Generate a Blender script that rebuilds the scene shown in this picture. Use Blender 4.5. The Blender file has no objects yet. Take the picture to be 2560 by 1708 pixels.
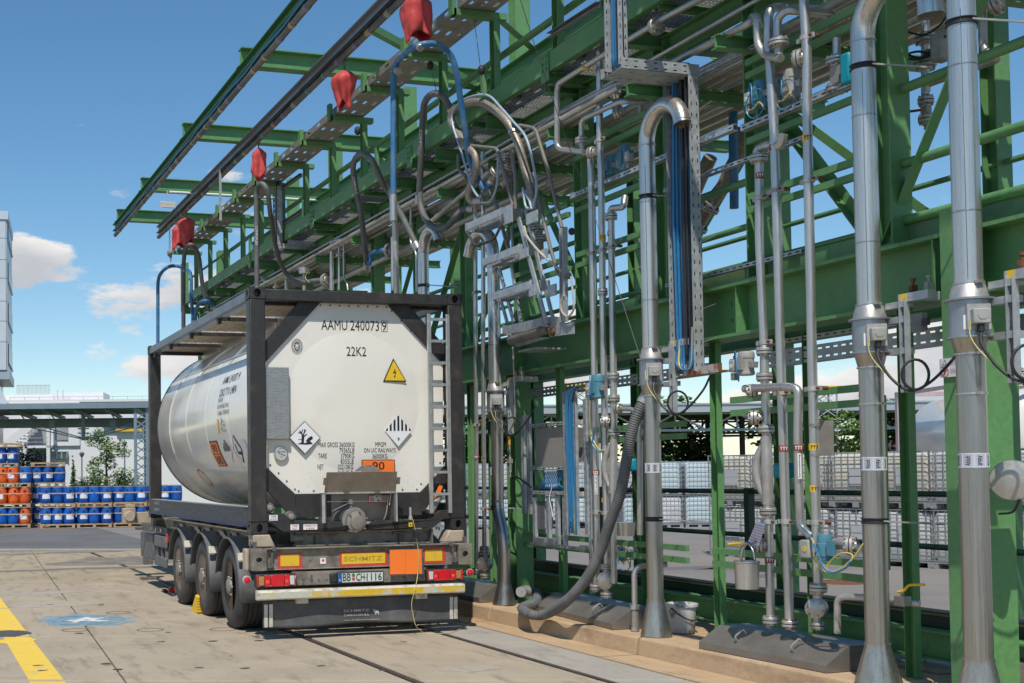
import bpy, bmesh, math, random
from mathutils import Vector as V, Matrix as M
random.seed(7)
R = math.radians
S = bpy.context.scene
C = S.collection

# ---------------------------------------------------------------- camera, sky, sun, exposure
cd = bpy.data.cameras.new('camera'); cam = bpy.data.objects.new('camera', cd); C.objects.link(cam)
cd.sensor_width = 36; cd.lens = 43.372; cd.shift_x = .22672; cd.shift_y = .09501
cd.clip_start = .1; cd.clip_end = 3000
_yw, _pt, _rl = R(-16.721), R(1.751), R(-.596)
_f = V((-math.sin(_yw)*math.cos(_pt), math.cos(_yw)*math.cos(_pt), math.sin(_pt)))
_r = V((math.cos(_yw), math.sin(_yw), 0)); _u = _r.cross(_f)
_r2 = _r*math.cos(_rl)+_u*math.sin(_rl); _u2 = _u*math.cos(_rl)-_r*math.sin(_rl)
m = M((_r2, _u2, -_f)).transposed().to_4x4(); m.translation = (0, 0, 1.70)
cam.matrix_world = m; S.camera = cam

SUN_EL, SUN_AZ = 57, 209          # azimuth the sun stands at, clockwise from +Y
w = bpy.data.worlds.new('World'); S.world = w; w.use_nodes = True
nt = w.node_tree; nt.nodes.clear()
def wn(t, **k):
    n = nt.nodes.new(t)
    for a, b in k.items(): setattr(n, a, b)
    return n
sky = wn('ShaderNodeTexSky', sky_type='NISHITA', sun_disc=False, sun_elevation=R(SUN_EL), sun_rotation=R(SUN_AZ))
sky.altitude = 150; sky.air_density = 1.0; sky.dust_density = .05; sky.ozone_density = 2.0
hsv = wn('ShaderNodeHueSaturation'); hsv.inputs['Hue'].default_value = .494; hsv.inputs['Saturation'].default_value = 1.22; hsv.inputs['Value'].default_value = .74; nt.links.new(sky.outputs[0], hsv.inputs['Color'])
tc = wn('ShaderNodeTexCoord'); sep = wn('ShaderNodeSeparateXYZ'); nt.links.new(tc.outputs['Generated'], sep.inputs[0])
mp = wn('ShaderNodeMapping'); mp.inputs['Scale'].default_value = (1, 1, 2.6); mp.inputs['Location'].default_value = (2.1, .5, .4)
nt.links.new(tc.outputs['Generated'], mp.inputs[0])
n1 = wn('ShaderNodeTexNoise'); n1.inputs['Scale'].default_value = 7.0; n1.inputs['Detail'].default_value = 9; n1.inputs['Roughness'].default_value = .56
nt.links.new(mp.outputs[0], n1.inputs['Vector'])
# cloud cover thins out with height: cumulus low over the horizon, clear above
ele = wn('ShaderNodeMapRange'); ele.inputs[1].default_value = .05; ele.inputs[2].default_value = .31; ele.inputs[3].default_value = .072; ele.inputs[4].default_value = -.15
nt.links.new(sep.outputs[2], ele.inputs[0])
ad = wn('ShaderNodeMath', operation='ADD'); nt.links.new(n1.outputs['Fac'], ad.inputs[0]); nt.links.new(ele.outputs[0], ad.inputs[1])
rp = wn('ShaderNodeMapRange'); rp.interpolation_type = 'SMOOTHSTEP'; rp.inputs[1].default_value = .535; rp.inputs[2].default_value = .60
nt.links.new(ad.outputs[0], rp.inputs[0])
mp2 = wn('ShaderNodeMapping'); mp2.inputs['Scale'].default_value = (1, 1, 2.6); mp2.inputs['Location'].default_value = (2.1, .5, .43)
nt.links.new(tc.outputs['Generated'], mp2.inputs[0])
n2 = wn('ShaderNodeTexNoise'); n2.inputs['Scale'].default_value = 7.0; n2.inputs['Detail'].default_value = 5
nt.links.new(mp2.outputs[0], n2.inputs['Vector'])
cr = wn('ShaderNodeMapRange'); cr.inputs[1].default_value = .42; cr.inputs[2].default_value = .7; cr.inputs[3].default_value = 1; cr.inputs[4].default_value = 0
nt.links.new(n2.outputs['Fac'], cr.inputs[0])
cc = wn('ShaderNodeMix', data_type='RGBA'); cc.inputs[6].default_value = (3.2, 3.35, 3.65, 1); cc.inputs[7].default_value = (5.9, 5.7, 5.5, 1)
nt.links.new(cr.outputs[0], cc.inputs[0])
mx = wn('ShaderNodeMix', data_type='RGBA'); nt.links.new(rp.outputs[0], mx.inputs[0])
nt.links.new(hsv.outputs[0], mx.inputs[6]); nt.links.new(cc.outputs[2], mx.inputs[7])
bg = wn('ShaderNodeBackground'); bg.inputs[1].default_value = .15; nt.links.new(mx.outputs[2], bg.inputs[0])
wo = wn('ShaderNodeOutputWorld'); nt.links.new(bg.outputs[0], wo.inputs[0])

sl = bpy.data.lights.new('sun', 'SUN'); sl.energy = 3.8; sl.angle = R(.53); sl.color = (1, .94, .84)
so = bpy.data.objects.new('sun', sl); C.objects.link(so)
_d = V((math.sin(R(SUN_AZ))*math.cos(R(SUN_EL)), math.cos(R(SUN_AZ))*math.cos(R(SUN_EL)), math.sin(R(SUN_EL))))
so.rotation_euler = (-_d).to_track_quat('-Z', 'Y').to_euler(); so.location = (-20, -40, 60)
S.view_settings.view_transform = 'Standard'; S.view_settings.look = 'None'; S.view_settings.exposure = .15; S.view_settings.gamma = 1
S.view_settings.use_curve_mapping = False

# ---------------------------------------------------------------- mesh helpers
class MB:
    def __init__(s): s.v = []; s.f = []
    def add(s, vs, fs):
        o = len(s.v); s.v += [tuple(p) for p in vs]; s.f += [tuple(i+o for i in f) for f in fs]; return s
    def box(s, c, d, rot=None):
        h = [x/2 for x in d]; vs = []
        for z in (-1, 1):
            for y in (-1, 1):
                for x in (-1, 1):
                    p = V((x*h[0], y*h[1], z*h[2]))
                    if rot is not None: p = rot @ p
                    vs.append(p+V(c))
        return s.add(vs, [(0,2,3,1), (4,5,7,6), (0,1,5,4), (2,6,7,3), (0,4,6,2), (1,3,7,5)])
    def bb(s, a, b):
        return s.box([(a[i]+b[i])/2 for i in range(3)], [abs(b[i]-a[i]) for i in range(3)])
    def frame(s, p0, p1, up=(0, 0, 1)):
        d = (V(p1)-V(p0)).normalized(); u = V(up)
        if abs(d.dot(u)) > .985: u = V((0, 1, 0)) if abs(d.y) < .9 else V((1, 0, 0))
        x = d.cross(u).normalized(); y = x.cross(d).normalized(); return d, x, y
    def prof(s, p0, p1, poly, up=(0, 0, 1)):          # extrude polygon (side, up) from p0 to p1
        d, x, y = s.frame(p0, p1, up); n = len(poly); vs = []
        for p in (p0, p1): vs += [V(p)+x*a+y*b for a, b in poly]
        return s.add(vs, [tuple(range(n))[::-1], tuple(range(n, 2*n))]+[(i, (i+1) % n, n+(i+1) % n, n+i) for i in range(n)])
    def bar(s, p0, p1, w, h, up=(0, 0, 1)):
        return s.prof(p0, p1, [(-w/2, -h/2), (w/2, -h/2), (w/2, h/2), (-w/2, h/2)], up)
    def ib(s, p0, p1, h, w, tf=.012, tw=.008, up=(0, 0, 1)):
        a, b, c = w/2, h/2, tw/2
        return s.prof(p0, p1, [(-a,-b), (a,-b), (a,-b+tf), (c,-b+tf), (c,b-tf), (a,b-tf), (a,b), (-a,b), (-a,b-tf), (-c,b-tf), (-c,-b+tf), (-a,-b+tf)], up)
    def ch(s, p0, p1, h, w, t=.008, up=(0, 0, 1), flip=1):   # channel, web on the -side
        f = flip
        P = [(0,-h/2), (w*f,-h/2), (w*f,-h/2+t), (t*f,-h/2+t), (t*f,h/2-t), (w*f,h/2-t), (w*f,h/2), (0,h/2)]
        return s.prof(p0, p1, P if f > 0 else P[::-1], up)
    def ang(s, p0, p1, w, t=.006, up=(0, 0, 1), f=1):
        P = [(0,0), (w*f,0), (w*f,t), (t*f,t), (t*f,w), (0,w)]
        return s.prof(p0, p1, P if f > 0 else P[::-1], up)
    def tube(s, pts, r, n=10, caps=True):
        pts = [V(p) for p in pts]; k = len(pts); rr = r if isinstance(r, (list, tuple)) else [r]*k
        t0 = (pts[1]-pts[0]).normalized(); u = V((0, 0, 1)) if abs(t0.z) < .9 else V((1, 0, 0))
        x = t0.cross(u).normalized(); vs = []; fs = []
        for i, p in enumerate(pts):
            t = (pts[min(i+1, k-1)]-pts[max(i-1, 0)]).normalized()
            x = (x-t*x.dot(t)).normalized(); y = t.cross(x)
            sc = 1.0
            if 0 < i < k-1:
                c = (pts[i]-pts[i-1]).normalized().dot((pts[i+1]-pts[i]).normalized()); sc = 1
            for j in range(n):
                a = 2*math.pi*j/n; vs.append(p+(x*math.cos(a)+y*math.sin(a))*rr[i]*sc)
        for i in range(k-1):
            for j in range(n):
                a = i*n+j; b = i*n+(j+1) % n; fs.append((a, b, b+n, a+n))
        if caps: fs += [tuple(range(n))[::-1], tuple(range((k-1)*n, k*n))]
        return s.add(vs, fs)
    def cyl(s, p0, p1, r, n=14, r2=None):
        return s.tube([p0, p1], [r, r if r2 is None else r2], n)
    def lathe(s, c, ax, pr, n=20):                    # profile (radius, height along axis)
        c = V(c); ax = V(ax).normalized(); pts = [c+ax*h for _, h in pr]
        u = V((0, 0, 1)) if abs(ax.z) < .9 else V((1, 0, 0)); x = ax.cross(u).normalized(); y = ax.cross(x); vs = []; fs = []
        for (r, h), p in zip(pr, pts):
            for j in range(n):
                a = 2*math.pi*j/n; vs.append(p+(x*math.cos(a)+y*math.sin(a))*max(r, 1e-4))
        k = len(pr)
        for i in range(k-1):
            for j in range(n):
                a = i*n+j; b = i*n+(j+1) % n; fs.append((a, a+n, b+n, b))
        fs += [tuple(range(n)), tuple(range((k-1)*n, k*n))[::-1]]
        return s.add(vs, fs)
    def ell(s, c, r, n=12, k=8, rot=None):
        vs = []; fs = []
        for i in range(k+1):
            th = math.pi*i/k
            for j in range(n):
                a = 2*math.pi*j/n; p = V((r[0]*math.sin(th)*math.cos(a), r[1]*math.sin(th)*math.sin(a), r[2]*math.cos(th)))
                if rot is not None: p = rot @ p
                vs.append(p+V(c))
        for i in range(k):
            for j in range(n):
                a = i*n+j; b = i*n+(j+1) % n; fs.append((a, a+n, b+n, b))
        return s.add(vs, fs)
    def poly(s, pts, d):                              # planar polygon thickened by vector d
        n = len(pts); d = V(d); vs = [V(p) for p in pts]+[V(p)+d for p in pts]
        return s.add(vs, [tuple(range(n)), tuple(range(n, 2*n))[::-1]]+[(i, n+i, n+(i+1) % n, (i+1) % n) for i in range(n)])
    def mesh(s, name, mt, smooth=True, ang=38):
        me = bpy.data.meshes.new(name); me.from_pydata(s.v, [], s.f); me.update()
        if smooth:
            me.polygons.foreach_set('use_smooth', [True]*len(me.polygons)); me.set_sharp_from_angle(angle=R(ang))
        if mt is not None: me.materials.append(mt)
        return me
    def build(s, name, mt, parent=None, smooth=True, fix=True, ang=38):
        if fix:
            bm = bmesh.new(); me = s.mesh(name, None, False); bm.from_mesh(me)
            bmesh.ops.recalc_face_normals(bm, faces=bm.faces); bm.to_mesh(me); bm.free()
            if smooth:
                me.polygons.foreach_set('use_smooth', [True]*len(me.polygons)); me.set_sharp_from_angle(angle=R(ang))
            me.materials.append(mt)
        else: me = s.mesh(name, mt, smooth, ang)
        return inst(name, me, parent)
def inst(name, me, parent=None, loc=None, rot=None, scale=None):
    o = bpy.data.objects.new(name, me); C.objects.link(o)
    if parent is not None: o.parent = parent
    if loc is not None: o.location = loc
    if rot is not None: o.rotation_euler = rot
    if scale is not None: o.scale = scale
    return o
def tag(o, label=None, cat=None, group=None, kind=None):
    if label: o['label'] = label
    if cat: o['category'] = cat
    if group: o['group'] = group
    if kind: o['kind'] = kind
    return o
def thing(name, label, cat, loc=(0, 0, 0), rz=0, group=None):
    o = bpy.data.objects.new(name, None); C.objects.link(o); o.location = loc; o.rotation_euler = (0, 0, rz); o.empty_display_size = .1
    return tag(o, label, cat, group)
def kids(o): return [c for c in bpy.data.objects if c.parent == o]
KID = {}
def dup(root, loc, rz=0, label=None, rot=None, tree=None):
    if root.name not in KID: KID[root.name] = [(c, kids(c)) for c in kids(root)]
    r = root.copy(); C.objects.link(r); r.location = loc; r.rotation_euler = rot or (0, 0, rz)
    if label: r['label'] = label
    for c, g in KID[root.name]:
        n = c.copy(); C.objects.link(n); n.parent = r
        for d in g:
            q = d.copy(); C.objects.link(q); q.parent = n
    return r
def bevel(o, w=.004, seg=2):
    b = o.modifiers.new('bevel', 'BEVEL'); b.width = w; b.segments = seg; b.limit_method = 'ANGLE'; b.angle_limit = R(40); return o
def fillet(pts, r, n=6):
    pts = [V(p) for p in pts]; out = [pts[0]]
    for i in range(1, len(pts)-1):
        a, b, c = pts[i-1], pts[i], pts[i+1]; d1 = (a-b); d2 = (c-b); l = min(r, d1.length*.49, d2.length*.49)
        d1.normalize(); d2.normalize(); p, q = b+d1*l, b+d2*l
        for k in range(n+1):
            t = k/n; out.append(p*(1-t)**2+b*2*t*(1-t)+q*t*t)
    return out+[pts[-1]]
def smooth_path(pts, n=8):                            # Catmull-Rom
    P = [V(p) for p in pts]; P = [P[0]*2-P[1]]+P+[P[-1]*2-P[-2]]; out = []
    for i in range(1, len(P)-2):
        a, b, c, d = P[i-1:i+3]
        for k in range(n):
            t = k/n; out.append(.5*((2*b)+(c-a)*t+(2*a-5*b+4*c-d)*t*t+(3*b-a-3*c+d)*t**3))
    return out+[P[-2]]
def circ(c, r, n, a0=0, a1=2*math.pi, ax='y'):
    o = []
    for i in range(n):
        t = a0+(a1-a0)*i/n; a, b = r*math.cos(t), r*math.sin(t)
        o.append((c[0]+a, c[1], c[2]+b) if ax == 'y' else (c[0]+a, c[1]+b, c[2]) if ax == 'z' else (c[0], c[1]+a, c[2]+b))
    return o
# lettering: every entry is (string, lower left, upper right) on the plane Y = const, read from -Y
def lettering(name, items, mt, parent, thick=.0015, wrap=None, ax='y', bold=.012):
    for st, p0, p1 in items:
        mb = MB()
        cu = bpy.data.curves.new('t', 'FONT'); cu.body = st; cu.resolution_u = 2; cu.offset = bold
        ob = bpy.data.objects.new('t', cu); me = bpy.data.meshes.new_from_object(ob)
        vs = [v.co for v in me.vertices]
        if vs:
            x0 = min(v.x for v in vs); x1 = max(v.x for v in vs); y0 = min(v.y for v in vs); y1 = max(v.y for v in vs)
            p0, p1 = V(p0), V(p1); pts = []
            for v in vs:
                a = (v.x-x0)/(x1-x0); b = (v.y-y0)/(y1-y0)
                if ax == 'y': q = V((p0.x+(p1.x-p0.x)*a, p0.y+(p1.y-p0.y)*a, p0.z+(p1.z-p0.z)*b))
                else: q = V((p0.x+(p1.x-p0.x)*b, p0.y+(p1.y-p0.y)*a, p0.z+(p1.z-p0.z)*b))
                pts.append(wrap(q) if wrap else q)
            mb.add(pts, [tuple(p.vertices) for p in me.polygons])
        bpy.data.objects.remove(ob); bpy.data.curves.remove(cu); bpy.data.meshes.remove(me)
        r_ = mb.build(name, mt, parent, smooth=False, fix=False)
    return r_

# ---------------------------------------------------------------- materials
MT = {}
def pm(name, col, rough=.5, metal=0, col2=None, sc=3, lo=.45, hi=.65, var=.12, vsc=18, bump=0, bsc=60, stretch=(1, 1, 1), spec=.5, rvar=.12, rnd=0, coat=0, world=False, trans=0, rust=None):
    mt = bpy.data.materials.new(name); mt.use_nodes = True; t = mt.node_tree; N = t.nodes; L = t.links; b = N['Principled BSDF']
    def nn(ty, **k):
        n = N.new(ty)
        for a, c in k.items(): setattr(n, a, c)
        return n
    tcn = nn('ShaderNodeTexCoord'); mpn = nn('ShaderNodeMapping'); mpn.inputs['Scale'].default_value = stretch
    if world:
        ge = nn('ShaderNodeNewGeometry'); L.new(ge.outputs['Position'], mpn.inputs[0])
    else: L.new(tcn.outputs['Object'], mpn.inputs[0])
    vn = nn('ShaderNodeTexNoise'); vn.inputs['Scale'].default_value = vsc; vn.inputs['Detail'].default_value = 6; vn.inputs['Roughness'].default_value = .62
    L.new(mpn.outputs[0], vn.inputs['Vector'])
    src = None
    if col2 is not None:
        dn = nn('ShaderNodeTexNoise'); dn.inputs['Scale'].default_value = sc; dn.inputs['Detail'].default_value = 8; dn.inputs['Roughness'].default_value = .65
        L.new(mpn.outputs[0], dn.inputs['Vector'])
        mr = nn('ShaderNodeMapRange'); mr.inputs[1].default_value = lo; mr.inputs[2].default_value = hi; L.new(dn.outputs['Fac'], mr.inputs[0])
        mi = nn('ShaderNodeMix', data_type='RGBA'); mi.inputs[6].default_value = (*col, 1); mi.inputs[7].default_value = (*col2, 1)
        L.new(mr.outputs[0], mi.inputs[0]); src = mi.outputs[2]
    if rust:
        rc, rs, rl, rh = rust; rn = nn('ShaderNodeTexNoise'); rn.inputs['Scale'].default_value = rs; rn.inputs['Detail'].default_value = 9; rn.inputs['Roughness'].default_value = .72; L.new(mpn.outputs[0], rn.inputs['Vector'])
        rm_ = nn('ShaderNodeMapRange'); rm_.inputs[1].default_value = rl; rm_.inputs[2].default_value = rh; L.new(rn.outputs['Fac'], rm_.inputs[0]); r2 = nn('ShaderNodeMix', data_type='RGBA'); L.new(rm_.outputs[0], r2.inputs[0]); r2.inputs[7].default_value = (*rc, 1)
        if src: L.new(src, r2.inputs[6])
        else: r2.inputs[6].default_value = (*col, 1)
        src = r2.outputs[2]
    vr = nn('ShaderNodeMapRange'); vr.inputs[1].default_value = .25; vr.inputs[2].default_value = .75; vr.inputs[3].default_value = 1-var; vr.inputs[4].default_value = 1+var
    L.new(vn.outputs['Fac'], vr.inputs[0])
    hs = nn('ShaderNodeHueSaturation')
    if src: L.new(src, hs.inputs['Color'])
    else: hs.inputs['Color'].default_value = (*col, 1)
    if rnd:
        oi = nn('ShaderNodeObjectInfo'); rr = nn('ShaderNodeMapRange'); rr.inputs[3].default_value = 1-rnd; rr.inputs[4].default_value = 1+rnd
        L.new(oi.outputs['Random'], rr.inputs[0]); mu = nn('ShaderNodeMath', operation='MULTIPLY'); L.new(rr.outputs[0], mu.inputs[0]); L.new(vr.outputs[0], mu.inputs[1]); L.new(mu.outputs[0], hs.inputs['Value'])
    else: L.new(vr.outputs[0], hs.inputs['Value'])
    L.new(hs.outputs[0], b.inputs['Base Color'])
    rm = nn('ShaderNodeMapRange'); rm.inputs[1].default_value = .3; rm.inputs[2].default_value = .7; rm.inputs[3].default_value = max(.03, rough-rvar); rm.inputs[4].default_value = min(1, rough+rvar)
    L.new(vn.outputs['Fac'], rm.inputs[0]); L.new(rm.outputs[0], b.inputs['Roughness'])
    b.inputs['Metallic'].default_value = metal; b.inputs['Specular IOR Level'].default_value = spec
    if coat: b.inputs['Coat Weight'].default_value = coat; b.inputs['Coat Roughness'].default_value = .12
    if trans: b.inputs['Transmission Weight'].default_value = trans
    if bump:
        bn = nn('ShaderNodeTexNoise'); bn.inputs['Scale'].default_value = bsc; bn.inputs['Detail'].default_value = 5; L.new(mpn.outputs[0], bn.inputs['Vector'])
        bu = nn('ShaderNodeBump'); bu.inputs['Strength'].default_value = bump; bu.inputs['Distance'].default_value = .01
        L.new(bn.outputs['Fac'], bu.inputs['Height']); L.new(bu.outputs[0], b.inputs['Normal'])
    MT[name] = mt; return mt
STEEL = pm('stainless_steel', (.56, .54, .51), .36, .8, col2=(.43, .40, .37), sc=2.2, lo=.4, hi=.75, var=.10, vsc=9, stretch=(14, 14, 1.0), rvar=.1)
STEELM = pm('matt_stainless', (.50, .48, .45), .46, .65, col2=(.36, .32, .28), sc=3, lo=.45, hi=.75, var=.12, vsc=14, rvar=.12)
STEELD = pm('weathered_steel', (.33, .31, .28), .55, .5, col2=(.22, .17, .13), sc=4, lo=.48, hi=.75, var=.15, vsc=16)
GALV = pm('galvanised_steel', (.48, .50, .51), .5, .45, col2=(.36, .38, .40), sc=9, lo=.4, hi=.65, var=.13, vsc=24)
GALVW = pm('dull_galvanised', (.46, .46, .45), .6, .35, col2=(.34, .33, .31), sc=5, var=.1)
GREEN = pm('green_paint', (.118, .272, .100), .5, 0, col2=(.090, .218, .084), sc=1.6, lo=.38, hi=.7, var=.14, vsc=22, bump=.06, bsc=30, rust=((.21, .27, .15), 2.6, .60, .74))
GREENW = pm('worn_green_paint', (.110, .265, .092), .55, 0, col2=(.23, .26, .20), sc=7, lo=.62, hi=.74, var=.16, vsc=22, bump=.1, bsc=40, rust=((.16, .09, .045), 9, .66, .74))
GREEND = pm('dark_green_paint', (.018, .05, .03), .5, 0, var=.2)
GREENO = pm('olive_green_paint', (.12, .21, .10), .55, 0, col2=(.09, .16, .08), sc=3, var=.12)
BLACK = pm('black_paint', (.032, .030, .030), .42, 0, rust=((.13, .07, .04), 14, .68, .76), col2=(.06, .05, .044), sc=5, lo=.5, hi=.7, var=.2, vsc=12, bump=.04)
RUST = pm('rust', (.20, .075, .03), .85, 0, col2=(.09, .04, .025), sc=12, var=.25, bump=.3)
RUBBER = pm('rubber', (.035, .034, .033), .75, 0, col2=(.085, .078, .07), sc=2.5, lo=.4, hi=.7, var=.2, bump=.1)
RUBBERB = pm('black_rubber', (.022, .022, .024), .6, 0, var=.2)
TANKW = pm('white_tank_paint', (.76, .735, .67), .16, 0, col2=(.62, .58, .50), sc=1.6, lo=.50, hi=1.0, var=.012, vsc=3, rvar=.03, spec=.6)
WHITE = pm('white_paint', (.78, .77, .74), .5, var=.04)
PRINT = pm('black_print', (.018, .018, .022), .5, var=.1)
YEL = pm('yellow_plastic', (.78, .50, .02), .5, var=.08)
YELP = pm('yellow_film', (.72, .47, .03), .4, col2=(.55, .40, .08), sc=14, lo=.55, hi=.7, var=.05)
RED = pm('red_lens', (.60, .012, .02), .18, var=.06, spec=.6)
REDF = pm('red_film', (.55, .06, .05), .45, var=.1)
AMB = pm('amber_lens', (.42, .20, .07), .25, var=.06)
ORA = pm('orange_film', (.90, .20, .025), .5, var=.03)
REDB = pm('red_tarpaulin', (.62, .075, .07), .7, 0, rust=((.58, .16, .14), 4, .55, .7), col2=(.42, .03, .035), sc=5, lo=.4, hi=.7, var=.14, bump=.5, bsc=9)
BLUEP = pm('blue_plastic', (.006, .10, .42), .38, 0, var=.08, rnd=.16)
ORAP = pm('orange_plastic', (.72, .12, .02), .45, 0, var=.08, rnd=.12)
BLUEH = pm('blue_hose_rubber', (.03, .15, .34), .5, 0, col2=(.10, .20, .32), sc=6, var=.12)
GREYH = pm('grey_hose_rubber', (.105, .108, .11), .6, 0, col2=(.155, .155, .155), sc=5, var=.12)
BLUEC = pm('blue_cable', (.025, .17, .36), .45, var=.15)
BLACKC = pm('black_cable', (.02, .02, .022), .5, var=.1)
YELC = pm('yellow_cable', (.58, .50, .14), .5, var=.1)
TEAL = pm('teal_enamel', (.07, .22, .29), .42, 0, col2=(.10, .26, .32), sc=6, var=.08)
GREYP = pm('grey_enamel', (.36, .36, .34), .5, 0, col2=(.26, .25, .22), sc=7, var=.1)
BOXG = pm('taupe_panel', (.30, .275, .25), .5, 0, var=.04)
WOOD = pm('pallet_wood', (.48, .34, .20), .8, 0, col2=(.33, .22, .13), sc=6, var=.16, rnd=.12, bump=.1)


# ================================================================ setting: ground, slabs, kerb
def concrete(name, c1, c2, c3):
    mt = pm(name, c1, .85, 0, col2=c2, sc=.9, lo=.38, hi=.68, var=.17, vsc=55, bump=.25, bsc=160, world=True, spec=.3)
    t = mt.node_tree; N = t.nodes; L = t.links; hs = [n for n in N if n.type == 'HUE_SAT'][0]
    src = hs.inputs['Color'].links[0].from_socket
    ge = N.new('ShaderNodeNewGeometry'); a = N.new('ShaderNodeTexNoise'); a.inputs['Scale'].default_value = 3.1; a.inputs['Detail'].default_value = 7; a.inputs['Roughness'].default_value = .7
    mpn = N.new('ShaderNodeMapping'); mpn.inputs['Scale'].default_value = (1.6, .35, 1); L.new(ge.outputs['Position'], mpn.inputs[0]); L.new(mpn.outputs[0], a.inputs['Vector'])
    r = N.new('ShaderNodeMapRange'); r.inputs[1].default_value = .52; r.inputs[2].default_value = .70; L.new(a.outputs['Fac'], r.inputs[0])
    mi = N.new('ShaderNodeMix'); mi.data_type = 'RGBA'; L.new(r.outputs[0], mi.inputs[0]); L.new(src, mi.inputs[6]); mi.inputs[7].default_value = (*c3, 1); L.new(mi.outputs[2], hs.inputs['Color'])
    return mt
CONC = concrete('slab_concrete', (.415, .348, .262), (.34, .282, .208), (.245, .20, .148))
CONC2 = concrete('stained_concrete', (.42, .34, .235), (.32, .255, .18), (.175, .145, .115))
CONCP = concrete('pale_concrete', (.385, .355, .31), (.32, .292, .255), (.26, .235, .20))
CONCQ = concrete('patch_concrete', (.41, .36, .295), (.35, .30, .24), (.27, .225, .175))
CONCK = concrete('kerb_concrete', (.50, .36, .225), (.42, .285, .17), (.30, .205, .125))
ASPH = pm('asphalt', (.155, .15, .15), .9, 0, col2=(.115, .11, .11), sc=.35, var=.16, vsc=45, bump=.2, bsc=120, world=True, spec=.3)
ASPHL = pm('pale_yard_asphalt', (.235, .215, .20), .9, 0, col2=(.19, .175, .165), sc=.3, var=.12, vsc=40, bump=.2, bsc=120, world=True, spec=.3)
TAR = pm('joint_filler', (.075, .065, .055), .9, var=.3, vsc=30)
IRON = pm('cast_iron', (.13, .125, .12), .7, .3, var=.25, vsc=40, bump=.3)
tag(MB().bb((-900, -300, -.5), (900, 1500, -.024)).build('ground', TAR, fix=False), kind='structure')
yard = MB().bb((6.2, -40, -.4), (120, 120, -.012)).build('yard', ASPHL, fix=False); tag(yard, kind='structure')
road = MB().poly([(-60, 61.5, -.2), (6.18, 28.0, -.2), (6.18, 60, -.2), (-60, 93, -.2)], (0, 0, .19)).build('road', ASPH); tag(road, kind='structure')
# concrete slabs: rows run slightly askew to the rack, as the joints in the yard do
pav = MB().bb((-40, -6, -.3), (6.19, 31, -.018)).build('pavement', TAR, fix=False); tag(pav, kind='structure')
SH = -.36
def yl(x, y0): return y0+(x-1.0)*SH
rows = [(-2, 1.35, CONC), (1.35, 4.4, CONC), (4.4, 7.4, CONC), (7.4, 10.62, CONC), (10.62, 13.68, CONC), (13.68, 16.75, CONC), (16.75, 20.6, CONC), (20.6, 24.9, CONC2), (24.9, 30.2, CONC2)]
def jx(y, k): return (-12+4.4*k) if k < 3 else (1.18+.052*y if k == 3 else [0, 0, 0, 0, 3.95, 4.09, 5.37, 5.51][k])
cols_ = [(-12.0, -7.6), (-7.6, -3.2), (-3.2, 1.18), (1.18, 3.955), (4.045, 5.43), (5.52, 6.098)]
g = .012
for ri, (ya, yb, mt) in enumerate(rows):
    for ci, (xa, xb) in enumerate(cols_):
        def q(x, y, sgn):
            xx = x+(.052*y if abs(x-1.18) < 1e-6 else 0)
            xx += sgn*g*.6; return xx
        pts = []
        for x, y, sx, sy in ((xa, ya, 1, 1), (xb, ya, -1, 1), (xb, yb, -1, -1), (xa, yb, 1, -1)):
            xx = q(x, y, sx); pts.append((xx, yl(xx, y)+sy*g, -.14))
        mm = CONCP if ci == 5 else mt
        bevel(MB().poly(pts, (0, 0, .14)).build('concrete_slab', mm, pav, smooth=False), .006, 1)
# rails sunk in the slabs
RAILM = pm('rail_steel', (.11, .085, .07), .6, .4, col2=(.07, .05, .04), sc=8, var=.2)
for x0 in (3.97, 5.445):
    tr = MB().bb((x0, -4, -.1), (x0+.03, 28, .002)).bb((x0+.046, -4, -.1), (x0+.062, 28, -.004)).build('rail', RAILM, pav)
# yellow line with its wear
YLINE = pm('yellow_road_paint', (.78, .53, .07), .8, 0, col2=(.52, .42, .22), sc=3.2, lo=.56, hi=.70, var=.16, vsc=60, world=True, bump=.2)
for ya, yb in ((-2, 1.3), (1.4, 4.35), (4.45, 7.35), (7.45, 10.56), (10.68, 13.62), (13.74, 16.69), (16.81, 19.2)):
    pts = [(.965, yl(.965, ya), 0), (1.245, yl(1.245, ya), 0), (1.245, yl(1.245, yb), 0), (.965, yl(.965, yb), 0)]
    MB().poly(pts, (0, 0, .004)).build('yellow_line', YLINE, pav, smooth=False)
def disc(name, mt, c, r, z, h=.004, n=24, parent=pav, sy=1):
    return MB().poly([(c[0]+r*math.cos(2*math.pi*i/n)*(1+.0*i), c[1]+r*sy*math.sin(2*math.pi*i/n), z) for i in range(n)], (0, 0, h)).build(name, mt, parent, smooth=False)
def blob(name, mt, c, rx, ry, z, seed, parent=pav, h=.003, n=34, rough=.22):
    rr = random.Random(seed); ph = [rr.uniform(0, 6.28) for _ in range(5)]; pts = []
    for i in range(n):
        a = 2*math.pi*i/n; k = 1+rough*(.5*math.sin(2*a+ph[0])+.4*math.sin(3*a+ph[1])+.3*math.sin(5*a+ph[2])+.2*math.sin(9*a+ph[3]))
        pts.append((c[0]+rx*k*math.cos(a), c[1]+ry*k*math.sin(a), z))
    return MB().poly(pts, (0, 0, h)).build(name, mt, parent, smooth=False)
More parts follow.
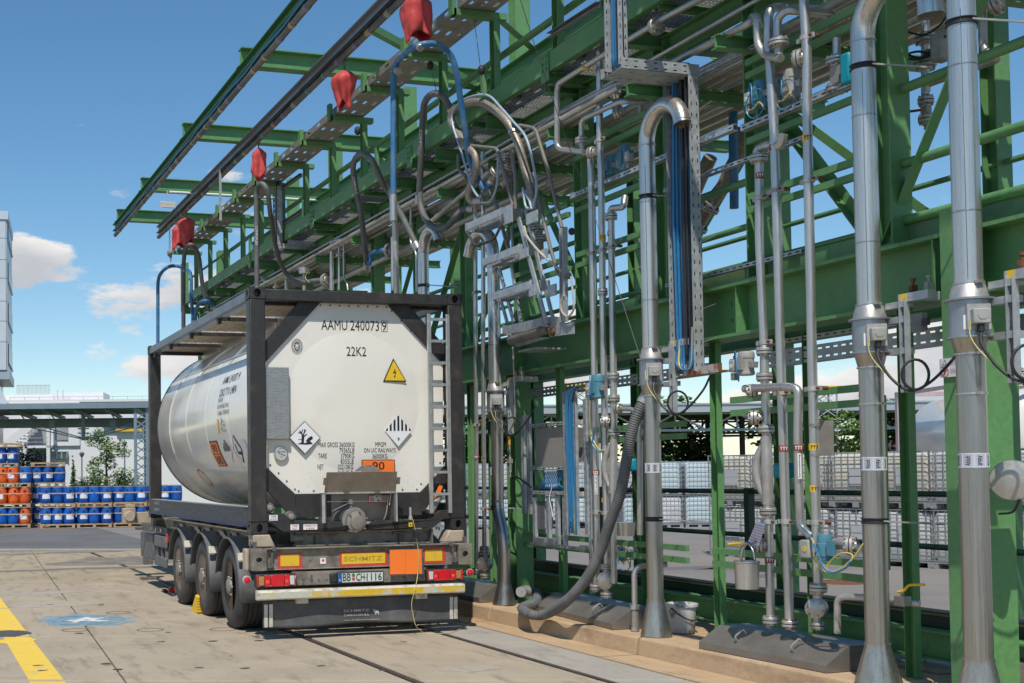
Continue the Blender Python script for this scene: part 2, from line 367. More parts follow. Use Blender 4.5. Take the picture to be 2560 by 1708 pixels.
for i, (c, rx, ry) in enumerate([((1.868,16.945,0)[:2], .55, .42), ((1.859,18.703,0)[:2], .6, .3), ((.951,10.913,0)[:2], .22, .09), ((2.295,12.627,0)[:2], .25, .1), ((4.69,9.912,0)[:2], .26, .16), ((3.517,10.528,0)[:2], .12, .05), ((2.46,10.811,0)[:2], .13, .05)]):  # coordinate tuples here and below mostly unprojected from image pixels onto assumed planes
    blob('concrete_patch', CONCQ, c, rx, ry, .0008, i+3)
for p in [(1.771,10.967,0), (2.473,10.807,0), (3.524,10.525,0), (3.465,12.363,0), (2.491,12.651,0), (1.812,16.904,0), (2.389,21.418,0), (1.124,11.135,0), (1.115,11.45,0), (1.721,11.349,0), (3.009,12.502,0), (2.462,16.614,0)]:
    blob('drill_hole_plug', TAR, p, .045, .03, .0035, int(p[1]*100), h=.002)
for p in [(2.577,13.698,0), (1.778,13.983,0), (3.35,13.437,0), (2.523,15.589,0)]:
    c0 = p; mb = MB(); n = 28
    for k in range(n):
        a = 2*math.pi*k/n; b = 2*math.pi*(k+1)/n
        mb.poly([(c0[0]+r*math.cos(t), c0[1]+r*math.sin(t), .0) for r, t in ((.15, a), (.15, b), (.138, b), (.138, a))], (0, 0, .003))
    mb.build('core_ring', TAR, pav, smooth=False)
# smears of dark stain dragged over the far slabs
SMEAR = pm('oily_stain', (.16, .14, .12), .7, 0, col2=(.27, .22, .165), sc=1.6, lo=.4, hi=.6, var=.2, world=True)
blob('oil_stain', SMEAR, (2.949,23.37,0)[:2], 2.1, .28, .0005, 71, n=60, rough=.5); blob('oil_stain', SMEAR, (3.411,28.678,0)[:2], 1.5, .35, .0005, 72, n=60, rough=.5); blob('oil_stain', SMEAR, (4.249,25.237,0)[:2], 1.2, 1.5, .0005, 73, n=60, rough=.4)
rr = random.Random(91)
for i in range(24):
    c = (rr.uniform(1.4, 5.3), rr.uniform(9.6, 19.5)); k = rr.uniform(.012, .055); blob('oil_drip', SMEAR if rr.random() < .6 else TAR, c, k, k*rr.uniform(.7, 1.6), .0005, 300+i, h=.001, n=14)
# manhole covers
mc = thing('manhole_cover', 'grey ribbed round manhole cover at the left edge by the yellow line', 'manhole', (1.024,13.918,0))
mb = MB().lathe((0, 0, -.05), (0, 0, 1), [(.27, 0), (.27, .052), (.26, .056)], 30); mb.build('cover', IRON, mc)
mb = MB()
for k in range(-5, 6):
    L_ = math.sqrt(max(.0, .24**2-(k*.045)**2)); mb.bb((-L_, k*.045-.012, .004), (L_, k*.045+.012, .013))
mb.build('rib', IRON, mc)
ms = tag(MB().lathe((1.077,13.289,0), (0, 0, 1), [(.2, -.03), (.2, .006), (.185, .009), (.185, .005)], 28).build('yellow_manhole_cover', YLINE), 'round cover painted yellow half under the yellow line', 'manhole')
# blue painted emblem: a ring of paint with a white leaping figure in it
BPAINT = pm('blue_road_paint', (.05, .22, .35), .8, 0, col2=(.30, .32, .30), sc=5, lo=.40, hi=.60, var=.2, world=True)
WPAINT = pm('white_road_paint', (.68, .69, .68), .8, 0, col2=(.45, .45, .43), sc=6, var=.1, world=True)
em = thing('painted_emblem', 'blue oval ground emblem with a white figure painted on the concrete', 'ground marking', (2.016,14.917,0))
mb = MB(); n = 48
for k in range(n):
    a, b = 2*math.pi*k/n, 2*math.pi*(k+1)/n
    for r0, r1 in ((.36, .47), (0.26, .29)): mb.poly([(r*math.cos(t), r*1.15*math.sin(t), .003) for r, t in ((r1, a), (r1, b), (r0, b), (r0, a))], (0, 0, .002))
mb.build('ring', BPAINT, em, smooth=False)
BPAINT2 = pm('faded_blue_paint', (.12, .27, .37), .85, 0, col2=(.33, .33, .31), sc=4, lo=.4, hi=.6, var=.2, world=True)
blob('halo', BPAINT2, (0, 0), .53, .66, -.0005, 9, parent=em, h=.003)
fig = [(-.25,-.06), (-.2,.02), (-.1,.07), (-.02,.16), (.04,.27), (.10,.26), (.10,.16), (.18,.12), (.26,.18), (.28,.12), (.2,.03), (.13,-.02), (.2,-.14), (.3,-.2), (.26,-.26), (.12,-.22), (.02,-.1), (-.08,-.12), (-.14,-.24), (-.21,-.23), (-.16,-.08)]
MB().poly([(x*.9, y*1.0, .006) for x, y in fig], (0, 0, .001)).build('figure', WPAINT, em, smooth=False)

# the raised island of cast kerb blocks
K0, K1 = V((6.42, 13.13, 0)), V((6.52, 9.03, 0))
kd = (K1-K0).normalized(); kn = V((-kd.y, kd.x, 0)); kn = kn if kn.x > 0 else -kn
isl = thing('loading_island', 'long raised tan concrete kerb island under the pipework beside the truck', 'kerb')
def kp(t, s, z): p = K0+kd*t+kn*s; return (p.x, p.y, z)
t1 = (V((6.45,13.037,.08))-K0).dot(kd); t2 = (V((6.488,10.132,.08))-K0).dot(kd)
cuts = [-14, t1-3*(t2-t1), t1-2*(t2-t1), t1-(t2-t1), t1, t2, t2+(t2-t1), t2+2*(t2-t1)]
for a, b in zip(cuts, cuts[1:]):
    a += .025; b -= .025; mb = MB()
    pr = [(0, -.2), (0, .0), (.025, .15), (.045, .166), (1.9, .169), (1.9, -.2)]
    n = len(pr); vs = [kp(a, s, z) for s, z in pr]+[kp(b, s, z) for s, z in pr]
    mb.add(vs, [tuple(range(n)), tuple(range(n, 2*n))]+[(i, (i+1) % n, n+(i+1) % n, n+i) for i in range(n)])
    bevel(mb.build('kerb_block', CONCK, isl, smooth=False), .008, 2)
    mb = MB().poly([kp(a, -.005, -.1), kp(b, -.005, -.1), (6.105, kp(b, 0, 0)[1], -.1), (6.105, kp(a, 0, 0)[1], -.1)], (0, 0, .104)); mb.build('gutter_slab', CONCK, isl, smooth=False)
MB().poly([kp(-14, .02, -.2), kp(-14, 1.85, -.2), kp(cuts[-1], 1.85, -.2), kp(cuts[-1], .02, -.2)], (0, 0, .2)).build('joint_bed', TAR, isl)


# ================================================================ tank container
CZ = 1.103
ct = thing('tank_container', 'white tank container in a black frame, lettered AAMU 240073 9, on the trailer', 'tank container', (4.637, 12.434, CZ), R(-.5))
BLK = BLACK
NAVY = pm('navy_paint', (.022, .040, .095), .4, 0, col2=(.035, .05, .085), sc=4, var=.12)
SLATE = pm('slate_paint', (.16, .19, .22), .45, 0, col2=(.12, .14, .165), sc=3, var=.08)
ALU = pm('aluminium_planks', (.62, .56, .48), .5, .25, col2=(.52, .46, .38), sc=4, var=.06)
ALUM = pm('aluminium', (.62, .61, .58), .4, .8, var=.08)
W2, HC, LC = 1.219, 2.591, 6.058
def P(name, mb, mt, parent=ct, bw=0, **k):
    o = mb.build(name, mt, parent, **k)
    if bw: bevel(o, bw)
    return o
def casting(x, y, z):
    mb = MB().bb((x-.089 if 0 else x, y, z), (x, y, z))
for sx in (-1, 1):
    for y0, y1, rear in ((0, .16, 1), (LC-.16, LC, 0)):
        xo, xi = sx*W2, sx*(W2-.178)
        pst = MB().bb((sx*(W2-.004), y0+.004, .118), (sx*(W2-.176), y1-.004, HC-.118)); P('corner_post', pst, BLK, bw=.012)
        for z0 in (0, HC-.118):
            # hollow casting: plates with oval holes on the outer and end faces
            mb = MB(); zc = z0+.059
            top = z0 > 1
            def face_hole(mb, o, ux, uz, w_, h_, a, b, d, n=20):
                pts_o, pts_i = [], []
                for i in range(n):
                    t = 2*math.pi*i/n; c, s_ = math.cos(t), math.sin(t)
                    k = 1/max(abs(c)/(w_/2), abs(s_)/(h_/2)); pts_o.append(o+ux*c*k+uz*s_*k); pts_i.append(o+ux*a*c+uz*b*s_)
                n0 = len(mb.v); vs = pts_o+pts_i+[p+d for p in pts_i]
                mb.add(vs, [(i, (i+1) % n, n+(i+1) % n, n+i) for i in range(n)]+[(n+i, n+(i+1) % n, 2*n+(i+1) % n, 2*n+i) for i in range(n)])
            ye = 0 if rear else LC; sy = 1 if rear else -1
            xm = sx*(W2-.089)
            face_hole(mb, V((xm, ye, zc)), V((1, 0, 0)), V((0, 0, 1)), .178, .118, .034 if not top else .04, .045, V((0, sy*.03, 0)))
            ym = ye+sy*.089
            face_hole(mb, V((xo, ym, zc)), V((0, 1, 0)), V((0, 0, 1)), .178, .118, .032, .044, V((-sx*.03, 0, 0)))
            a = (xo, ye, z0); b = (xi, ye+sy*.178, z0+.118)
            x0, x1 = sorted((a[0], b[0])); ya, yb = sorted((a[1], b[1])); z1 = z0+.118
            mb.add([(x0,ya,z0), (x1,ya,z0), (x1,yb,z0), (x0,yb,z0), (x0,ya,z1), (x1,ya,z1), (x1,yb,z1), (x0,yb,z1)], [(0,1,2,3), (4,5,6,7), (2,3,7,6) if rear else (0,1,5,4), (0,3,7,4) if sx > 0 else (1,2,6,5)])
            o = P('corner_casting', mb, BLK, fix=False)
            P('casting_core', MB().box((xm-sx*.01, ye+sy*.11, zc), (.1, .08, .09)), BLK, o)
# top beams and rails
for y in (.07, LC-.07): P('top_beam', MB().bb((-W2+.17, y-.06, HC-.128), (W2-.17, y+.06, HC-.012)), BLK, bw=.006)
for sx in (-1, 1):
    P('top_rail', MB().bb((sx*(W2-.005), .17, HC-.125), (sx*(W2-.07), LC-.17, HC-.022)), SLATE, bw=.006)
    br = MB().ch((sx*(W2-.012), .16, .172+.0), (sx*(W2-.012), LC-.16, .172), .205, .06, .01, flip=(-1 if sx < 0 else 1))
    P('bottom_rail', br, NAVY)
    P('rail_lip', MB().bb((sx*(W2-.002), .17, .272), (sx*(W2-.09), LC-.17, .281)).bb((sx*(W2-.002), .17, .064), (sx*(W2-.09), LC-.17, .073)), GALVW)
# tank shell, lathed along the container
YA, YB, RT, ZT = .22, LC-.16, 1.14, 1.335
prof = [(.3, YA-.02), (.9, YA), (1.08, YA+.05), (RT-.012, YA+.14), (RT, YA+.2), (RT, YB-.22), (RT-.02, YB-.14), (1.06, YB-.06), (.8, YB)]
P('tank_shell', MB().lathe((0, 0, ZT), (0, 1, 0), prof, 96), TANKW, ang=30)
for y in (1.35, 2.5, 3.65, 4.8):
    P('cladding_seam', MB().lathe((0, y, ZT), (0, 1, 0), [(RT-.01, -.011), (RT+.003, -.009), (RT+.003, .009), (RT-.01, .011)], 96), TANKW)
P('rim_band', MB().lathe((0, YB-.2, ZT), (0, 1, 0), [(RT-.05, -.012), (RT+.006, -.012), (RT+.006, .02), (RT-.05, .02)], 96), BLK)
# flat end panel with chamfered corners and a shallow bulge
OCT = [(-1.005, 1.83), (-.395, 2.475), (.375, 2.475), (1.03, 1.83), (1.015, .685), (.74, .40), (-.70, .40), (-1.0, .69)]
yp = .13
mb = MB().poly([(x, yp, z) for x, z in OCT], (0, .1, 0)); P('end_panel', mb, TANKW, smooth=False)
pr = []
def bul(r): return .028*max(0., 1-(r/.76)**3.2) if r < .76 else 0.
for r in (.76, .74, .70, .64, .56, .46, .34, .2, .02): pr.append((r, bul(r)))
def onp(q, e=.003): return V((q.x, yp-bul(math.hypot(q.x+.02, q.z-1.40))-e, q.z))
P('end_bulge', MB().lathe((-.02, yp, 1.40), (0, -1, 0), [(.76, -.01)]+pr, 72), TANKW, ang=60)
# black corner gussets closing the panel towards the frame
def gus(name, pts, y=.10, d=.05): return P(name, MB().poly([(x, y, z) for x, z in pts], (0, d, 0)), BLK, smooth=False)
gus('gusset', [(-.64, 2.463), (-.40, 2.463), (-1.03, 1.80), (-1.03, 2.02)]); gus('gusset', [(.38, 2.463), (.62, 2.463), (1.03, 2.04), (1.045, 1.80)])
gus('gusset', [(-1.03, .70), (-.71, .415), (-.70, .20), (-.78, .20), (-1.03, .47)]); gus('gusset', [(1.04, .70), (.74, .415), (.74, .20), (.80, .20), (1.04, .47)])
gus('lower_saddle', [(-.70, .41), (-.30, .41), (-.30, .16), (-.70, .16)], .105); gus('lower_saddle', [(.36, .41), (.745, .41), (.745, .16), (.36, .16)], .105)
mb = MB()
for (x0, z0), (x1, z1), n in [((-.39, 2.44), (.37, 2.44), 8), ((-.97, 1.87), (-.43, 2.44), 6), ((.43, 2.40), (1.0, 1.87), 6), ((-.66, .44), (.7, .44), 9), ((-.97, .72), (-.7, .46), 4), ((.98, .73), (.75, .5), 3)]:
    for i in range(n):
        t = i/(n-1); mb.lathe((x0+(x1-x0)*t, yp, z0+(z1-z0)*t), (0, -1, 0), [(.011, 0), (.009, .006), (.004, .008)], 8)
P('rivet', mb, IRON)['kind'] = 'stuff'
# lower cross member with its drop for the outlet valve
LOW = [(-1.059,0,.219), (-.867,0,.209), (-.769,0,.132), (-.168,0,.109), (-.072,0,.035), (.074,0,.025), (.168,0,.113), (.811,0,.11), (.915,0,.206), (1.072,0,.213), (1.071,0,.121), (.953,0,.111), (.845,0,.023), (.17,0,.017), (-.869,0,.013), (-.999,0,.108), (-1.06,0,.119)]
P('lower_beam', MB().poly([(p[0], .015, p[2]) for p in LOW], (0, .10, 0)), BLK, smooth=False, bw=.005)
# top catwalk planks on both sides
for sx in (-1, 1):
    for ya, yb in ((.18, 1.55), (1.75, 3.1), (3.3, 4.5), (4.65, 5.8)):
        for k in range(5):
            xa = sx*(.44+k*.118); mb = MB().bb((xa, ya, 2.50), (xa+sx*.112, yb, 2.522))
            for q in range(3): mb.bb((xa+sx*(.016+q*.034), ya, 2.488), (xa+sx*(.024+q*.034), yb, 2.50))
            P('catwalk_plank', mb, ALU)
    for y in (.25, 1.65, 3.2, 4.58, 5.75):
        P('catwalk_bracket', MB().bb((sx*1.16, y-.025, 2.44), (sx*.38, y+.025, 2.485)).bb((sx*1.175, y-.04, 2.40), (sx*1.13, y+.04, 2.48)), BLK)
    P('catwalk_edge', MB().bb((sx*1.045, .18, 2.48), (sx*1.06, 5.8, 2.535)).bb((sx*.42, .18, 2.36), (sx*.433, 5.8, 2.535)), ALUM)
# manhole and fittings on the crown
P('manhole_collar', MB().lathe((0, 2.9, 2.4), (0, 0, 1), [(.3, 0), (.3, .12), (.26, .14)], 28), TANKW)
# ladder
lx0, lx1 = .815, 1.035
lad = []
for x in (lx0, lx1): P('ladder_stile', MB().bb((x-.021, -.012, .18), (x+.021, .018, 2.36)), ALUM, bw=.003)
for k in range(9):
    z = .385+k*.2395
    if z < 2.4:
        mb = MB().bb((lx0+.02, -.008, z-.012), (lx1-.02, .022, z+.012))
        for q in range(9): mb.bb((lx0+.03+q*.019, -.006, z+.012), (lx0+.042+q*.019, .02, z+.018))
        P('ladder_rung', mb, ALUM)
# data plate, thermometer
PLATE = pm('etched_plate', (.32, .33, .33), .45, .5, var=.05)
t = PLATE.node_tree; b = t.nodes['Principled BSDF']; hs = [n for n in t.nodes if n.type == 'HUE_SAT'][0]
bk = t.nodes.new('ShaderNodeTexBrick'); bk.inputs['Scale'].default_value = 1; bk.inputs['Brick Width'].default_value = .043; bk.inputs['Row Height'].default_value = .0155; bk.inputs['Mortar Size'].default_value = .0042; bk.offset = .37; bk.squash = .7
bk.inputs['Color1'].default_value = (.20, .21, .21, 1); bk.inputs['Color2'].default_value = (.34, .35, .35, 1); bk.inputs['Mortar'].default_value = (.36, .37, .37, 1)
tcn = t.nodes.new('ShaderNodeTexCoord'); sx_ = t.nodes.new('ShaderNodeSeparateXYZ'); cx_ = t.nodes.new('ShaderNodeCombineXYZ')
t.links.new(tcn.outputs['Object'], sx_.inputs[0]); t.links.new(sx_.outputs[0], cx_.inputs[0]); t.links.new(sx_.outputs[2], cx_.inputs[1]); t.links.new(cx_.outputs[0], bk.inputs['Vector']); t.links.new(bk.outputs['Color'], hs.inputs['Color'])
p0, p1 = (-1.045,.03,.996), (-.781,.03,1.749)
P('data_plate', MB().bb((p0[0], .045, p0[2]), (p1[0], .055, p1[2])), PLATE)
P('plate_backing', MB().bb((p0[0]-.006, .057, p0[2]-.006), (p1[0]+.006, .10, p1[2]+.006)), GALVW)
p = (-.856,.1,.835)
P('thermometer', MB().lathe((p[0], .128, p[2]), (0, -1, 0), [(.077, 0), (.077, .03), (.066, .034), (.066, .028)], 32), STEEL)
DIAL = pm('dial_face', (.45, .47, .46), .25, var=.05)
o = P('dial', MB().lathe((p[0], .100, p[2]), (0, -1, 0), [(.064, 0), (.064, .001)], 32), DIAL)
P('needle', MB().bar((p[0]-.03, .097, p[2]+.012), (p[0]+.045, .097, p[2]-.016), .004, .003), PRINT, o)
lettering('scale', [('-20 0 20', (p[0]-.045, .0975, p[2]+.015), (p[0]+.04, .0975, p[2]+.035)), ('C', (p[0]-.008, .0975, p[2]-.04), (p[0]+.008, .0975, p[2]-.025))], PRINT, o)
# lettering on the end panel
ye = yp-.003; yd = yp-.060
lettering('lettering', [('AAMU', (-.384,.127,2.175), (-.087,.127,2.28)), ('240073', (-.053,.127,2.175), (.281,.127,2.283)), ('9', (.314,.127,2.18), (.367,.127,2.278)), ('22K2', (-.105,.105,1.895), (.121,.105,1.996))], PRINT, ct, wrap=onp, bold=0)
p0, p1 = (.306,.127,2.169), (.378,.127,2.289)
mb = MB(); fr = .004
mb.bb((p0[0], ye, p0[2]), (p0[0]+fr, ye+.002, p1[2])).bb((p1[0]-fr, ye, p0[2]), (p1[0], ye+.002, p1[2])).bb((p0[0], ye, p0[2]), (p1[0], ye+.002, p0[2]+fr)).bb((p0[0], ye, p1[2]-fr), (p1[0], ye+.002, p1[2])); P('digit_box', mb, PRINT)
lettering('weights', [('MAX GROSS', (-.434,.105,.907), (-.217,.105,.959)), ('36000KG', (-.2,.105,.907), (-.028,.105,.959)), ('79365LB', (-.202,.105,.846), (-.03,.105,.898)), ('TARE', (-.437,.105,.788), (-.343,.105,.84)), ('3790KG', (-.184,.105,.786), (-.033,.105,.838)), ('8355LB', (-.185,.105,.727), (-.037,.105,.779)), ('NET', (-.445,.105,.67), (-.376,.105,.722)), ('32210KG', (-.215,.105,.668), (-.041,.105,.719)), ('71010LB', (-.216,.105,.607), (-.044,.105,.656)),
    ('MPGM', (.211,.105,.91), (.336,.105,.96)), ('ON UIC RAILWAYS', (.08,.105,.848), (.453,.105,.896)), ('36000KG', (.178,.105,.781), (.354,.105,.833))], PRINT, ct, wrap=onp, bold=0)
def wedge(pts, off=.002): return [(q[0], q[1]-off, q[2]) for q in pts]
FILM = pm('white_film', (.76, .76, .78), .4, var=.03)
# lightning warning triangle
A_, B_, D_ = [(*q[:1], .096, q[2]) for q in ((.431,.105,1.874), (.31,.105,1.621), (.582,.105,1.621))]
c0 = (V(A_)+V(B_)+V(D_))/3
P('warning_triangle', MB().poly([A_, B_, D_], (0, .01, 0)), PRINT, smooth=False)
tri = [c0+(V(q)-c0)*.86-V((0, .004, 0)) for q in (A_, B_, D_)]
o = P('triangle_field', MB().poly(tri, (0, .006, 0)), YEL, smooth=False)
yb_ = c0.y-.007
bolt = [(.05,.30), (-.22,-.08), (.06,-.02), (-.02,-.34), (-.09,-.30), (.0,-.55), (.12,-.30), (.05,-.33), (.2,.10), (-.04,.05), (.12,.32)]
P('bolt_sign', MB().poly([(c0.x+a*.09, yb_, c0.z+b*.12+.015) for a, b in bolt], (0, .002, 0)), PRINT, o, smooth=False)
# fish and tree diamond, class 9 diamond
def diamond(name, c, rx, rz, tilt, edge):
    c = V(c); f = lambda s, dy: [(c.x+s*a*rx, c.y-dy, c.z+s*b*rz) for a, b in ((0, 1), (1, tilt), (0, -1), (-1, -tilt))]
    if edge:
        o = P(name, MB().poly(f(1.0, 0), (0, .004, 0)), PRINT, smooth=False); P('field', MB().poly(f(.945, .002), (0, .002, 0)), FILM, o, smooth=False)
    else: o = P(name, MB().poly(f(1.0, 0), (0, .004, 0)), FILM, smooth=False)
    return o
L_, T_, Rr, B_ = (-.764,.125,1.01), (-.588,.125,1.176), (-.424,.105,1.006), (-.597,.125,.841)
c = V(((L_[0]+Rr[0])/2, .094, (T_[2]+B_[2])/2)); o = diamond('hazard_diamond', c, .178, .178, 0, 1); yq = c.y-.004
mb = MB(); k = .178
for (a, b), (a2, b2), w_ in [((-.15,-.3), (-.12,.15), .16), ((-.12,.1), (-.32,.42), .07), ((-.12,.15), (.05,.48), .07), ((-.14,0), (.12,.22), .06), ((-.2,.22), (-.15,.5), .05), ((-.24,.28), (-.42,.3), .05), ((-.02,.3), (-.05,.52), .04)]:
    mb.bar((c.x+a*k, yq, c.z+b*k), (c.x+a2*k, yq, c.z+b2*k), w_*k, .001, up=(0, 1, 0))
mb.poly([(c.x+a*k, yq, c.z+b*k) for a, b in ((-.5,-.38), (-.2,-.28), (0,-.33), (.3,-.18), (.5,-.38), (.1,-.42))], (0, .001, 0))
mb.poly([(c.x+a*k, yq, c.z+b*k) for a, b in ((.05,-.2), (.2,-.02), (.4,.1), (.5,.04), (.47,-.1), (.32,-.17), (.2,-.26))], (0, .001, 0))
mb.bar((c.x-.42*k, yq, c.z-.1*k), (c.x-.2*k, yq, c.z-.09*k), .025*k, .001, up=(0, 1, 0)); P('fish_and_tree', mb, PRINT, o)
L_, T_, Rr, B_ = (.322,.105,1.083), (.494,.105,1.248), (.635,.105,1.07), (.474,.12,.92)
c = V(((L_[0]+Rr[0])/2, .098, (T_[2]+B_[2])/2)); o = diamond('class_diamond', c, .158, .172, 0, 0); mb = MB(); yq = c.y-.003
for q in range(-3, 4):
    x0 = q*.29-.075; x1 = q*.29+.075; hgt = lambda x: max(0, 1-abs(x))
    pts = [(x0, 0), (x1, 0), (x1, hgt(x1))]+([(0, 1)] if x0 < 0 < x1 else [])+[(x0, hgt(x0))]
    mb.poly([(c.x+a*.155, yq, c.z+b*.168) for a, b in pts if abs(a) <= 1.0], (0, .001, 0))
P('stripes', mb, PRINT, o, smooth=False); lettering('class_number', [('9', (c.x-.012, yq, c.z-.11), (c.x+.012, yq, c.z-.075))], PRINT, o)
# orange placard behind the open lid
p0, p1 = (.05,.105,.599), (.434,.105,.769)
o = P('orange_placard', MB().bb((p0[0], .100, p0[2]), (p1[0], .104, p1[2])), PRINT); P('placard_field', MB().bb((p0[0]+.008, .0975, p0[2]+.008), (p1[0]-.008, .0999, p1[2]-.008)), ORA, o)
lettering('placard_number', [('90', (.171,.105,.656), (.312,.105,.747))], PRINT, o, wrap=lambda q: V((q.x, .0965, q.z)))
# round classification emblem
p = V((-.66,.126,1.988)); mb = MB(); n = 36
for i in range(n):
    a, b = 2*math.pi*i/n, 2*math.pi*(i+1)/n
    for r0, r1 in ((.97, 1.0), (.66, .69)): mb.poly([(p.x+r*.063*math.cos(t), p.y, p.z+r*.083*math.sin(t)) for r, t in ((r0, a), (r1, a), (r1, b), (r0, b))], (0, .001, 0))
o = P('round_emblem', mb, PRINT)
P('emblem_oval', MB().poly([(p.x+.032*math.cos(2*math.pi*i/30), p.y, p.z+.046*math.sin(2*math.pi*i/30)) for i in range(30)], (0, .001, 0)), PRINT, o)
mb = MB()
for a, b, w_, h_ in ((-.002, .024, .012, .012), (0, .004, .018, .024), (-.014, .012, .008, .02), (.014, .014, .008, .018), (-.01, -.022, .009, .024), (.01, -.022, .009, .024), (-.02, -.008, .008, .012), (.019, -.01, .007, .014)): mb.box((p.x+a, p.y-.002, p.z+b), (w_, .001, h_), M.Rotation(a*30, 3, 'Y'))
P('emblem_figure', mb, FILM, o)
mb = MB()
for i in range(26):
    a = 2*math.pi*i/26
    if abs(a-4.71) > .45: mb.box((p.x+.0525*math.cos(a), p.y, p.z+.069*math.sin(a)), (.006, .001, .009), M.Rotation(-a+1.57, 3, 'Y'))
P('emblem_lettering', mb, PRINT, o); lettering('emblem_year', [('1828', (p.x-.02, p.y, p.z-.073), (p.x+.02, p.y, p.z-.062))], PRINT, o)
# soiled specks near the bottom of the panel
mb = MB(); rr = random.Random(3)
for i in range(260):
    a = rr.uniform(-.98, .98); z = .43+abs(rr.gauss(0, .22)); 
    if abs(a) > .7 and z < .75: continue
    r = rr.uniform(.0015, .0045); inb = math.hypot(a+.02, z-1.40)
    if inb < .74: continue
    mb.box((a, yp-.0008, z), (r, .0006, r*rr.uniform(1, 2.5)))
P('rust_speck', mb, RUST, fix=False)['kind'] = 'stuff'
# outlet box with its open lid
bx0, bx1 = (-.445,0,.122), (.371,0,.119)
BOXM = pm('box_steel', (.30, .27, .24), .38, .75, col2=(.24, .21, .18), sc=4, var=.06)
xl, xr = bx0[0]+.02, bx1[0]; zt = (-.426,.05,.415)[2]
zb = .10
P('outlet_box', MB().bb((xl, .16, zb), (xr, .17, zt)).bb((xl, -.05, zb), (xl+.012, .16, zt)).bb((xr-.012, -.05, zb), (xr, .16, zt)).bb((xl, -.05, zt-.012), (xr, .16, zt)), BOXM)
P('box_side_flange', MB().bb((xl-.035, -.065, zb), (xl-.003, -.052, zt-.01)).bb((xr+.003, -.065, zb), (xr+.022, -.052, zt-.01)), GALV)
q0, q1, q2, q3 = (-.425,-.06,.431), (.3,-.06,.431), (.372,-.2,.635), (-.422,-.2,.633)
lz = zt+.006
lid = MB().poly([(xl-.005, -.055, lz), (xr+.01, -.055, lz), (q2[0], -.12, q2[2]-.0), (q3[0]-.0, -.12, q3[2])], (0, .008, .004)); P('box_lid', lid, BOXM, smooth=False)
P('lid_top', MB().poly([(-.111,-.12,.643), (.186,-.12,.644), (.133,-.06,.705), (0,-.06,.706)], (0, .006, .003)), BOXM, smooth=False)
P('lid_edge', MB().bar((xl, -.058, lz-.006), (xr, -.058, lz-.006), .012, .016), ALUM)
for fx in (.30, .74): P('hinge', MB().bar((xl+(xr-xl)*fx-.03, -.066, lz-.004), (xl+(xr-xl)*fx+.03, -.066, lz-.004), .02, .024), IRON)
for q in ((-.437,-.1,.539), (.393,-.1,.539)): P('lid_latch', MB().box(q, (.028, .03, .075), M.Rotation(.12, 3, 'Y')), IRON)
st = P('instruction_sticker', MB().bb(((.138,.155,.298)[0], .155, (.138,.155,.298)[2]), ((.362,.155,.385)[0], .159, (.362,.155,.385)[2])), REDF)
a, b = (.149,.155,.309), (.35,.155,.381); P('sticker_field', MB().bb((a[0], .152, a[2]), (b[0], .155, b[2])), FILM, st)
mb = MB(); rr = random.Random(5)
for i in range(6):
    for side in (0, 1):
        x = a[0]+.008+side*(b[0]-a[0])*.66; mb.bb((x, .151, a[2]+.012+i*.014), (x+(b[0]-a[0])*rr.uniform(.2, .28), .152, a[2]+.018+i*.014))
cxm = (a[0]+b[0])/2
for i in range(7): mb.box((cxm+rr.uniform(-.02, .02), .1515, (a[2]+b[2])/2+rr.uniform(-.03, .03)), (.022, .001, .007), M.Rotation(rr.uniform(0, 3), 3, 'Y'))
P('sticker_print', mb, PRINT, st)
# outlet valve in the box
vc = V((-.078,-.02,.128)); mb = MB().lathe((vc.x, .16, vc.z+.01), (.0, -1, -.08), [(.12, 0), (.12, .03), (.10, .035), (.098, .12), (.135, .125), (.135, .15)], 32)
o = P('outlet_valve', mb, STEEL)
P('valve_cap', MB().lathe((vc.x+.02, .0, vc.z-.02), (.05, -1, -.12), [(.112, 0), (.112, .02), (.08, .03), (.078, .055), (.06, .06)], 32), STEELD, o)
mb = MB()
for i in range(6):
    a = i*math.pi/3+.3; mb.lathe((vc.x+.02+.112*math.cos(a), -.03, vc.z-.02+.112*math.sin(a)), (0, -1, 0), [(.012, 0), (.012, .016), (.006, .03)], 8)
P('valve_bolt', mb, STEEL, o)
mb = MB().cyl((vc.x-.02, .06, vc.z+.10), (vc.x-.02, .06, vc.z+.20), .03).cyl((vc.x-.02, .06, vc.z+.17), (vc.x-.02, .06, vc.z+.215), .045).bar((vc.x-.3, .02, vc.z+.195), (vc.x+.36, .02, vc.z+.192), .012, .008).bar((vc.x-.06, .0, vc.z+.18), (vc.x-.26, -.02, vc.z+.095), .016, .01)
P('valve_lever', mb, STEEL, o); P('release_cable', MB().tube(smooth_path([(vc.x-.02, .03, vc.z+.16), (vc.x-.18, .05, vc.z+.08), (vc.x-.23, .06, vc.z-.02), (vc.x-.2, .08, vc.z-.1)]), .009, 8), GREYH, o)
P('prop_rod', MB().tube([(.35,0,.454), (.325,0,.276)], .007, 8).tube(smooth_path([(.322,.02,.381), (.297,.02,.204), (.274,.04,.119)]), .007, 8).box((.332,-.01,.462), (.05, .03, .05)), STEELM)
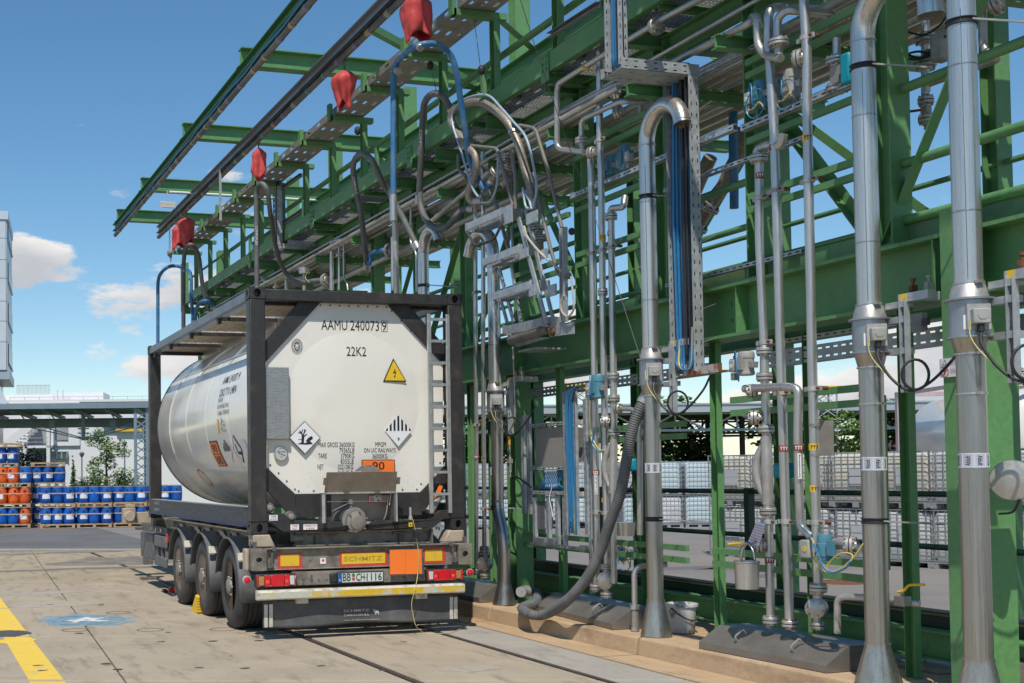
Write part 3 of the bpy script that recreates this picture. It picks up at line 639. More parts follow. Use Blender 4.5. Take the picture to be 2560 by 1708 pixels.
# steam connections, stickers on the frame
for q in ((-1.006,.04,.269), (-.773,.04,.172)):
    o = P('steam_fitting', MB().lathe((q[0], .14, q[2]), (0, -1, 0), [(.06, 0), (.06, .04), (.04, .05), (.04, .09), (.048, .095), (.048, .12), (.03, .125)], 20), IRON)
    P('fitting_cap', MB().lathe((q[0]-.005, .02, q[2]), (0, -1, 0), [(.034, 0), (.03, .02), (.022, .022), (.02, .035)], 12), STEELD, o)
    P('fitting_lug', MB().bar((q[0]-.05, .03, q[2]), (q[0]+.05, .03, q[2]), .02, .02), STEELM, o)
def sticker(lines, z, a, b, ink, y=.012):
    p0, p1 = mac(z, a, y), mac(z, b, y)
LABELS = [((-1.021,.01,.133), (-.93,.01,.193), ['STEAM', 'OUTLET'], PRINT), ((-.789,.01,.031), (-.696,.01,.089), ['STEAM', 'INLET'], REDF), ((-.647,.01,.031), (-.493,.01,.088), ['STEAM M.A.W.P.', '6 BAR'], REDF)]
for a, b, ln, ink in LABELS:
    o = P('steam_label', MB().bb((a[0], .009, a[2]), (b[0], .0145, b[2])), FILM); hh = (b[2]-a[2])/2; ww = b[0]-a[0]
    lettering('label_text', [(s_, (a[0]+ww*(.08 if len(s_) > 5 else .2), .008, b[2]-hh*(i+.88)), (b[0]-ww*(.08 if len(s_) > 5 else .2), .008, b[2]-hh*(i+.18))) for i, s_ in enumerate(ln)], ink, o)
a = (.571,.01,.061); o = P('earth_label', MB().box((a[0], .012, a[2]), (.042, .005, .045)), YEL); P('earth_mark', MB().box((a[0], .0085, a[2]), (.022, .002, .005)).box((a[0], .0085, a[2]), (.005, .002, .024)), PRINT, o)
P('earth_lug', MB().cyl((.578,.03,.109), (.578,.03,.247), .014).cyl((.578,.03,.114), (.579,.03,.15), .022), GALV)
# document tube hung in the corner
tb = ((.835,.09,.196), (.989,.16,.42)); o = P('document_tube', MB().cyl(tb[0], tb[1], .05, 18), GREYP); P('tube_band', MB().cyl(V(tb[0])*.75+V(tb[1])*.25, V(tb[0])*.70+V(tb[1])*.30, .053, 18).cyl(V(tb[0])*1.03-V(tb[1])*.03, tb[0], .056, 18), GREYP, o)
P('orange_tag', MB().poly([(.868,.07,.337), (.949,.07,.388), (.982,.07,.47), (.942,.07,.495)], (0, .004, 0)), ORA, smooth=False)
# lettering wrapped round the flank of the tank
TKR = RT+.006
def wrapL(q):      # q = (ignored, y, height over the axis as an arc)
    a = q.z/TKR; return V((-TKR*math.cos(a), q.y, ZT+TKR*math.sin(a)))
def arc(ya, yb, z0, z1): return ((0, ya, z0), (0, yb, z1))
flank = [('AAMU 240073', 1.80, 1.12, .37, .465), ('9', 1.06, 1.0, .37, .465), ('22K2 T11 L4BN', 1.80, 1.0, .22, .31), ('RID/ADR', 1.81, 1.58, .15, .2), ('UN PORTABLE TANK', 1.82, 1.27, .07, .12), ('TC IMPACT APPROVED', 1.82, 1.23, -.01, .04)]
lettering('flank_lettering', [(s_, *arc(ya, yb, z0, z1)) for s_, ya, yb, z0, z1 in flank], PRINT, ct, wrap=wrapL, ax='x', bold=.002)
def patch(name, mt, ya, yb, z0, z1, parent=ct, off=0., n=6, dia=False):
    mb = MB(); vs = []
    def w_(y, z, o): a = z/TKR; return V((-(TKR+o)*math.cos(a), y, ZT+(TKR+o)*math.sin(a)))
    if dia:
        ym, zm = (ya+yb)/2, (z0+z1)/2
        for i in range(n): 
            for s_ in (0,): pass
        rows_ = [((ym+(yb-ya)/2*(1-abs(t))), (ym-(yb-ya)/2*(1-abs(t))), zm+t*(z1-z0)/2) for t in [x/n for x in range(-n, n+1)]]
    else: rows_ = [(ya, yb, z0+(z1-z0)*i/n) for i in range(n+1)]
    for a, b, z in rows_: vs += [w_(a, z, off), w_(b, z, off)]
    mb.add(vs, [(2*i, 2*i+1, 2*i+3, 2*i+2) for i in range(len(rows_)-1)])
    return P(name, mb, mt, parent, smooth=False, fix=False)
o = patch('flank_placard', PRINT, 2.45, 2.02, -.64, -.30); patch('placard_field', ORA, 2.43, 2.04, -.625, -.315, o, .002); patch('placard_rule', PRINT, 2.43, 2.04, -.475, -.465, o, .003)
lettering('placard_numbers', [('90', (0, 2.35, -.445), (0, 2.12, -.34)), ('3082', (0, 2.39, -.605), (0, 2.08, -.495))], PRINT, o, wrap=lambda q: V((-(TKR+.004)*math.cos(q.z/TKR), q.y, ZT+(TKR+.004)*math.sin(q.z/TKR))), ax='x')
o = patch('flank_class_diamond', FILM, 1.86, 1.46, -.605, -.295, dia=True); mb = MB()
for q in range(5):
    y = 1.79-q*.062; h_ = .05+.09*(1-abs(q-2)/2.4); a0, a1 = -.445/TKR, (-.445+h_)/TKR
    mb.add([(-(TKR+.004)*math.cos(a), yy, ZT+(TKR+.004)*math.sin(a)) for a in (a0, a1) for yy in (y, y-.036)], [(0, 1, 3, 2)])
P('stripes', mb, PRINT, o, fix=False)
o = patch('flank_hazard_diamond', PRINT, 1.36, .97, -.615, -.255, dia=True); patch('field', FILM, 1.33, 1.0, -.59, -.28, o, .002, dia=True)
patch('tree_sign', PRINT, 1.20, 1.16, -.49, -.37, o, .004); patch('fish_sign', PRINT, 1.16, 1.04, -.50, -.46, o, .004)
o = patch('approval_plate', YELP, 1.84, 1.76, -.226, -.048)
lettering('blue_print', [('24', (0, 1.67, -.12), (0, 1.59, -.04)), ('4', (0, 1.67, -.21), (0, 1.62, -.14)), ('CO', (0, 1.56, -.10), (0, 1.49, -.07)), ('TIME', (0, 1.56, -.15), (0, 1.47, -.12)), ('BULK', (0, 1.58, -.215), (0, 1.44, -.185))], pm('blue_print', (.05, .12, .40), .5), ct, wrap=wrapL, ax='x')
patch('white_sticker', FILM, .96, .72, -.545, -.33)
mb = MB(); n = 30
for i in range(n):
    a, b = 2*math.pi*i/n, 2*math.pi*(i+1)/n
    pts = [(3.77-.19*r*math.cos(t), -.82+.155*r*math.sin(t)) for r, t in ((.86, a), (1, a), (1, b), (.86, b))]
    mb.add([(-TKR*math.cos(z/TKR), y, ZT+TKR*math.sin(z/TKR)) for y, z in pts], [(0, 1, 2, 3)])
for s_ in range(8):
    t0, t1 = -.8+.2*s_, -.6+.2*s_
    pts = [(3.77-.19*(t*.72+d_), -.82+.155*(t*-.66)) for t, d_ in ((t0, -.05), (t1, -.05), (t1, .05), (t0, .05))]; mb.add([(-TKR*math.cos(z/TKR), y, ZT+TKR*math.sin(z/TKR)) for y, z in pts], [(0, 1, 2, 3)])
P('prohibition_sign', mb, REDF, fix=False)
lettering('rail_lettering', [('CRONOS', (-W2-.001, 5.6, .205), (-W2-.001, 5.17, .255)), ('240073', (-W2-.001, 5.6, .115), (-W2-.001, 5.17, .155))], FILM, ct, ax='x')


# ================================================================ chassis trailer
tr = thing('container_trailer', 'grey three-axle container chassis trailer with red tail lights and rear mud flap', 'trailer', (4.637, 12.434, 0), R(-.5))
FRAMEG = pm('chassis_grey', (.13, .125, .115), .6, .2, col2=(.26, .235, .20), sc=4, lo=.45, hi=.7, var=.18, bump=.08)
FRAMEL = pm('dusty_chassis', (.27, .245, .205), .65, .25, rust=((.20, .10, .055), 11, .62, .72), col2=(.13, .112, .095), sc=6, lo=.42, hi=.66, var=.2, bump=.12)
FRAMEB = pm('beige_casting', (.44, .37, .28), .7, .1, col2=(.34, .27, .19), sc=6, var=.12, bump=.1)
BUMP_ = pm('bumper_white', (.60, .56, .48), .5, .1, col2=(.24, .21, .17), sc=8, lo=.52, hi=.68, var=.1)
GUARD = pm('mudguard_plastic', (.10, .105, .11), .6, 0, col2=(.16, .155, .15), sc=3, var=.12)
FLAPM = pm('flap_rubber', (.075, .077, .08), .7, 0, col2=(.12, .115, .11), sc=3, var=.15)
def Q(name, mb, mt, parent=tr, bw=0, **k):
    o = mb.build(name, mt, parent, **k)
    if bw: bevel(o, bw)
    return o
for sx in (-1, 1):
    Q('main_beam', MB().ib((sx*.48, .1, .91), (sx*.48, 10.5, .91), .34, .14, .015), FRAMEG)
    Q('side_channel', MB().ch((sx*.92, .5, 1.02), (sx*.92, 5.6, 1.02), .12, .06, flip=sx), FRAMEL)
for y in (.95, 1.7, 2.35, 3.1, 3.8, 4.8): Q('cross_member', MB().bar((-1.05, y, .99), (1.05, y, .99), .10, .10), FRAMEG)
Q('rear_bolster', MB().ib((-.70, .16, 1.03), (.84, .16, 1.03), .15, .14, .014), FRAMEL)
Q('bolster_stop', MB().cyl((-.74, .14, 1.05), (-.62, .14, 1.05), .05).box((.84, .12, 1.03), (.02, .14, .16)), FRAMEG)
# twist-lock pedestals under the container corners and the folded bolster ends
for sx in (-1, 1):
    x0 = sx*1.19; x1 = sx*.93
    pts = [(sx*1.20, 1.095), (sx*1.02, 1.095), (sx*.955, .96), (sx*1.20, .96)]
    Q('twist_lock_pedestal', MB().poly([(x, .0, z) for x, z in pts], (0, .2, 0)), FRAMEB, bw=.015)
    Q('lock_pin', MB().bar((sx*1.19, -.02, 1.02), (sx*1.19, -.02, .93), .03, .06).cyl((sx*1.22, .05, .99), (sx*1.12, .05, .99), .035), IRON)
    # front pair further forward under the far corners
    Q('front_pedestal', MB().bb((sx*1.2, 5.8, .93), (sx*.8, 6.0, 1.10)), FRAMEG, bw=.01)
Q('front_cross_beam', MB().bar((-1.15, 5.9, .985), (1.15, 5.9, .985), .2, .16), FRAMEG)
Q('far_bolster', MB().bar((-1.2, 8.6, 1.02), (1.2, 8.6, 1.02), .22, .18), FRAMEB, bw=.01)
Q('far_twist_lock', MB().box((-1.13, 8.5, 1.06), (.2, .25, .26)).cyl((-1.13, 8.34, 1.05), (-1.13, 8.4, 1.05), .09).box((-1.1, 8.5, 1.22), (.14, .2, .06)), FRAMEB, bw=.01)
Q('neck', MB().bb((-.55, 6.2, .78), (.55, 10.6, 1.0)), FRAMEG)
# rear cross plate
a, b = (-1.076,-.05,.955), (1.096,-.05,.69)
zt_, zb_ = (-1.076,-.05,.952)[2], (-1.079,-.05,.722)[2]
Q('rear_plate', MB().bb((-1.08, -.05, zb_), (1.08, .0, zt_)).bb((-1.08, -.10, zt_-.012), (1.08, .05, zt_)).bb((-1.08, -.07, zb_), (1.08, .0, zb_+.012)), FRAMEL, bw=.004)
for sx in (-1, 1):
    xo, xi = sx*1.245, sx*1.085; zc = (zt_+zb_)/2
    mb = MB(); n = 20; o_ = V(((xo+xi)/2, -.10, zc)); pts_o = []; pts_i = []
    for i in range(n):
        t = 2*math.pi*i/n; c_, s_ = math.cos(t), math.sin(t); k = 1/max(abs(c_)/.08, abs(s_)/.115); pts_o.append(o_+V((c_*k, 0, s_*k))); pts_i.append(o_+V((.033*c_, 0, .026*s_ if sx < 0 else .033*s_)))
    mb.add(pts_o+pts_i+[p+V((0, .05, 0)) for p in pts_i]+[p+V((0, .2, 0)) for p in pts_o], [(i, (i+1) % n, n+(i+1) % n, n+i) for i in range(n)]+[(n+i, n+(i+1) % n, 2*n+(i+1) % n, 2*n+i) for i in range(n)]+[(i, 3*n+i, 3*n+(i+1) % n, (i+1) % n) for i in range(n)])
    o = Q('end_casting', mb, FRAMEL)
    Q('casting_void', MB().box(((xo+xi)/2, -.04, zc), (.12, .02, .1)), IRON, o)
    if sx < 0: Q('corner_wing', MB().bb((-1.29, -.02, zb_-.01), (-1.245, .12, zt_+.0)), FRAMEB, bw=.02)
    # lock levers
    zz = (-1.059,-.08,.758)[2]
    Q('lock_lever', MB().bar((sx*1.02, -.085, zz+.15), (sx*1.03, -.085, zz+.03), .022, .012, up=(0, 1, 0)).box((sx*1.04, -.085, zz+.02), (.07, .012, .04)).cyl((sx*1.0, -.10, zz+.19), (sx*1.0, -.05, zz+.19), .025), IRON)
def panel(name, z0, z1, y, mt, parent=tr, d=.004): return Q(name, MB().bb((z0[0], y, z0[2]), (z1[0], y+d, z1[2])), mt, parent, smooth=False)
o = panel('marker_plate', (-.955,-.05,.727), (-.685,-.05,.895), -.056, REDF); panel('marker_field', (-.924,-.05,.761), (-.719,-.05,.88), -.059, YELP, o)
o = panel('marker_plate', (.681,-.05,.741), (.947,-.05,.912), -.056, REDF); panel('marker_field', (.706,-.05,.767), (.908,-.05,.887), -.059, YELP, o)
o = panel('name_plate', (-.272,-.05,.732), (.278,-.05,.888), -.056, REDF); panel('name_field', (-.245,-.05,.762), (.245,-.05,.876), -.059, YELP, o)
OCHRE = pm('faded_print', (.42, .26, .03), .5, var=.15)
lettering('name_lettering', [('SCHMITZ', (-.223,-.06,.791), (.213,-.06,.842))], OCHRE, o)
panel('small_sticker', (-.486,-.05,.773), (-.423,-.05,.834), -.055, FILM); panel('sticker_mark', (-.467,-.05,.801), (-.44,-.05,.822), -.058, REDF)
o = panel('orange_plate_frame', (.278,-.09,.63), (.662,-.09,.906), -.112, IRON); panel('orange_plate', (.277,-.115,.643), (.454,-.115,.903), -.116, ORA, o); panel('orange_plate', (.457,-.115,.64), (.642,-.115,.901), -.116, ORA, o)
# lamp bar, number plate
Q('lamp_bar', MB().bb((-.80, -.06, .555), (.72, -.03, .70)), FRAMEL, bw=.003)
mb = MB()
for u_, v_, r_ in ((1105, 770, .016), (1105, 797, .013), (1157, 765, .02), (1160, 742, .016), (1208, 773, .011), (1260, 770, .011), (1772, 757, .009), (1820, 757, .008), (1155, 640, .01)):
    pass
for p, r_ in (((-.677,0,.614), .017), ((-.678,0,.572), .014), ((-.589,0,.612), .02), ((-.586,0,.651), .015), ((-.506,0,.604), .012), ((-.42,0,.606), .012), ((.453,0,.598), .010), ((.536,0,.595), .008), ((-.592,0,.814), .009)): mb.lathe((p[0], -.063 if p[2] < .72 else -.054, p[2]), (0, 1, 0), [(r_, 0), (r_, .008)], 14)
Q('bolt_hole', mb, IRON)['kind'] = 'stuff'
Q('plate_lamp', MB().box((-.349,-.07,.622), (.075, .06, .10)), RUBBERB, bw=.015)
a, b = (-.308,-.09,.557), (.212,-.09,.681)
o = Q('number_plate_holder', MB().bb((a[0], -.09, a[2]), (b[0], -.06, b[2])), RUBBERB, bw=.004)
PLT = pm('plate_film', (.62, .66, .62), .4, col2=(.48, .51, .47), sc=9, var=.04)
a2, b2 = (-.299,-.092,.574), (.202,-.092,.669); pl = Q('number_plate', MB().bb((a2[0], -.095, a2[2]), (b2[0], -.09, b2[2])), PLT, o)
Q('plate_stripe', MB().bb((a2[0], -.0975, a2[2]), ((-.26,-.09,.573)[0], -.0951, b2[2])), pm('plate_blue', (.01, .09, .38), .4), o)
DG = pm('plate_green', (.02, .075, .045), .5)
lettering('plate_letters', [('BB', (-.25,-.097,.586), (-.16,-.097,.667)), ('CH', (-.101,-.098,.584), (-.007,-.098,.665)), ('1116', (.017,-.098,.583), (.19,-.097,.663))], DG, o)
lettering('country_letter', [('D', (-.291,-.098,.59), (-.275,-.098,.61))], FILM, o)
p = (-.131,-.098,.648); Q('plate_seal', MB().lathe((p[0], -.0955, p[2]), (0, -1, 0), [(.019, 0), (.019, .003)], 18), GREENO, o); p = (-.131,-.098,.607); Q('plate_seal', MB().lathe((p[0], -.0955, p[2]), (0, -1, 0), [(.017, 0), (.017, .003)], 18), REDF, o); p = (.002,-.098,.62); Q('plate_dot', MB().lathe((p[0], -.0955, p[2]), (0, -1, 0), [(.006, 0), (.006, .003)], 10), DG, o)
LENSW = pm('clear_lens', (.55, .55, .53), .2, var=.05)
def tail(a, b, flip):
    o = Q('tail_light', MB().bb((a[0]-.008, -.135, a[2]-.008), (b[0]+.008, -.06, b[2]+.008)), RUBBERB, bw=.01)
    w_ = b[0]-a[0]; f = lambda u: a[0]+w_*(1-u if flip else u)
    def seg(n_, u0, u1, mt, ins=.0): x0, x1 = sorted((f(u0), f(u1))); return Q(n_, MB().bb((x0+.002, -.148, a[2]+ins), (x1-.002, -.135, b[2]-ins)), mt, o, bw=.006)
    seg('red_lens', .0, .05, RED); seg('turn_lens', .05, .2, AMB, .012); seg('red_lens', .2, .36, RED); seg('red_lens', .36, .70, RED); seg('red_lens', .70, .84, RED); seg('reverse_lens', .84, .965, LENSW, .012); seg('red_lens', .965, 1., RED)
    hot = pm('lens_reflector', (.85, .06, .05), .15)
    for u in (.28, .77): Q('reflector', MB().lathe((f(u), -.147, (a[2]*.62+b[2]*.38)), (0, -1, 0), [(.022, 0), (.018, .004), (.006, .006)], 16), hot, o)
    mb = MB()
    for u in (.06, .35, .72, .94):
        for v_ in (.06, .94): mb.lathe((f(u), -.147, a[2]+(b[2]-a[2])*v_), (0, -1, 0), [(.006, 0), (.005, .004)], 8)
    Q('lens_screw', mb, STEEL, o)
tail((-1.207,-.13,.562), (-.78,-.13,.681), False); tail((.699,-.13,.563), (1.113,-.13,.675), True)
# bumper bar with worn yellow strip
z0_, z1_ = .425, .53
Q('bumper', MB().prof((-1.215, -.17, (z0_+z1_)/2), (1.10, -.17, (z0_+z1_)/2), [(-.05, -.05), (.035, -.05), (.05, -.035), (.05, .03), (.03, .05), (-.05, .05)]), BUMP_, bw=.004)
STRIP = pm('reflective_strip', (.62, .42, .03), .4, 0, col2=(.50, .50, .42), sc=2.4, lo=.46, hi=.54, var=.14, vsc=30)
Q('yellow_strip', MB().bb((-1.19, -.225, z0_+.018), (1.09, -.2205, z1_-.022)), STRIP)
for x in (-.72, .62): Q('bumper_bracket', MB().box((x, -.13, .40), (.13, .05, .05)), BUMP_)
# mud flap: one sheet with a gentle wave
mb = MB(); nx, nz = 40, 10; vs = []
for j in range(nz+1):
    for i in range(nx+1):
        u, v_ = i/nx, j/nz; x = -1.13+2.19*u; z = .415-.285*v_-.012*math.sin(u*9)*v_
        y = -.10+.02*math.sin(u*15+.6)*v_+.012*math.sin(u*7)*v_-.01*v_; vs.append((x, y, z))
mb.add(vs, [(j*(nx+1)+i, j*(nx+1)+i+1, (j+1)*(nx+1)+i+1, (j+1)*(nx+1)+i) for j in range(nz) for i in range(nx)])
fl = Q('mud_flap', mb, FLAPM); sd = fl.modifiers.new('t', 'SOLIDIFY'); sd.thickness = .006
def flapy(x, z): u = (x+1.13)/2.19; v_ = (.415-z)/.285; return -.10+.02*math.sin(u*15+.6)*v_+.012*math.sin(u*7)*v_-.01*v_-.006
FLPR = pm('flap_print', (.52, .50, .46), .6, var=.2)
wrapF = lambda q: V((q.x, flapy(q.x, q.z)-.002, q.z))
lettering('flap_lettering', [('SCHMITZ', (-.249,-.1,.261), (.039,-.1,.287)), ('CARGOBULL', (-.249,-.1,.217), (.039,-.1,.241)), ('The TrailerCompany.', (-.25,-.1,.167), (.15,-.1,.181))], FLPR, fl, wrap=wrapF)
c = V((.113,-.1,.246)); mb = MB()
ele_ = [(-.55,.25), (-.2,.5), (.3,.45), (.6,.25), (.62,-.5), (.42,-.5), (.4,-.1), (.05,-.1), (.0,-.5), (-.2,-.5), (-.22,-.05), (-.5,.05), (-.62,.55), (-.5,.8), (-.72,.75), (-.74,.4)]
pts = [(c.x+a*.05, flapy(c.x, c.z)-.006, c.z+b*.05) for a, b in ele_]; mb.poly(pts, (0, .001, 0)); Q('flap_emblem', mb, FLPR, fl, smooth=False)
for x in (-1.10, -1.045, .985, 1.035):
    mb = MB(); vs = []
    for j in range(9):
        z = .375-.235*j/8
        for xx in (x-.02, x+.02): vs.append((xx, flapy(xx, z)-.006, z))
    mb.add(vs, [(2*j, 2*j+1, 2*j+3, 2*j+2) for j in range(8)]); Q('flap_strip', mb, BUMP_, fl, fix=False)
# marker lamps on rubber arms
for sx in (-1, 1):
    o = Q('marker_lamp_arm', MB().tube([(sx*1.12, -.05, .60), (sx*1.2, -.06, .66), (sx*1.235, -.06, .685)], .018, 8), RUBBERB)
    if sx < 0: p = (-1.292,-.06,.632)
    else: p = (1.225, -.06, (1.165,-.06,.631)[2])
    Q('marker_lamp', MB().lathe((p[0], -.05, p[2]), (0, -1, 0), [(.045, 0), (.045, .025), (.035, .03)], 20), GALVW, o); Q('lamp_lens', MB().lathe((p[0], -.08, p[2]), (0, -1, 0), [(.034, 0), (.03, .018), (.012, .028)], 20), RED, o)
# wheels
RIMM = pm('rusty_rim', (.30, .21, .15), .7, .3, col2=(.17, .12, .09), sc=6, var=.2, bump=.15)
HUBM = pm('hub_grey', (.30, .285, .26), .6, .4, col2=(.2, .18, .15), sc=8, var=.2)
TR, TW = .475, .36
tp = [(.285, .0), (.30, -.01), (.36, -.012), (.43, .006), (.458, .03), (.468, .045)]
full = [(.285, 0), (.30, -.01), (.34, -.014), (.40, -.008), (.44, .008), (.462, .026), (.472, .045)]
groove = []
for k in range(5):
    y0 = .05+k*.056; groove += [(TR, y0), (TR, y0+.044), (TR-.014, y0+.047), (TR-.014, y0+.054)]
tyre_prof = full+groove+[(TR, .33), (.472, .335), (.44, .355), (.40, .366), (.30, .366), (.285, .36)]
me_tyre = MB().lathe((0, 0, 0), (1, 0, 0), tyre_prof, 56).mesh('tyre', RUBBER, True, 40)
rim_prof = [(.287, .0), (.29, .012), (.272, .02), (.262, .05), (.255, .10), (.235, .125), (.225, .128), (.218, .128)]
mb = MB().lathe((0, 0, 0), (1, 0, 0), rim_prof, 48); me_rim = mb.mesh('rim', RIMM, True, 40)
me_disc = MB().lathe((0, 0, 0), (1, 0, 0), [(.245, .13), (.21, .085), (.19, .07), (.15, .07), (.11, .085)], 40).mesh('wheel_disc', RIMM, True, 40)
me_hub = MB().lathe((0, 0, 0), (1, 0, 0), [(.128, .12), (.128, .03), (.118, .012), (.092, .008), (.088, -.02), (.07, -.034), (.02, -.038)], 32).mesh('hub', HUBM, True, 35)
mb = MB()
for i in range(10):
    a = 2*math.pi*i/10; mb.lathe((.075, .1675*math.cos(a), .1675*math.sin(a)), (-1, 0, 0), [(.021, 0), (.021, .034), (.013, .038), (.013, .062)], 6)
me_nut = mb.mesh('wheel_nut', HUBM)
mb = MB()
for i in range(6):
    a = 2*math.pi*i/6+.2; mb.lathe((.012, .105*math.cos(a), .105*math.sin(a)), (-1, 0, 0), [(.014, 0), (.014, .02), (.006, .03)], 6)
me_hb = mb.mesh('hub_bolt', HUBM)
axles = [1.06, 2.47, 3.90]
for ya in axles:
    for sx in (-1, 1):
        wz = .475
        wh = inst('wheel', me_tyre, tr, (sx*1.19, ya, wz), (random.uniform(0, 6), 0, 0 if sx < 0 else math.pi))
        for nm, me in (('rim', me_rim), ('wheel_disc', me_disc), ('hub', me_hub), ('wheel_nut', me_nut), ('hub_bolt', me_hb)): inst(nm, me, wh)
        # mudguard: bent sheet over the rear half, flat skirt behind
        mb = MB(); xs = (sx*1.235, sx*.80); pts = []
        for k in range(13):
            a = R(168-k*13.2); pts.append((ya+.565*math.cos(a), wz+.01+.555*math.sin(a)))
        pts = [(ya-p[0]+ya, p[1]) for p in pts]      # open to the front, skirt to the rear
        pts.append((ya-.60, wz-.14))
        prof_o = pts; vs = []
        for (y, z) in pts:
            for x in (xs[0]-sx*.0, xs[0]-sx*.03, xs[1]): vs.append((x, y, z-(.022 if x == xs[0] else 0)))
        n = len(pts); mb.add(vs, [(3*i+j, 3*i+j+1, 3*i+j+4, 3*i+j+3) for i in range(n-1) for j in (0, 1)])
        gd = Q('mudguard', mb, GUARD); sd = gd.modifiers.new('t', 'SOLIDIFY'); sd.thickness = .008
        Q('mudguard_bracket', MB().box((sx*1.19, ya-.555, wz+.36), (.10, .02, .085), M.Rotation(R(-18), 3, 'X')), BUMP_, gd)
    Q('axle', MB().cyl((-.8, ya, .475), (.8, ya, .475), .07).cyl((-.85, ya, .475), (-.55, ya, .475), .2).cyl((.55, ya, .475), (.85, ya, .475), .2), FRAMEG)
    for sx in (-1, 1): Q('air_spring', MB().lathe((sx*.5, ya+.35, .45), (0, 0, 1), [(.13, 0), (.15, .05), (.13, .12), (.15, .2), (.12, .26)], 20), RUBBERB)
# spare carrier rack ahead of the wheels, rear lamp wedge, reflector
Q('pallet_rack_bar', MB().bb((-1.22, 4.75, .70), (-1.18, 5.6, .86)).bb((-1.22, 4.75, .42), (-1.18, 5.6, .56)), GUARD, bw=.01)
[Q('pallet_rack_upright', MB().bb((-1.2, y, .5), (-1.17, y+.08, .8)), GUARD) for y in (4.78, 5.1, 5.45)]
Q('bracket_arm', MB().bar((-1.15, 4.9, .93), (-1.2, 6.7, .94), .03, .10).cyl((-1.2, 6.65, .92), (-1.3, 6.75, .92), .03), IRON)
for y in (5.2, 5.6, 6.0): Q('arm_hole', MB().lathe((-1.196, y, .935), (-1, 0, 0), [(.03, 0), (.03, .004)], 14), FRAMEB)
Q('support_wedge', MB().poly([(-1.0, 4.5, .95), (-1.0, 5.7, .95), (-1.0, 5.7, .75), (-1.0, 4.5, .60)], (.02, 0, 0)), FRAMEG)
Q('locker_box', MB().bb((-1.15, 6.1, .45), (-.6, 7.2, .85)), GUARD, bw=.02)
Q('side_reflector', MB().box((-1.24, 4.52, .86), (.02, .06, .12)), REDF)
Q('landing_leg', MB().bb((-.95, 8.0, .25), (-.8, 8.15, .95)).bb((-1.0, 7.95, .0), (-.75, 8.2, .04)), FRAMEG)
Q('landing_leg', MB().bb((.8, 8.0, .25), (.95, 8.15, .95)).bb((.75, 7.95, .0), (1., 8.2, .04)), FRAMEG)
for k, pts in enumerate(([(-.6, .3, .9), (-.35, .05, .80), (-.1, .1, .76), (.2, .3, .84)], [(.1, .4, .88), (.35, .1, .78), (.55, .12, .74), (.8, .4, .86)], [(-.95, .35, .82), (-.8, .12, .72), (-.6, .1, .70), (-.4, .4, .8)], [(.3, .2, 1.0), (.5, .05, .93), (.75, .08, .95), (.9, .3, 1.02)])): Q('air_line', MB().tube(smooth_path(pts, 8), .011, 7), RUBBERB if k != 2 else REDF)
# wheel chock, chock lamp and earthing lead on the ground
cx, cy = 3.40, 14.90-.62
p = (3.431,15.062,0)
ch = thing('wheel_chock', 'yellow wedge-shaped wheel chock against the middle trailer tyre', 'wheel chock', (3.50, 15.22, 0), R(179.5))
MB().poly([(-.06, -.17, 0), (-.06, .16, 0), (-.06, .17, .05), (-.06, .15, .22), (-.06, .11, .235)], (.14, 0, 0)).build('wedge', YEL, ch, smooth=False)
mb = MB()
for k in range(6): mb.bb((-.082, .155-k*.0, .03+k*.033), (.082, .185-k*.004, .045+k*.033))
mb.build('tread', YEL, ch)
lead = [(.519,-.13,1.282), (.552,-.13,1.177), (.576,-.13,1.048), (.595,-.14,.856), (.579,-.15,.632), (.508,-.24,.483), (.469,-.24,.341), (.484,-.24,.214), (.511,-.26,.096)]
tw = lambda l: (4.637+l[0]*math.cos(R(-.5))-l[1]*math.sin(R(-.5)), 12.434+l[0]*math.sin(R(-.5))+l[1]*math.cos(R(-.5)), l[2])
gp = [(5.284,12.26,.008), (5.392,12.151,.008), (5.593,12.248,.008), (5.891,12.583,.008), (6.161,12.958,.008), (6.317,13.344,.008), (6.36,13.664,.008)]
el = thing('earthing_lead', 'thin yellow-green earthing lead hanging from the trailer to the ground', 'cable')
MB().tube(smooth_path([tw(q) for q in lead]+gp, 8), .0036, 6).build('lead', YELC, el)
MB().box(tw((.569,-.14,1.065)), (.05, .05, .09)).build('clamp', RUBBERB, el)


# ================================================================ loading rack
GR = GREEN
rk = thing('loading_rack', 'tall green steel loading rack with walkway, columns and deep girder over the pipework', 'steel structure')
def G(name, mb, mt=GR, parent=rk, bw=0, **k):
    o = mb.build(name, mt, parent, **k)
    if bw: bevel(o, bw)
    return o
Y0, Y1 = 4.2, 30.6
# deep girder on legs
G('girder', MB().ib((7.1, Y0, 3.13), (7.1, Y1, 3.13), .47, .30, .028, .014))
for y in (5.6, 7.02, 9.2, 11.4, 13.35, 15.6, 17.8, 20.): G('girder_stiffener', MB().bb((6.965, y-.006, 2.925), (7.09, y+.006, 3.335)))
for y in (6.745, 13.45, 19.8, 26.):
    G('girder_leg', MB().ib((7.06, y, .17), (7.06, y, 2.894), .33 if y < 8 else .22, .22, .016, .01), GREENW if y < 8 else GR)
    G('leg_base', MB().bb((6.9, y-.16, .17), (7.22, y+.16, .20)), GREENW)
G('leg_cover_plate', MB().bb((6.925, 6.58, .20), (6.945, 6.91, 3.52)), GREEN)
# bolts on the girder web
mb = MB()
for y in (9.42, 9.32):
    for z in (3.06, 3.2): mb.lathe((7.093, y, z), (-1, 0, 0), [(.016, 0), (.016, .02)], 6)
G('web_bolt', mb)
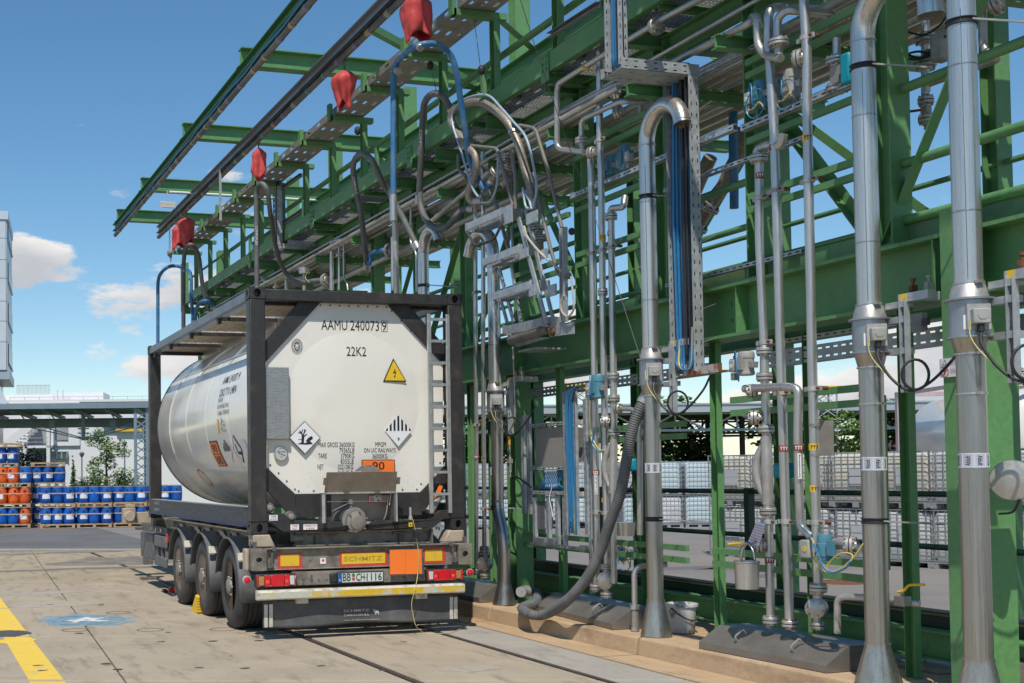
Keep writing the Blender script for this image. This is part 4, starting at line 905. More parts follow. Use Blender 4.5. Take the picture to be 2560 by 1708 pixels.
# toe boards on the girder
G('toe_board', MB().bb((7.16, 7.45, 3.40), (7.175, 4.4, 3.55)), GREENO); G('toe_board', MB().bb((7.1, 10.3, 3.40), (7.115, 9.15, 3.50)), GREENO); G('toe_board', MB().bb((7.1, 9.0, 3.37), (7.13, 7.65, 3.52)), GR); G('toe_board', MB().bb((7.1, 11.9, 3.37), (7.13, 10.5, 3.50)), GR)
# upper columns
COLY = [(4.9, .18), (7.54, .19), (9.03, .18), (10.40, .17), (11.95, .17), (13.4, .17), (14.9, .17), (16.5, .17), (18.2, .17), (20., .17), (21.8, .17), (23.6, .17), (25.4, .17), (27.2, .17), (29., .17), (30.5, .17)]
for y, w_ in COLY: G('column', MB().ib((7.12, y, 3.37), (7.12, y, 5.96), w_, w_, .014, .009))
for y, w_ in COLY[1:5]:
    G('column_base', MB().bb((7.0, y-.13, 3.372), (7.24, y+.13, 3.39)))
# back row of columns and ties
for y in (5.6, 8.25, 11.0, 13.7, 16.4, 19.1, 21.8, 24.5, 27.2, 29.9): G('back_column', MB().ib((8.9, y, 0), (8.9, y, 5.96), .16, .16, .012, .008))
G('back_girder', MB().ib((8.9, Y0, 3.2), (8.9, Y1, 3.2), .3, .2, .014))
for y, w_ in COLY: G('rack_beam', MB().ib((6.66, y, 5.93), (9.4, y, 5.93), .16, .12, .01))
for y, w_ in COLY: G('rack_beam', MB().ib((6.68, y+.0, 5.42), (9.0, y+.0, 5.42), .12, .10, .01))
for x, z in ((7.12, 5.87), (8.9, 5.87)): G('rack_edge_beam', MB().ib((x, Y0, z), (x, Y1, z), .18, .14, .012))
# diagonal braces between the columns
def br(a, b, r=.07): G('brace', MB().ang(a, b, r, .009))
br((7.16, 7.62, 3.40), (7.16, 6.2, 5.7), .09); br((7.16, 4.95, 3.45), (7.16, 6.2, 5.7), .09); br((7.16, 8.95, 4.9), (7.16, 7.75, 3.42), .09); br((7.16, 10.9, 3.42), (7.16, 10.2, 4.6)); br((7.2, 12.0, 3.45), (7.2, 13.3, 5.2), .09); br((7.2, 14.8, 3.45), (7.2, 13.4, 5.2), .09)
br((7.2, 16.4, 3.45), (7.2, 15., 5.2), .09); br((7.2, 18.1, 3.45), (7.2, 16.6, 5.2)); br((8.9, 8.3, 3.4), (8.9, 10.9, 5.5), .09); br((8.9, 8.2, 3.4), (8.9, 5.7, 5.5), .09)
br((8.9, 13.6, 3.4), (8.9, 11.1, 5.5), .09)
# round rails between the columns
RL = [(.268, 3.58), (.33, 4.02), (.413, 4.6)]
for z in (3.57, 3.995, 4.56): G('rail', MB().cyl((7.15, Y0, z), (7.15, 7.45, z), .038, 12)); G('rail', MB().cyl((7.15, 7.65, z-.02), (7.15, 12., z-.02), .026, 10)) if z < 3.7 else None
for z, x in ((3.58, 8.9), (3.88, 8.9), (4.3, 8.9)): G('rail', MB().cyl((x, Y0, z), (x, Y1, z), .026, 10))
G('rail', MB().cyl((7.15, 10.4, 3.88), (7.15, 9.05, 3.88), .03, 10)); G('rail', MB().cyl((7.15, 10.4, 4.28), (7.15, 9.05, 4.28), .035, 10))
for z in (3.58, 4.02, 4.3): G('rail', MB().cyl((7.18, 12., z), (7.18, 21.8, z), .026, 10))
# paired channels that carry the pipe clamps
def pair(y0, y1, z, x=6.98, s=.075):
    for d_ in (-s/2-.02, s/2+.02): G('clamp_channel', MB().bar((x, y0, z+d_), (x, y1, z+d_), .045, .055))
for z in (4.02, 4.62): pair(7.66, 9.0, z); pair(10.5, 11.88, z)
pair(7.66, 9.0, 5.19); pair(10.5, 11.88, 5.19); pair(12.05, 13.3, 4.02); pair(12.05, 13.3, 4.62)
pair(7.6, 9.3, 2.275); pair(7.6, 9.6, .93); pair(10.0, 13.2, .93); pair(10., 11.8, 2.1)
# lower posts and sill beam
for x, y in ((7.12, 7.42), (7.15, 9.72), (7.35, 8.72), (7.35, 11.2), (7.15, 12.55), (7.2, 14.4), (7.15, 14.9)):
    G('post', MB().ch((x, y, .17), (x, y, 2.894), .10, .06, .007), GREENW)
G('post', MB().bb((7.16, 7.78, .93), (7.24, 7.86, 2.28)), GREENW)
G('sill_beam', MB().ib((7.55, Y0, .36), (7.55, Y1, .36), .22, .16, .016), GREENW)
G('sill_beam', MB().ib((7.75, Y0, .52), (7.75, Y1, .52), .14, .14, .014), GREEND)
for y in (7.0, 9.9, 11.4, 12.9): G('sill_foot', MB().bb((7.5, y-.06, .17), (7.6, y+.06, .26)), GREENW)
for z in (1.05, 1.53): G('guard_rail', MB().cyl((8.9, Y0, z-.05), (8.9, Y1, z-.05), .028, 10), GREEND)
for y in (8.6, 11.6, 14.6): G('guard_post', MB().bb((8.86, y-.04, 0), (8.94, y+.04, 1.52)), GREEND)
# ---- cantilevered walkway
XS, ZS = 6.63, 6.05  # upper rack (walkway, tray, beams, monorails, bags, lamps): coordinates scaled about the camera
G('walkway_stringer', MB().ch((XS, 4.6, ZS+.105), (XS, 30.6, ZS+.105), .21, .08, .01, flip=1))
G('walkway_stringer', MB().ch((7.71, 4.6, ZS+.105), (7.71, 30.6, ZS+.105), .21, .08, .01, flip=-1))
SPL = [7.92, 11.88, 15.68, 20.0, 24.05, 27.9]
for y in SPL:
    G('splice_plate', MB().bb((XS-.014, y-.085, ZS-.10), (XS-.002, y+.085, ZS+.208)))
    mb = MB()
    for a in (-.042, .042):
        for b in (.03, .10, .17): mb.lathe((XS-.014, y+a, ZS+b), (-1, 0, 0), [(.016, 0), (.016, .016)], 6)
    G('splice_bolt', mb)['kind'] = 'stuff'
    G('floor_beam', MB().ch((XS+.03, y, ZS-.072), (9.2, y, ZS-.072), .13, .09, .01)); G('floor_beam', MB().ch((XS+.03, y+1.9, ZS-.04), (7.75, y+1.9, ZS-.04), .07, .06, .007))
ME_GRAT = None
GRM = pm('grating_steel', (.42, .42, .42), .5, .6, col2=(.34, .34, .34), sc=6, var=.1)
mb = MB(); L_ = 1.4
for i in range(24): x = .0+i*.0457; mb.bb((x-.003, 0, 0), (x+.003, L_-.006, .03))
for i in range(26): y = .02+i*.054; mb.bb((0, y-.004, .006), (1.05, y+.004, .028))
mb.bb((-.004, 0, 0), (0, L_-.006, .032)).bb((1.05, 0, 0), (1.054, L_-.006, .032)).bb((0, 0, 0), (1.05, .005, .032)).bb((0, L_-.012, 0), (1.05, L_-.007, .032))
me = mb.mesh('walkway_grating', GRM, False)
for k in range(18): inst('walkway_grating', me, rk, (XS+.012, 4.7+k*1.41, ZS+.03))
mb = MB()
for k in range(36):
    for x in (XS+.12, 7.6): mb.box((x, 5.0+k*.705, ZS+.015), (.07, .07, .03))
G('grating_clip', mb, IRON)['kind'] = 'stuff'
# walkway posts with tray brackets
PY = [7.28, 8.74, 10.2, 11.68, 13.16, 14.64, 16.12, 17.58, 19.03, 20.45, 21.89, 23.35, 24.74, 26.2, 27.66, 29.12]
for y in PY:
    G('walkway_post', MB().ch((6.715, y, ZS+.0), (6.715, y, 7.15), .12, .08, .009))
    yb = y-.06
    G('tray_bracket', MB().bb((6.12, y-.07, 7.093), (6.81, y+.04, 7.17)).bb((6.095, y-.07, 7.093), (6.15, y+.04, 7.34)))
G('end_post', MB().ib((6.71, 30.6, ZS-.14), (6.71, 30.6, 7.15), .2, .17)); G('end_post', MB().ib((7.65, 30.6, ZS-.14), (7.65, 30.6, 7.5), .2, .17))
# handrails on the far side of the walkway
for z, x in ((6.73, 6.81), (7.32, 7.67), (6.72, 7.67)): G('handrail', MB().cyl((x, 4.6, z), (x, 30.6, z), .028, 10))
for k in range(13): G('handrail_post', MB().bb((7.64, 5.2+k*2.05, ZS+.1), (7.70, 5.27+k*2.05, 7.31)))
G('tie_beam', MB().ib((8.48, 4.6, 7.60), (8.48, 30.5, 7.60), .2, .16))
# main cross beams under the monorails, with their own columns
XB = [9.3, 13.25, 17.24, 21.2, 25.3, 28.42]
for y in XB:
    G('cross_beam', MB().ib((4.63, y, 7.82), (9.4, y, 7.82), .27, .2, .016, .01))
for x, y in ((9.1, 17.1), (8.9, 21.1), (9.0, 13.1), (8.9, 25.2), (8.9, 9.2), (8.9, 28.3)): G('main_column', MB().ib((x, y, 6.0), (x, y, 9.8 if y < 14 or y == 17.1 else 8.9), .22, .26, .016))
for a, b in (((8.5, 13.3, 7.6), (8.5, 15.0, 6.2)), ((8.5, 17.2, 7.6), (8.5, 15.3, 6.2)), ((8.5, 9.4, 7.6), (8.5, 11.2, 6.2)), ((8.5, 13., 7.6), (8.5, 11.4, 6.2)), ((8.5, 21.2, 7.6), (8.5, 19.5, 6.2)), ((5.9, 13.2, 7.69), (8.4, 15.5, 7.69)), ((8.4, 17.2, 7.69), (5.9, 15.3, 7.69))): br(a, b, .10)
tray_m = pm('cable_channel', (.34, .32, .29), .6, .5, col2=(.26, .24, .21), sc=5, var=.12)
# ---- perforated cable tray on the brackets
def slotted(mb, o, u, v_, n_, L_, W_, th, rows_, cols__, sl, sw):
    """plate L x W at o spanned by u (length) and v (width), thickness along n, with a grid of slots left open"""
    o, u, v_, n_ = V(o), V(u), V(v_), V(n_)
    def pl(u0, u1, w0, w1):
        p = [o+u*u0+v_*w0, o+u*u1+v_*w0, o+u*u1+v_*w1, o+u*u0+v_*w1]; mb.poly(p, n_*th)
    cw = W_/rows_; pitch = L_/cols__; last = 0
    for r in range(rows_):
        a = cw*r+(cw-sw)/2; pl(0, L_, last, a); last = a+sw
        for c in range(cols__+1):
            u0 = 0 if c == 0 else pitch*(c-.5)+sl/2; u1 = L_ if c == cols__ else pitch*(c+.5)-sl/2
            if u1 > u0: pl(u0, u1, a, a+sw)
    pl(0, L_, last, W_)
ct2 = thing('cable_tray', 'long perforated grey cable tray on brackets above the green walkway', 'cable tray')
mb = MB(); Lt = 1.43
slotted(mb, (6.19, 0, 7.18), (0, 1, 0), (1, 0, 0), (0, 0, 1), Lt, .46, .005, 3, 3, .13, .045)
for x in (6.185, 6.651): slotted(mb, (x, 0, 7.18), (0, 1, 0), (0, 0, 1), (1, 0, 0), Lt, .11, .005, 1, 3, .16, .045)
me = mb.mesh('tray_section', tray_m, False)
for y in PY: inst('tray_section', me, ct2, (0, y-1.45, 0))
# ---- monorails: a beam with a festoon pipe below it, one green one grey
MONG = pm('dark_rail_green', (.035, .14, .05), .5, 0, var=.1); MONZ = pm('rail_zinc', (.26, .27, .275), .45, .6, var=.1)
def mono(x, bm, nm, lab):
    t = thing('monorail', lab, 'monorail', group=None)
    MB().ib((x, 4.4, 7.60), (x, 28.85, 7.60), .155, .125, .014, .01).build('beam', bm, t)
    MB().cyl((x+.02, 4.4, 7.46), (x+.02, 28.95, 7.46), .047, 14).build('festoon_pipe', pm(nm, (.13, .135, .14), .45, .5, col2=(.25, .22, .18), sc=5, var=.2, stretch=(1, .3, 1)), t)
    cols = [pm('tape_'+nm+str(i), c, .6, var=.15) for i, c in enumerate(((.34, .33, .22), (.20, .20, .32), (.10, .33, .40), (.40, .30, .18)))]
    rr = random.Random(int(x*100)); y = 5.0
    while y < 28.4:
        l = rr.uniform(.07, .14); MB().cyl((x+.02, y, 7.46), (x+.02, y+l, 7.46), .051, 12).build('cable_tie_band', cols[rr.randrange(4)], t)
        MB().bb((x+.005, y+.02, 7.49), (x+.035, y+.06, 7.53)).build('hanger', bm, t); y += rr.uniform(.45, .76)
    MB().tube([(x-.048, 4.5+i*.5, 7.50+.016*math.sin(i*1.7)) for i in range(49)], .016, 6).build('festoon_cable', BLUEC if x < 5 else BLACKC, t)
    for y in XB: MB().bb((x-.07, y-.07, 7.668), (x+.07, y+.07, 7.684)).build('clamp_plate', bm, t)
mono(4.66, MONG, 'outer_festoon_pipe', 'outermost green monorail beam with taped pipe under the cross beams')
mono(5.70, MONZ, 'inner_festoon_pipe', 'grey monorail beam carrying the red-bagged hoists over the truck')
# ---- hoists in red bags
from mathutils import noise
def chain(mb, a, b, r=.012):
    a, b = V(a), V(b); n = max(2, int((b-a).length/.06))
    for i in range(n):
        p = a+(b-a)*((i+.5)/n); t = M.Rotation(R(90*(i % 2)), 3, 'Z')
        pts = [p+t@V((.019*math.cos(q*math.pi/3), 0, .038*math.sin(q*math.pi/3))) for q in range(7)]; mb.tube(pts, .006, 5)
    return mb
def bag(lab, y, w_, h_, seed, z=7.29, x=5.73, drop=.14, tip=1.0):
    t = thing('hoist_bag', lab, 'hoist cover', (x, y, z), 0, 'red hoist covers under the monorail')
    rr = random.Random(seed); n = 30; rows_ = 15; vs = []; ph = [rr.uniform(0, 6) for _ in range(4)]
    for j in range(rows_):
        v_ = j/(rows_-1); k = .16+.84*min(1, v_*4.5)**.6 if v_ < .3 else 1-(v_-.3)*(1-tip)/.7
        for i in range(n):
            a = 2*math.pi*i/n; f = 1+.13*math.sin(3*a+ph[0]+v_*2)+.10*math.sin(5*a+ph[1])*v_
            sq = 1/max(abs(math.cos(a)), abs(math.sin(a)))**.55
            nz = noise.noise(V((math.cos(a)*1.6+seed, math.sin(a)*1.6, v_*2.2+seed)))*.30+noise.noise(V((math.cos(a)*4+seed, math.sin(a)*4, v_*3)))*.13; f += nz*min(1, v_*3)
            vs.append((w_/2*k*f*sq*math.cos(a)*.8, w_/2*k*f*sq*math.sin(a)*.8, -h_*v_+.07*math.sin(2*a+ph[2])*v_*v_))
    mb = MB().add(vs, [(j*n+i, j*n+(i+1) % n, (j+1)*n+(i+1) % n, (j+1)*n+i) for j in range(rows_-1) for i in range(n)]+[tuple(range(n))])
    o = mb.build('cover', REDB, t, ang=70); sd = o.modifiers.new('t', 'SOLIDIFY'); sd.thickness = .006
    chain(MB(), (0, 0, drop), (0, 0, -.02)).build('chain', IRON, t)
    MB().box((0, 0, drop+.02), (.03, .07, .05)).build('trolley', IRON, t)
    MB().cyl((0, 0, -h_*.3), (0, 0, -h_*.8), .06, 12).build('hoist', IRON, t)
    return t
bag('large red hoist bag at the top of the blue hose, nearest the camera', 13.3, .42, .52, 1, z=7.36, tip=.78)
bag('red hoist bag with a pointed dark opening below, second from the right', 15.8, .40, .48, 2, z=7.26, tip=.45)
bag('slim upright red hoist bag above the grey hose at the container corner', 20.15, .28, .48, 4, z=7.32, tip=.98)
bag('left folded half of the pair of red hoist bags at the far end', 26.7, .38, .5, 5, z=7.30, tip=.9)
bag('right wrinkled half of the pair of red hoist bags at the far end', 25.9, .42, .53, 6, z=7.30, tip=.8)
hk = thing('chain_hoist', 'small bare chain hoist at the far end of the grey monorail', 'hoist', (5.73, 27.7, 6.85))
chain(MB(), (0, 0, .58), (0, 0, .1)).build('chain', IRON, hk); MB().lathe((-.05, 0, 0), (1, 0, 0), [(.06, 0), (.08, .02), (.08, .08), (.06, .1)], 18).box((.02, 0, -.06), (.05, .05, .1)).build('hoist_body', STEELD, hk); chain(MB(), (.02, 0, -.1), (.02, 0, -.2)).build('hook_chain', IRON, hk)
# ---- floodlight and white conduit on the third cross beam
fl_ = thing('floodlight', 'small white floodlight hung under the third cross beam', 'floodlight', (5.17, 25.2, 7.44))
MB().box((0, 0, -.04), (.31, .22, .12), M.Rotation(.25, 3, 'X')).build('lamp_head', WHITE, fl_); MB().bb((-.015, -.01, 0), (.015, .01, .26)).build('bracket', GALV, fl_); MB().box((0, -.015, -.09), (.27, .18, .01), M.Rotation(.25, 3, 'X')).build('lens', LENSW, fl_)
tag(MB().cyl((5.2, 25.13, 7.66), (8.6, 25.13, 7.66), .022, 8).build('conduit', WHITE), 'thin white conduit along the lower edge of the third cross beam', 'conduit')
# ---- fluorescent tubes under the walkway
TUBEM = pm('opal_cover', (.62, .56, .42), .35, var=.06)
for i, (y, lab) in enumerate(((23.9, 'long opal tube lamp under the far walkway, behind the container corner'), (15.78, 'opal tube lamp under the walkway behind the blue hose'), (12.58, 'opal tube lamp under the walkway right of the braided hose'))):
    t = thing('tube_lamp', lab, 'lamp', (7.36, y, 5.86), 0, 'tube lamps under the walkway')
    MB().cyl((0, -.85, 0), (0, .85, 0), .08, 16).build('cover', TUBEM, t); MB().lathe((0, -.85, 0), (0, -1, 0), [(.085, -.02), (.085, .03), (.03, .04)], 16).lathe((0, .85, 0), (0, 1, 0), [(.085, -.02), (.085, .03), (.03, .04)], 16).build('end_cap', GREYP, t)


# ================================================================ exhaust ducts
DUCT = pm('duct_steel', (.63, .60, .56), .30, .82, col2=(.50, .475, .44), sc=1.2, lo=.4, hi=.72, var=.13, vsc=7, stretch=(16, 16, .35), rvar=.09)
DUCTD = pm('dull_duct_steel', (.46, .44, .41), .33, .92, col2=(.34, .315, .28), sc=1.2, lo=.4, hi=.7, var=.16, vsc=7, stretch=(20, 20, .4), rvar=.1)
SLEEVE = pm('grey_label_film', (.46, .48, .53), .45, var=.04)
HSG = pm('fan_housing', (.40, .42, .44), .42, .8, col2=(.33, .34, .35), sc=4, var=.08)
def arc(cy, cz, x, r, a0, a1, n=14): return [(x, cy+r*math.cos(R(a0+(a1-a0)*i/n)), cz+r*math.sin(R(a0+(a1-a0)*i/n))) for i in range(n+1)]
def ringz(t, x, y, z, r, mt=STEEL, nm='clamp_ring', h=.014):
    o = MB().lathe((x, y, z-h/2), (0, 0, 1), [(r, 0), (r+.008, .002), (r+.008, h-.002), (r, h)], 24).build(nm, mt, t)
    MB().box((x-.02, y-r-.016, z), (.05, .03, h*1.3)).build('clamp_screw', mt, o); return o
def duct(lab, x, y, r, c1, base, red0, h0, h1, t1, goose, rings=(), bands=(), sleeve=None, low=None, box=True, stub=True):
    t = thing('exhaust_duct', lab, 'duct', (0, 0, 0), 0, 'vertical steel exhaust ducts on the island')
    bx_, by_ = base
    MB().lathe((bx_, by_, .17), (0, 0, 1), [(r*1.9, 0), (r*1.9, .008), (r+.006, c1-.17), (r+.006, c1-.14)], 32).build('cone_foot', DUCTD, t)
    if low: MB().tube(low, r, 24).build('lower_pipe', DUCTD, t)
    else: MB().cyl((x, y, c1-.05), (x, y, red0+.01), r, 28).build('lower_pipe', DUCTD, t)
    R2 = r*1.42
    MB().lathe((x, y, red0), (0, 0, 1), [(r, 0), (r+.004, .01), (R2*.93, h0-red0)], 32).build('lower_reducer', DUCTD, t)
    hs = MB().lathe((x, y, h0), (0, 0, 1), [(R2+.018, -.004), (R2+.018, .006), (R2, .008), (R2, h1-h0-.008), (R2+.026, h1-h0-.006), (R2+.026, h1-h0+.006), (R2, h1-h0+.008)], 36).build('fan_housing', HSG, t)
    MB().lathe((x, y, h1), (0, 0, 1), [(R2*.97, .008), (r+.01, t1-h1-.01), (r+.004, t1-h1)], 32).build('upper_reducer', STEELM, t)
    for z in (red0+.0, t1): ringz(t, x, y, z, r+.003)
    MB().tube(goose, r, 28, caps=False).build('upper_pipe', DUCT, t)
    MB().tube([goose[-1], V(goose[-1])+(V(goose[-1])-V(goose[-2])).normalized()*.012], r+.004, 28, caps=False).build('mouth_rim', DUCT, t)
    if goose[-1][2] < goose[len(goose)//2][2]:
        e = V(goose[-1]); mb = MB()
        for k in range(-3, 4): L_ = math.sqrt(max(0, (r*.95)**2-(k*r*.28)**2)); mb.bb((e.x-L_, e.y+k*r*.28-.004, e.z+.008), (e.x+L_, e.y+k*r*.28+.004, e.z+.016))
        mb.build('mouth_grille', STEELD, t); MB().lathe((e.x, e.y, e.z+.03), (0, 0, 1), [(r*.97, 0), (r*.97, .004)], 24).build('mouth_shade', IRON, t)
    for z in rings: ringz(t, x, y, z, r)
    if stub:
        zz_ = t1+.45
        while zz_ < 4.6: MB().lathe((x, y, zz_), (0, 0, 1), [(r, 0), (r+.0022, .001), (r+.0022, .010), (r, .011)], 28).build('weld_joint', DUCTD, t); zz_ += .93
        a = R(222); MB().bar((x+(r+.0006)*math.cos(a), y+(r+.0006)*math.sin(a), t1+.02), (x+(r+.0006)*math.cos(a), y+(r+.0006)*math.sin(a), 4.6), .004, .003).build('seam', DUCTD, t)
    for z in bands:
        o = MB().lathe((x, y, z-.022), (0, 0, 1), [(r, 0), (r+.01, .003), (r+.01, .008), (r+.002, .012), (r+.002, .032), (r+.01, .036), (r+.01, .041), (r, .044)], 24).build('rubber_band_clamp', RUBBERB, t)
        MB().bar((x, y-r, z), (x+.42, y-r-.12, z-.03), .012, .012).build('tie_rod', STEELM, o)
    if sleeve:
        z0, z1 = sleeve; o = MB().lathe((x, y, z0), (0, 0, 1), [(r, 0), (r+.002, .001), (r+.002, z1-z0-.001), (r, z1-z0)], 32).build('label_sleeve', SLEEVE, t)
        for k, (up, a0) in enumerate(((1, 204), (-1, 250), (1, 296), (-1, 158))):
            def wr(q, a0=a0, up=up):     # text runs up or down the pipe
                s = (q.x)*up; v_ = q.z*up; a = R(a0)-v_/(r+.0045)*1.0; return V((x+(r+.0045)*math.cos(a), y+(r+.0045)*math.sin(a), (z0+z1)/2+s))
            hh = (z1-z0)*.34; lettering('Abluft_lettering', [('Abluft', (-hh, 0, -.016), (hh, 0, .016))], PRINT, o, wrap=wr, bold=0)
        mb = MB()
        for a0 in (181, 227, 273, 319): a = R(a0); mb.box((x+(r+.003)*math.cos(a), y+(r+.003)*math.sin(a), (z0+z1)/2), (.003, .003, (z1-z0)*.96), M.Rotation(a, 3, 'Z'))
        mb.lathe((x, y, z1-.008), (0, 0, 1), [(r+.0032, 0), (r+.0032, .003)], 32).lathe((x, y, z0+.004), (0, 0, 1), [(r+.0032, 0), (r+.0032, .003)], 32)
        mb.build('sleeve_rule', FILM, o)
    # terminal box on the housing
    if box:
        a = R(248); n_ = V((math.cos(a), math.sin(a), 0)); u_ = V((-n_.y, n_.x, 0)); zc = (h0+h1)/2; c = V((x, y, zc))+n_*(R2+.03)
        rot = M((u_, n_, V((0, 0, 1)))).transposed()
        MB().box(c-n_*.028, (.14, .02, .16), rot).build('mounting_plate', GALVW, t)
        o = bevel(MB().box(c, (.105, .06, .095), rot).build('terminal_box', GREYP, t), .008)
        MB().lathe(c+n_*.03+V((0, 0, .008)), n_, [(.03, 0), (.03, .004), (.024, .004)], 20).box(c+n_*.031-V((0, 0, .034)), (.08, .003, .016), rot).build('box_relief', GREYP, o)
        MB().cyl(c-V((0, 0, .05)), c-V((0, 0, .095)), .02).build('cable_gland', RUBBERB, o)
        a2 = R(215); MB().box(V((x, y, zc-.03))+V((math.cos(a2), math.sin(a2), 0))*(R2+.001), (.03, .002, .09), M.Rotation(a2-R(90), 3, 'Z')).build('type_plate', FILM, t)
        g0 = c-V((0, 0, .09)); 
        cab = [g0, g0+V((-.03, -.03, -.09)), g0+V((.0, -.12, -.24)), g0+V((.04, -.24, -.33)), g0+V((.08, -.38, -.28)), g0+V((.16, -.5, -.13)), g0+V((.2, -.56, .0))]
        MB().tube(smooth_path(cab, 8), .010, 8).build('motor_cable', BLACKC, t); cc_ = g0+V((.06, -.27, -.22))
        MB().tube([cc_+u_*.09*math.cos(k*.2618)+V((0, 0, .105*math.sin(k*.2618))) for k in range(25)], .010, 8).build('cable_loop', BLACKC, t)
        MB().tube(smooth_path([g0+V((-.05, .03, .06)), g0+V((-.06, .02, -.04)), g0+V((-.03, -.05, -.16)), g0+V((.03, -.2, -.31)), g0+V((.07, -.3, -.32))], 8), .004, 6).build('earth_wire', YELC, t)
    # galvanised wall bracket beside the fan
    ys = y-R2-.13
    o = MB().ch((x+.10, ys, h0-.30), (x+.10, ys, t1+.02), .055, .05, .006).build('bracket_strut', GALV, t)
    for z in (t1-.02, h1-.02, h0+.0): MB().bb((x+.06, ys-.02, z-.025), (x+.14, y-R2*.75, z+.02)).build('bracket_arm', GALV, o)
    MB().bb((x+.07, ys-.22, t1-.01), (x+.13, ys+.05, t1+.05)).bb((x+.13, ys-.16, t1-.01), (x+.36, ys-.10, t1+.05)).build('girder_arm', GALV, o)
    for d_ in (.0, .14): MB().box((x+.14, ys-.02-d_, t1+.08), (.05, .03, .06)).cyl((x+.14, ys-.02-d_, t1+.1), (x+.14, ys-.02-d_, t1+.16), .01).cyl((x+.14, ys-.02-d_, t1+.14), (x+.14, ys-.02-d_, t1+.16), .018).build('beam_clamp', STEELD if d_ else RUST, o)
    MB().box((x+.10, ys, t1+.02), (.062, .06, .06)).build('end_cap', YEL, o)
    return t
# second from the right, in front of the wide column
xA, yA = 6.7, 7.34
duct('exhaust duct with bent mouth in front of the wide green column', xA, yA, .084, (6.7,7.349,.425)[2], (6.7, yA), (6.7,7.362,2.447)[2], (6.7,7.358,2.551)[2], (6.7,7.35,2.795)[2], (6.7,7.353,2.903)[2],
    [(xA, yA, (6.7,7.353,2.903)[2]), (xA, yA, 4.6), (xA, yA, 4.88)]+arc(yA-.315, 4.88, xA, .315, 0, 180, 16)[1:]+[(xA, yA-.63, 4.82)], rings=[4.84, (6.7,7.352,2.18)[2]], bands=[(6.7,7.342,4.653)[2], (6.7,7.353,1.335)[2]], sleeve=((6.7,7.355,1.697)[2], (6.7,7.351,1.796)[2]))
xB, yB = 6.4, (6.4,6.17,2.951)[1]
duct('nearest tall straight exhaust duct at the right edge with prohibition sign behind it', xB, yB, .084, (6.4,6.172,.491)[2], (xB, yB), (6.4,6.173,2.425)[2], (6.4,6.17,2.527)[2], (6.4,6.172,2.766)[2], (6.4,6.173,2.869)[2],
    [(xB, yB, (6.4,6.173,2.869)[2]), (xB, yB, 4.5), (xB, yB, 6.4)], rings=[(6.4,6.169,2.173)[2]], bands=[(6.4,6.165,4.532)[2]], sleeve=((6.4,6.168,1.708)[2], (6.4,6.165,1.801)[2]))
xC, yC = 6.7, 10.11
duct('exhaust duct with bent mouth beside the vertical cable tray, white bucket at its foot', xC, yC, .076, (6.7,10.101,.482)[2], (xC, yC), (6.7,10.075,2.424)[2], (6.7,10.082,2.527)[2], (6.7,10.074,2.765)[2], (6.7,10.08,2.871)[2],
    [(xC, yC, (6.7,10.08,2.871)[2]), (xC, yC, 4.4), (xC, yC, 4.80)]+arc(yC-.285, 4.82, xC, .285, 0, 172, 16)[1:], rings=[4.80], bands=[(6.7,10.098,4.309)[2], (6.7,10.104,1.265)[2]], sleeve=((6.7,10.09,1.696)[2], (6.7,10.087,1.79)[2]))
xD, yD = 6.7, 13.34
low = fillet([(6.7,13.306,2.346), (6.7,13.335,1.281), (6.7,13.184,.935), (6.7,13.178,.669), (6.7,13.187,.41)], .12)
duct('exhaust duct with kinked foot right behind the trailer, left of the hose', xD, yD, .074, (6.7,13.187,.41)[2], (6.7,13.194,.193)[:2], (6.7,13.312,2.339)[2], (6.7,13.325,2.444)[2], (6.7,13.333,2.688)[2], (6.7,13.33,2.788)[2],
    [(xD, yD, (6.7,13.33,2.788)[2]), (xD, yD, 4.0), (xD, yD, 4.3)]+arc(yD+.34, 4.32, xD, .34, 180, 20, 14)[1:], rings=[(6.7,13.329,1.38)[2]], bands=[(6.7,13.332,1.306)[2]], sleeve=((6.7,13.329,1.688)[2], (6.7,13.325,1.784)[2]), low=low)
yE = 15.43
duct('exhaust duct rising just behind the right end of the tank container', 6.7, yE, .074, .45, (6.7, yE), 2.2, 2.3, 2.55, 2.7, [(6.7, yE, 2.7), (6.7, yE, 4.2), (6.7, yE, 4.70)]+arc(yE-.275, 4.72, 6.7, .275, 0, 165, 14)[1:], rings=[4.72], bands=[(6.7,15.448,4.273)[2]], box=False)

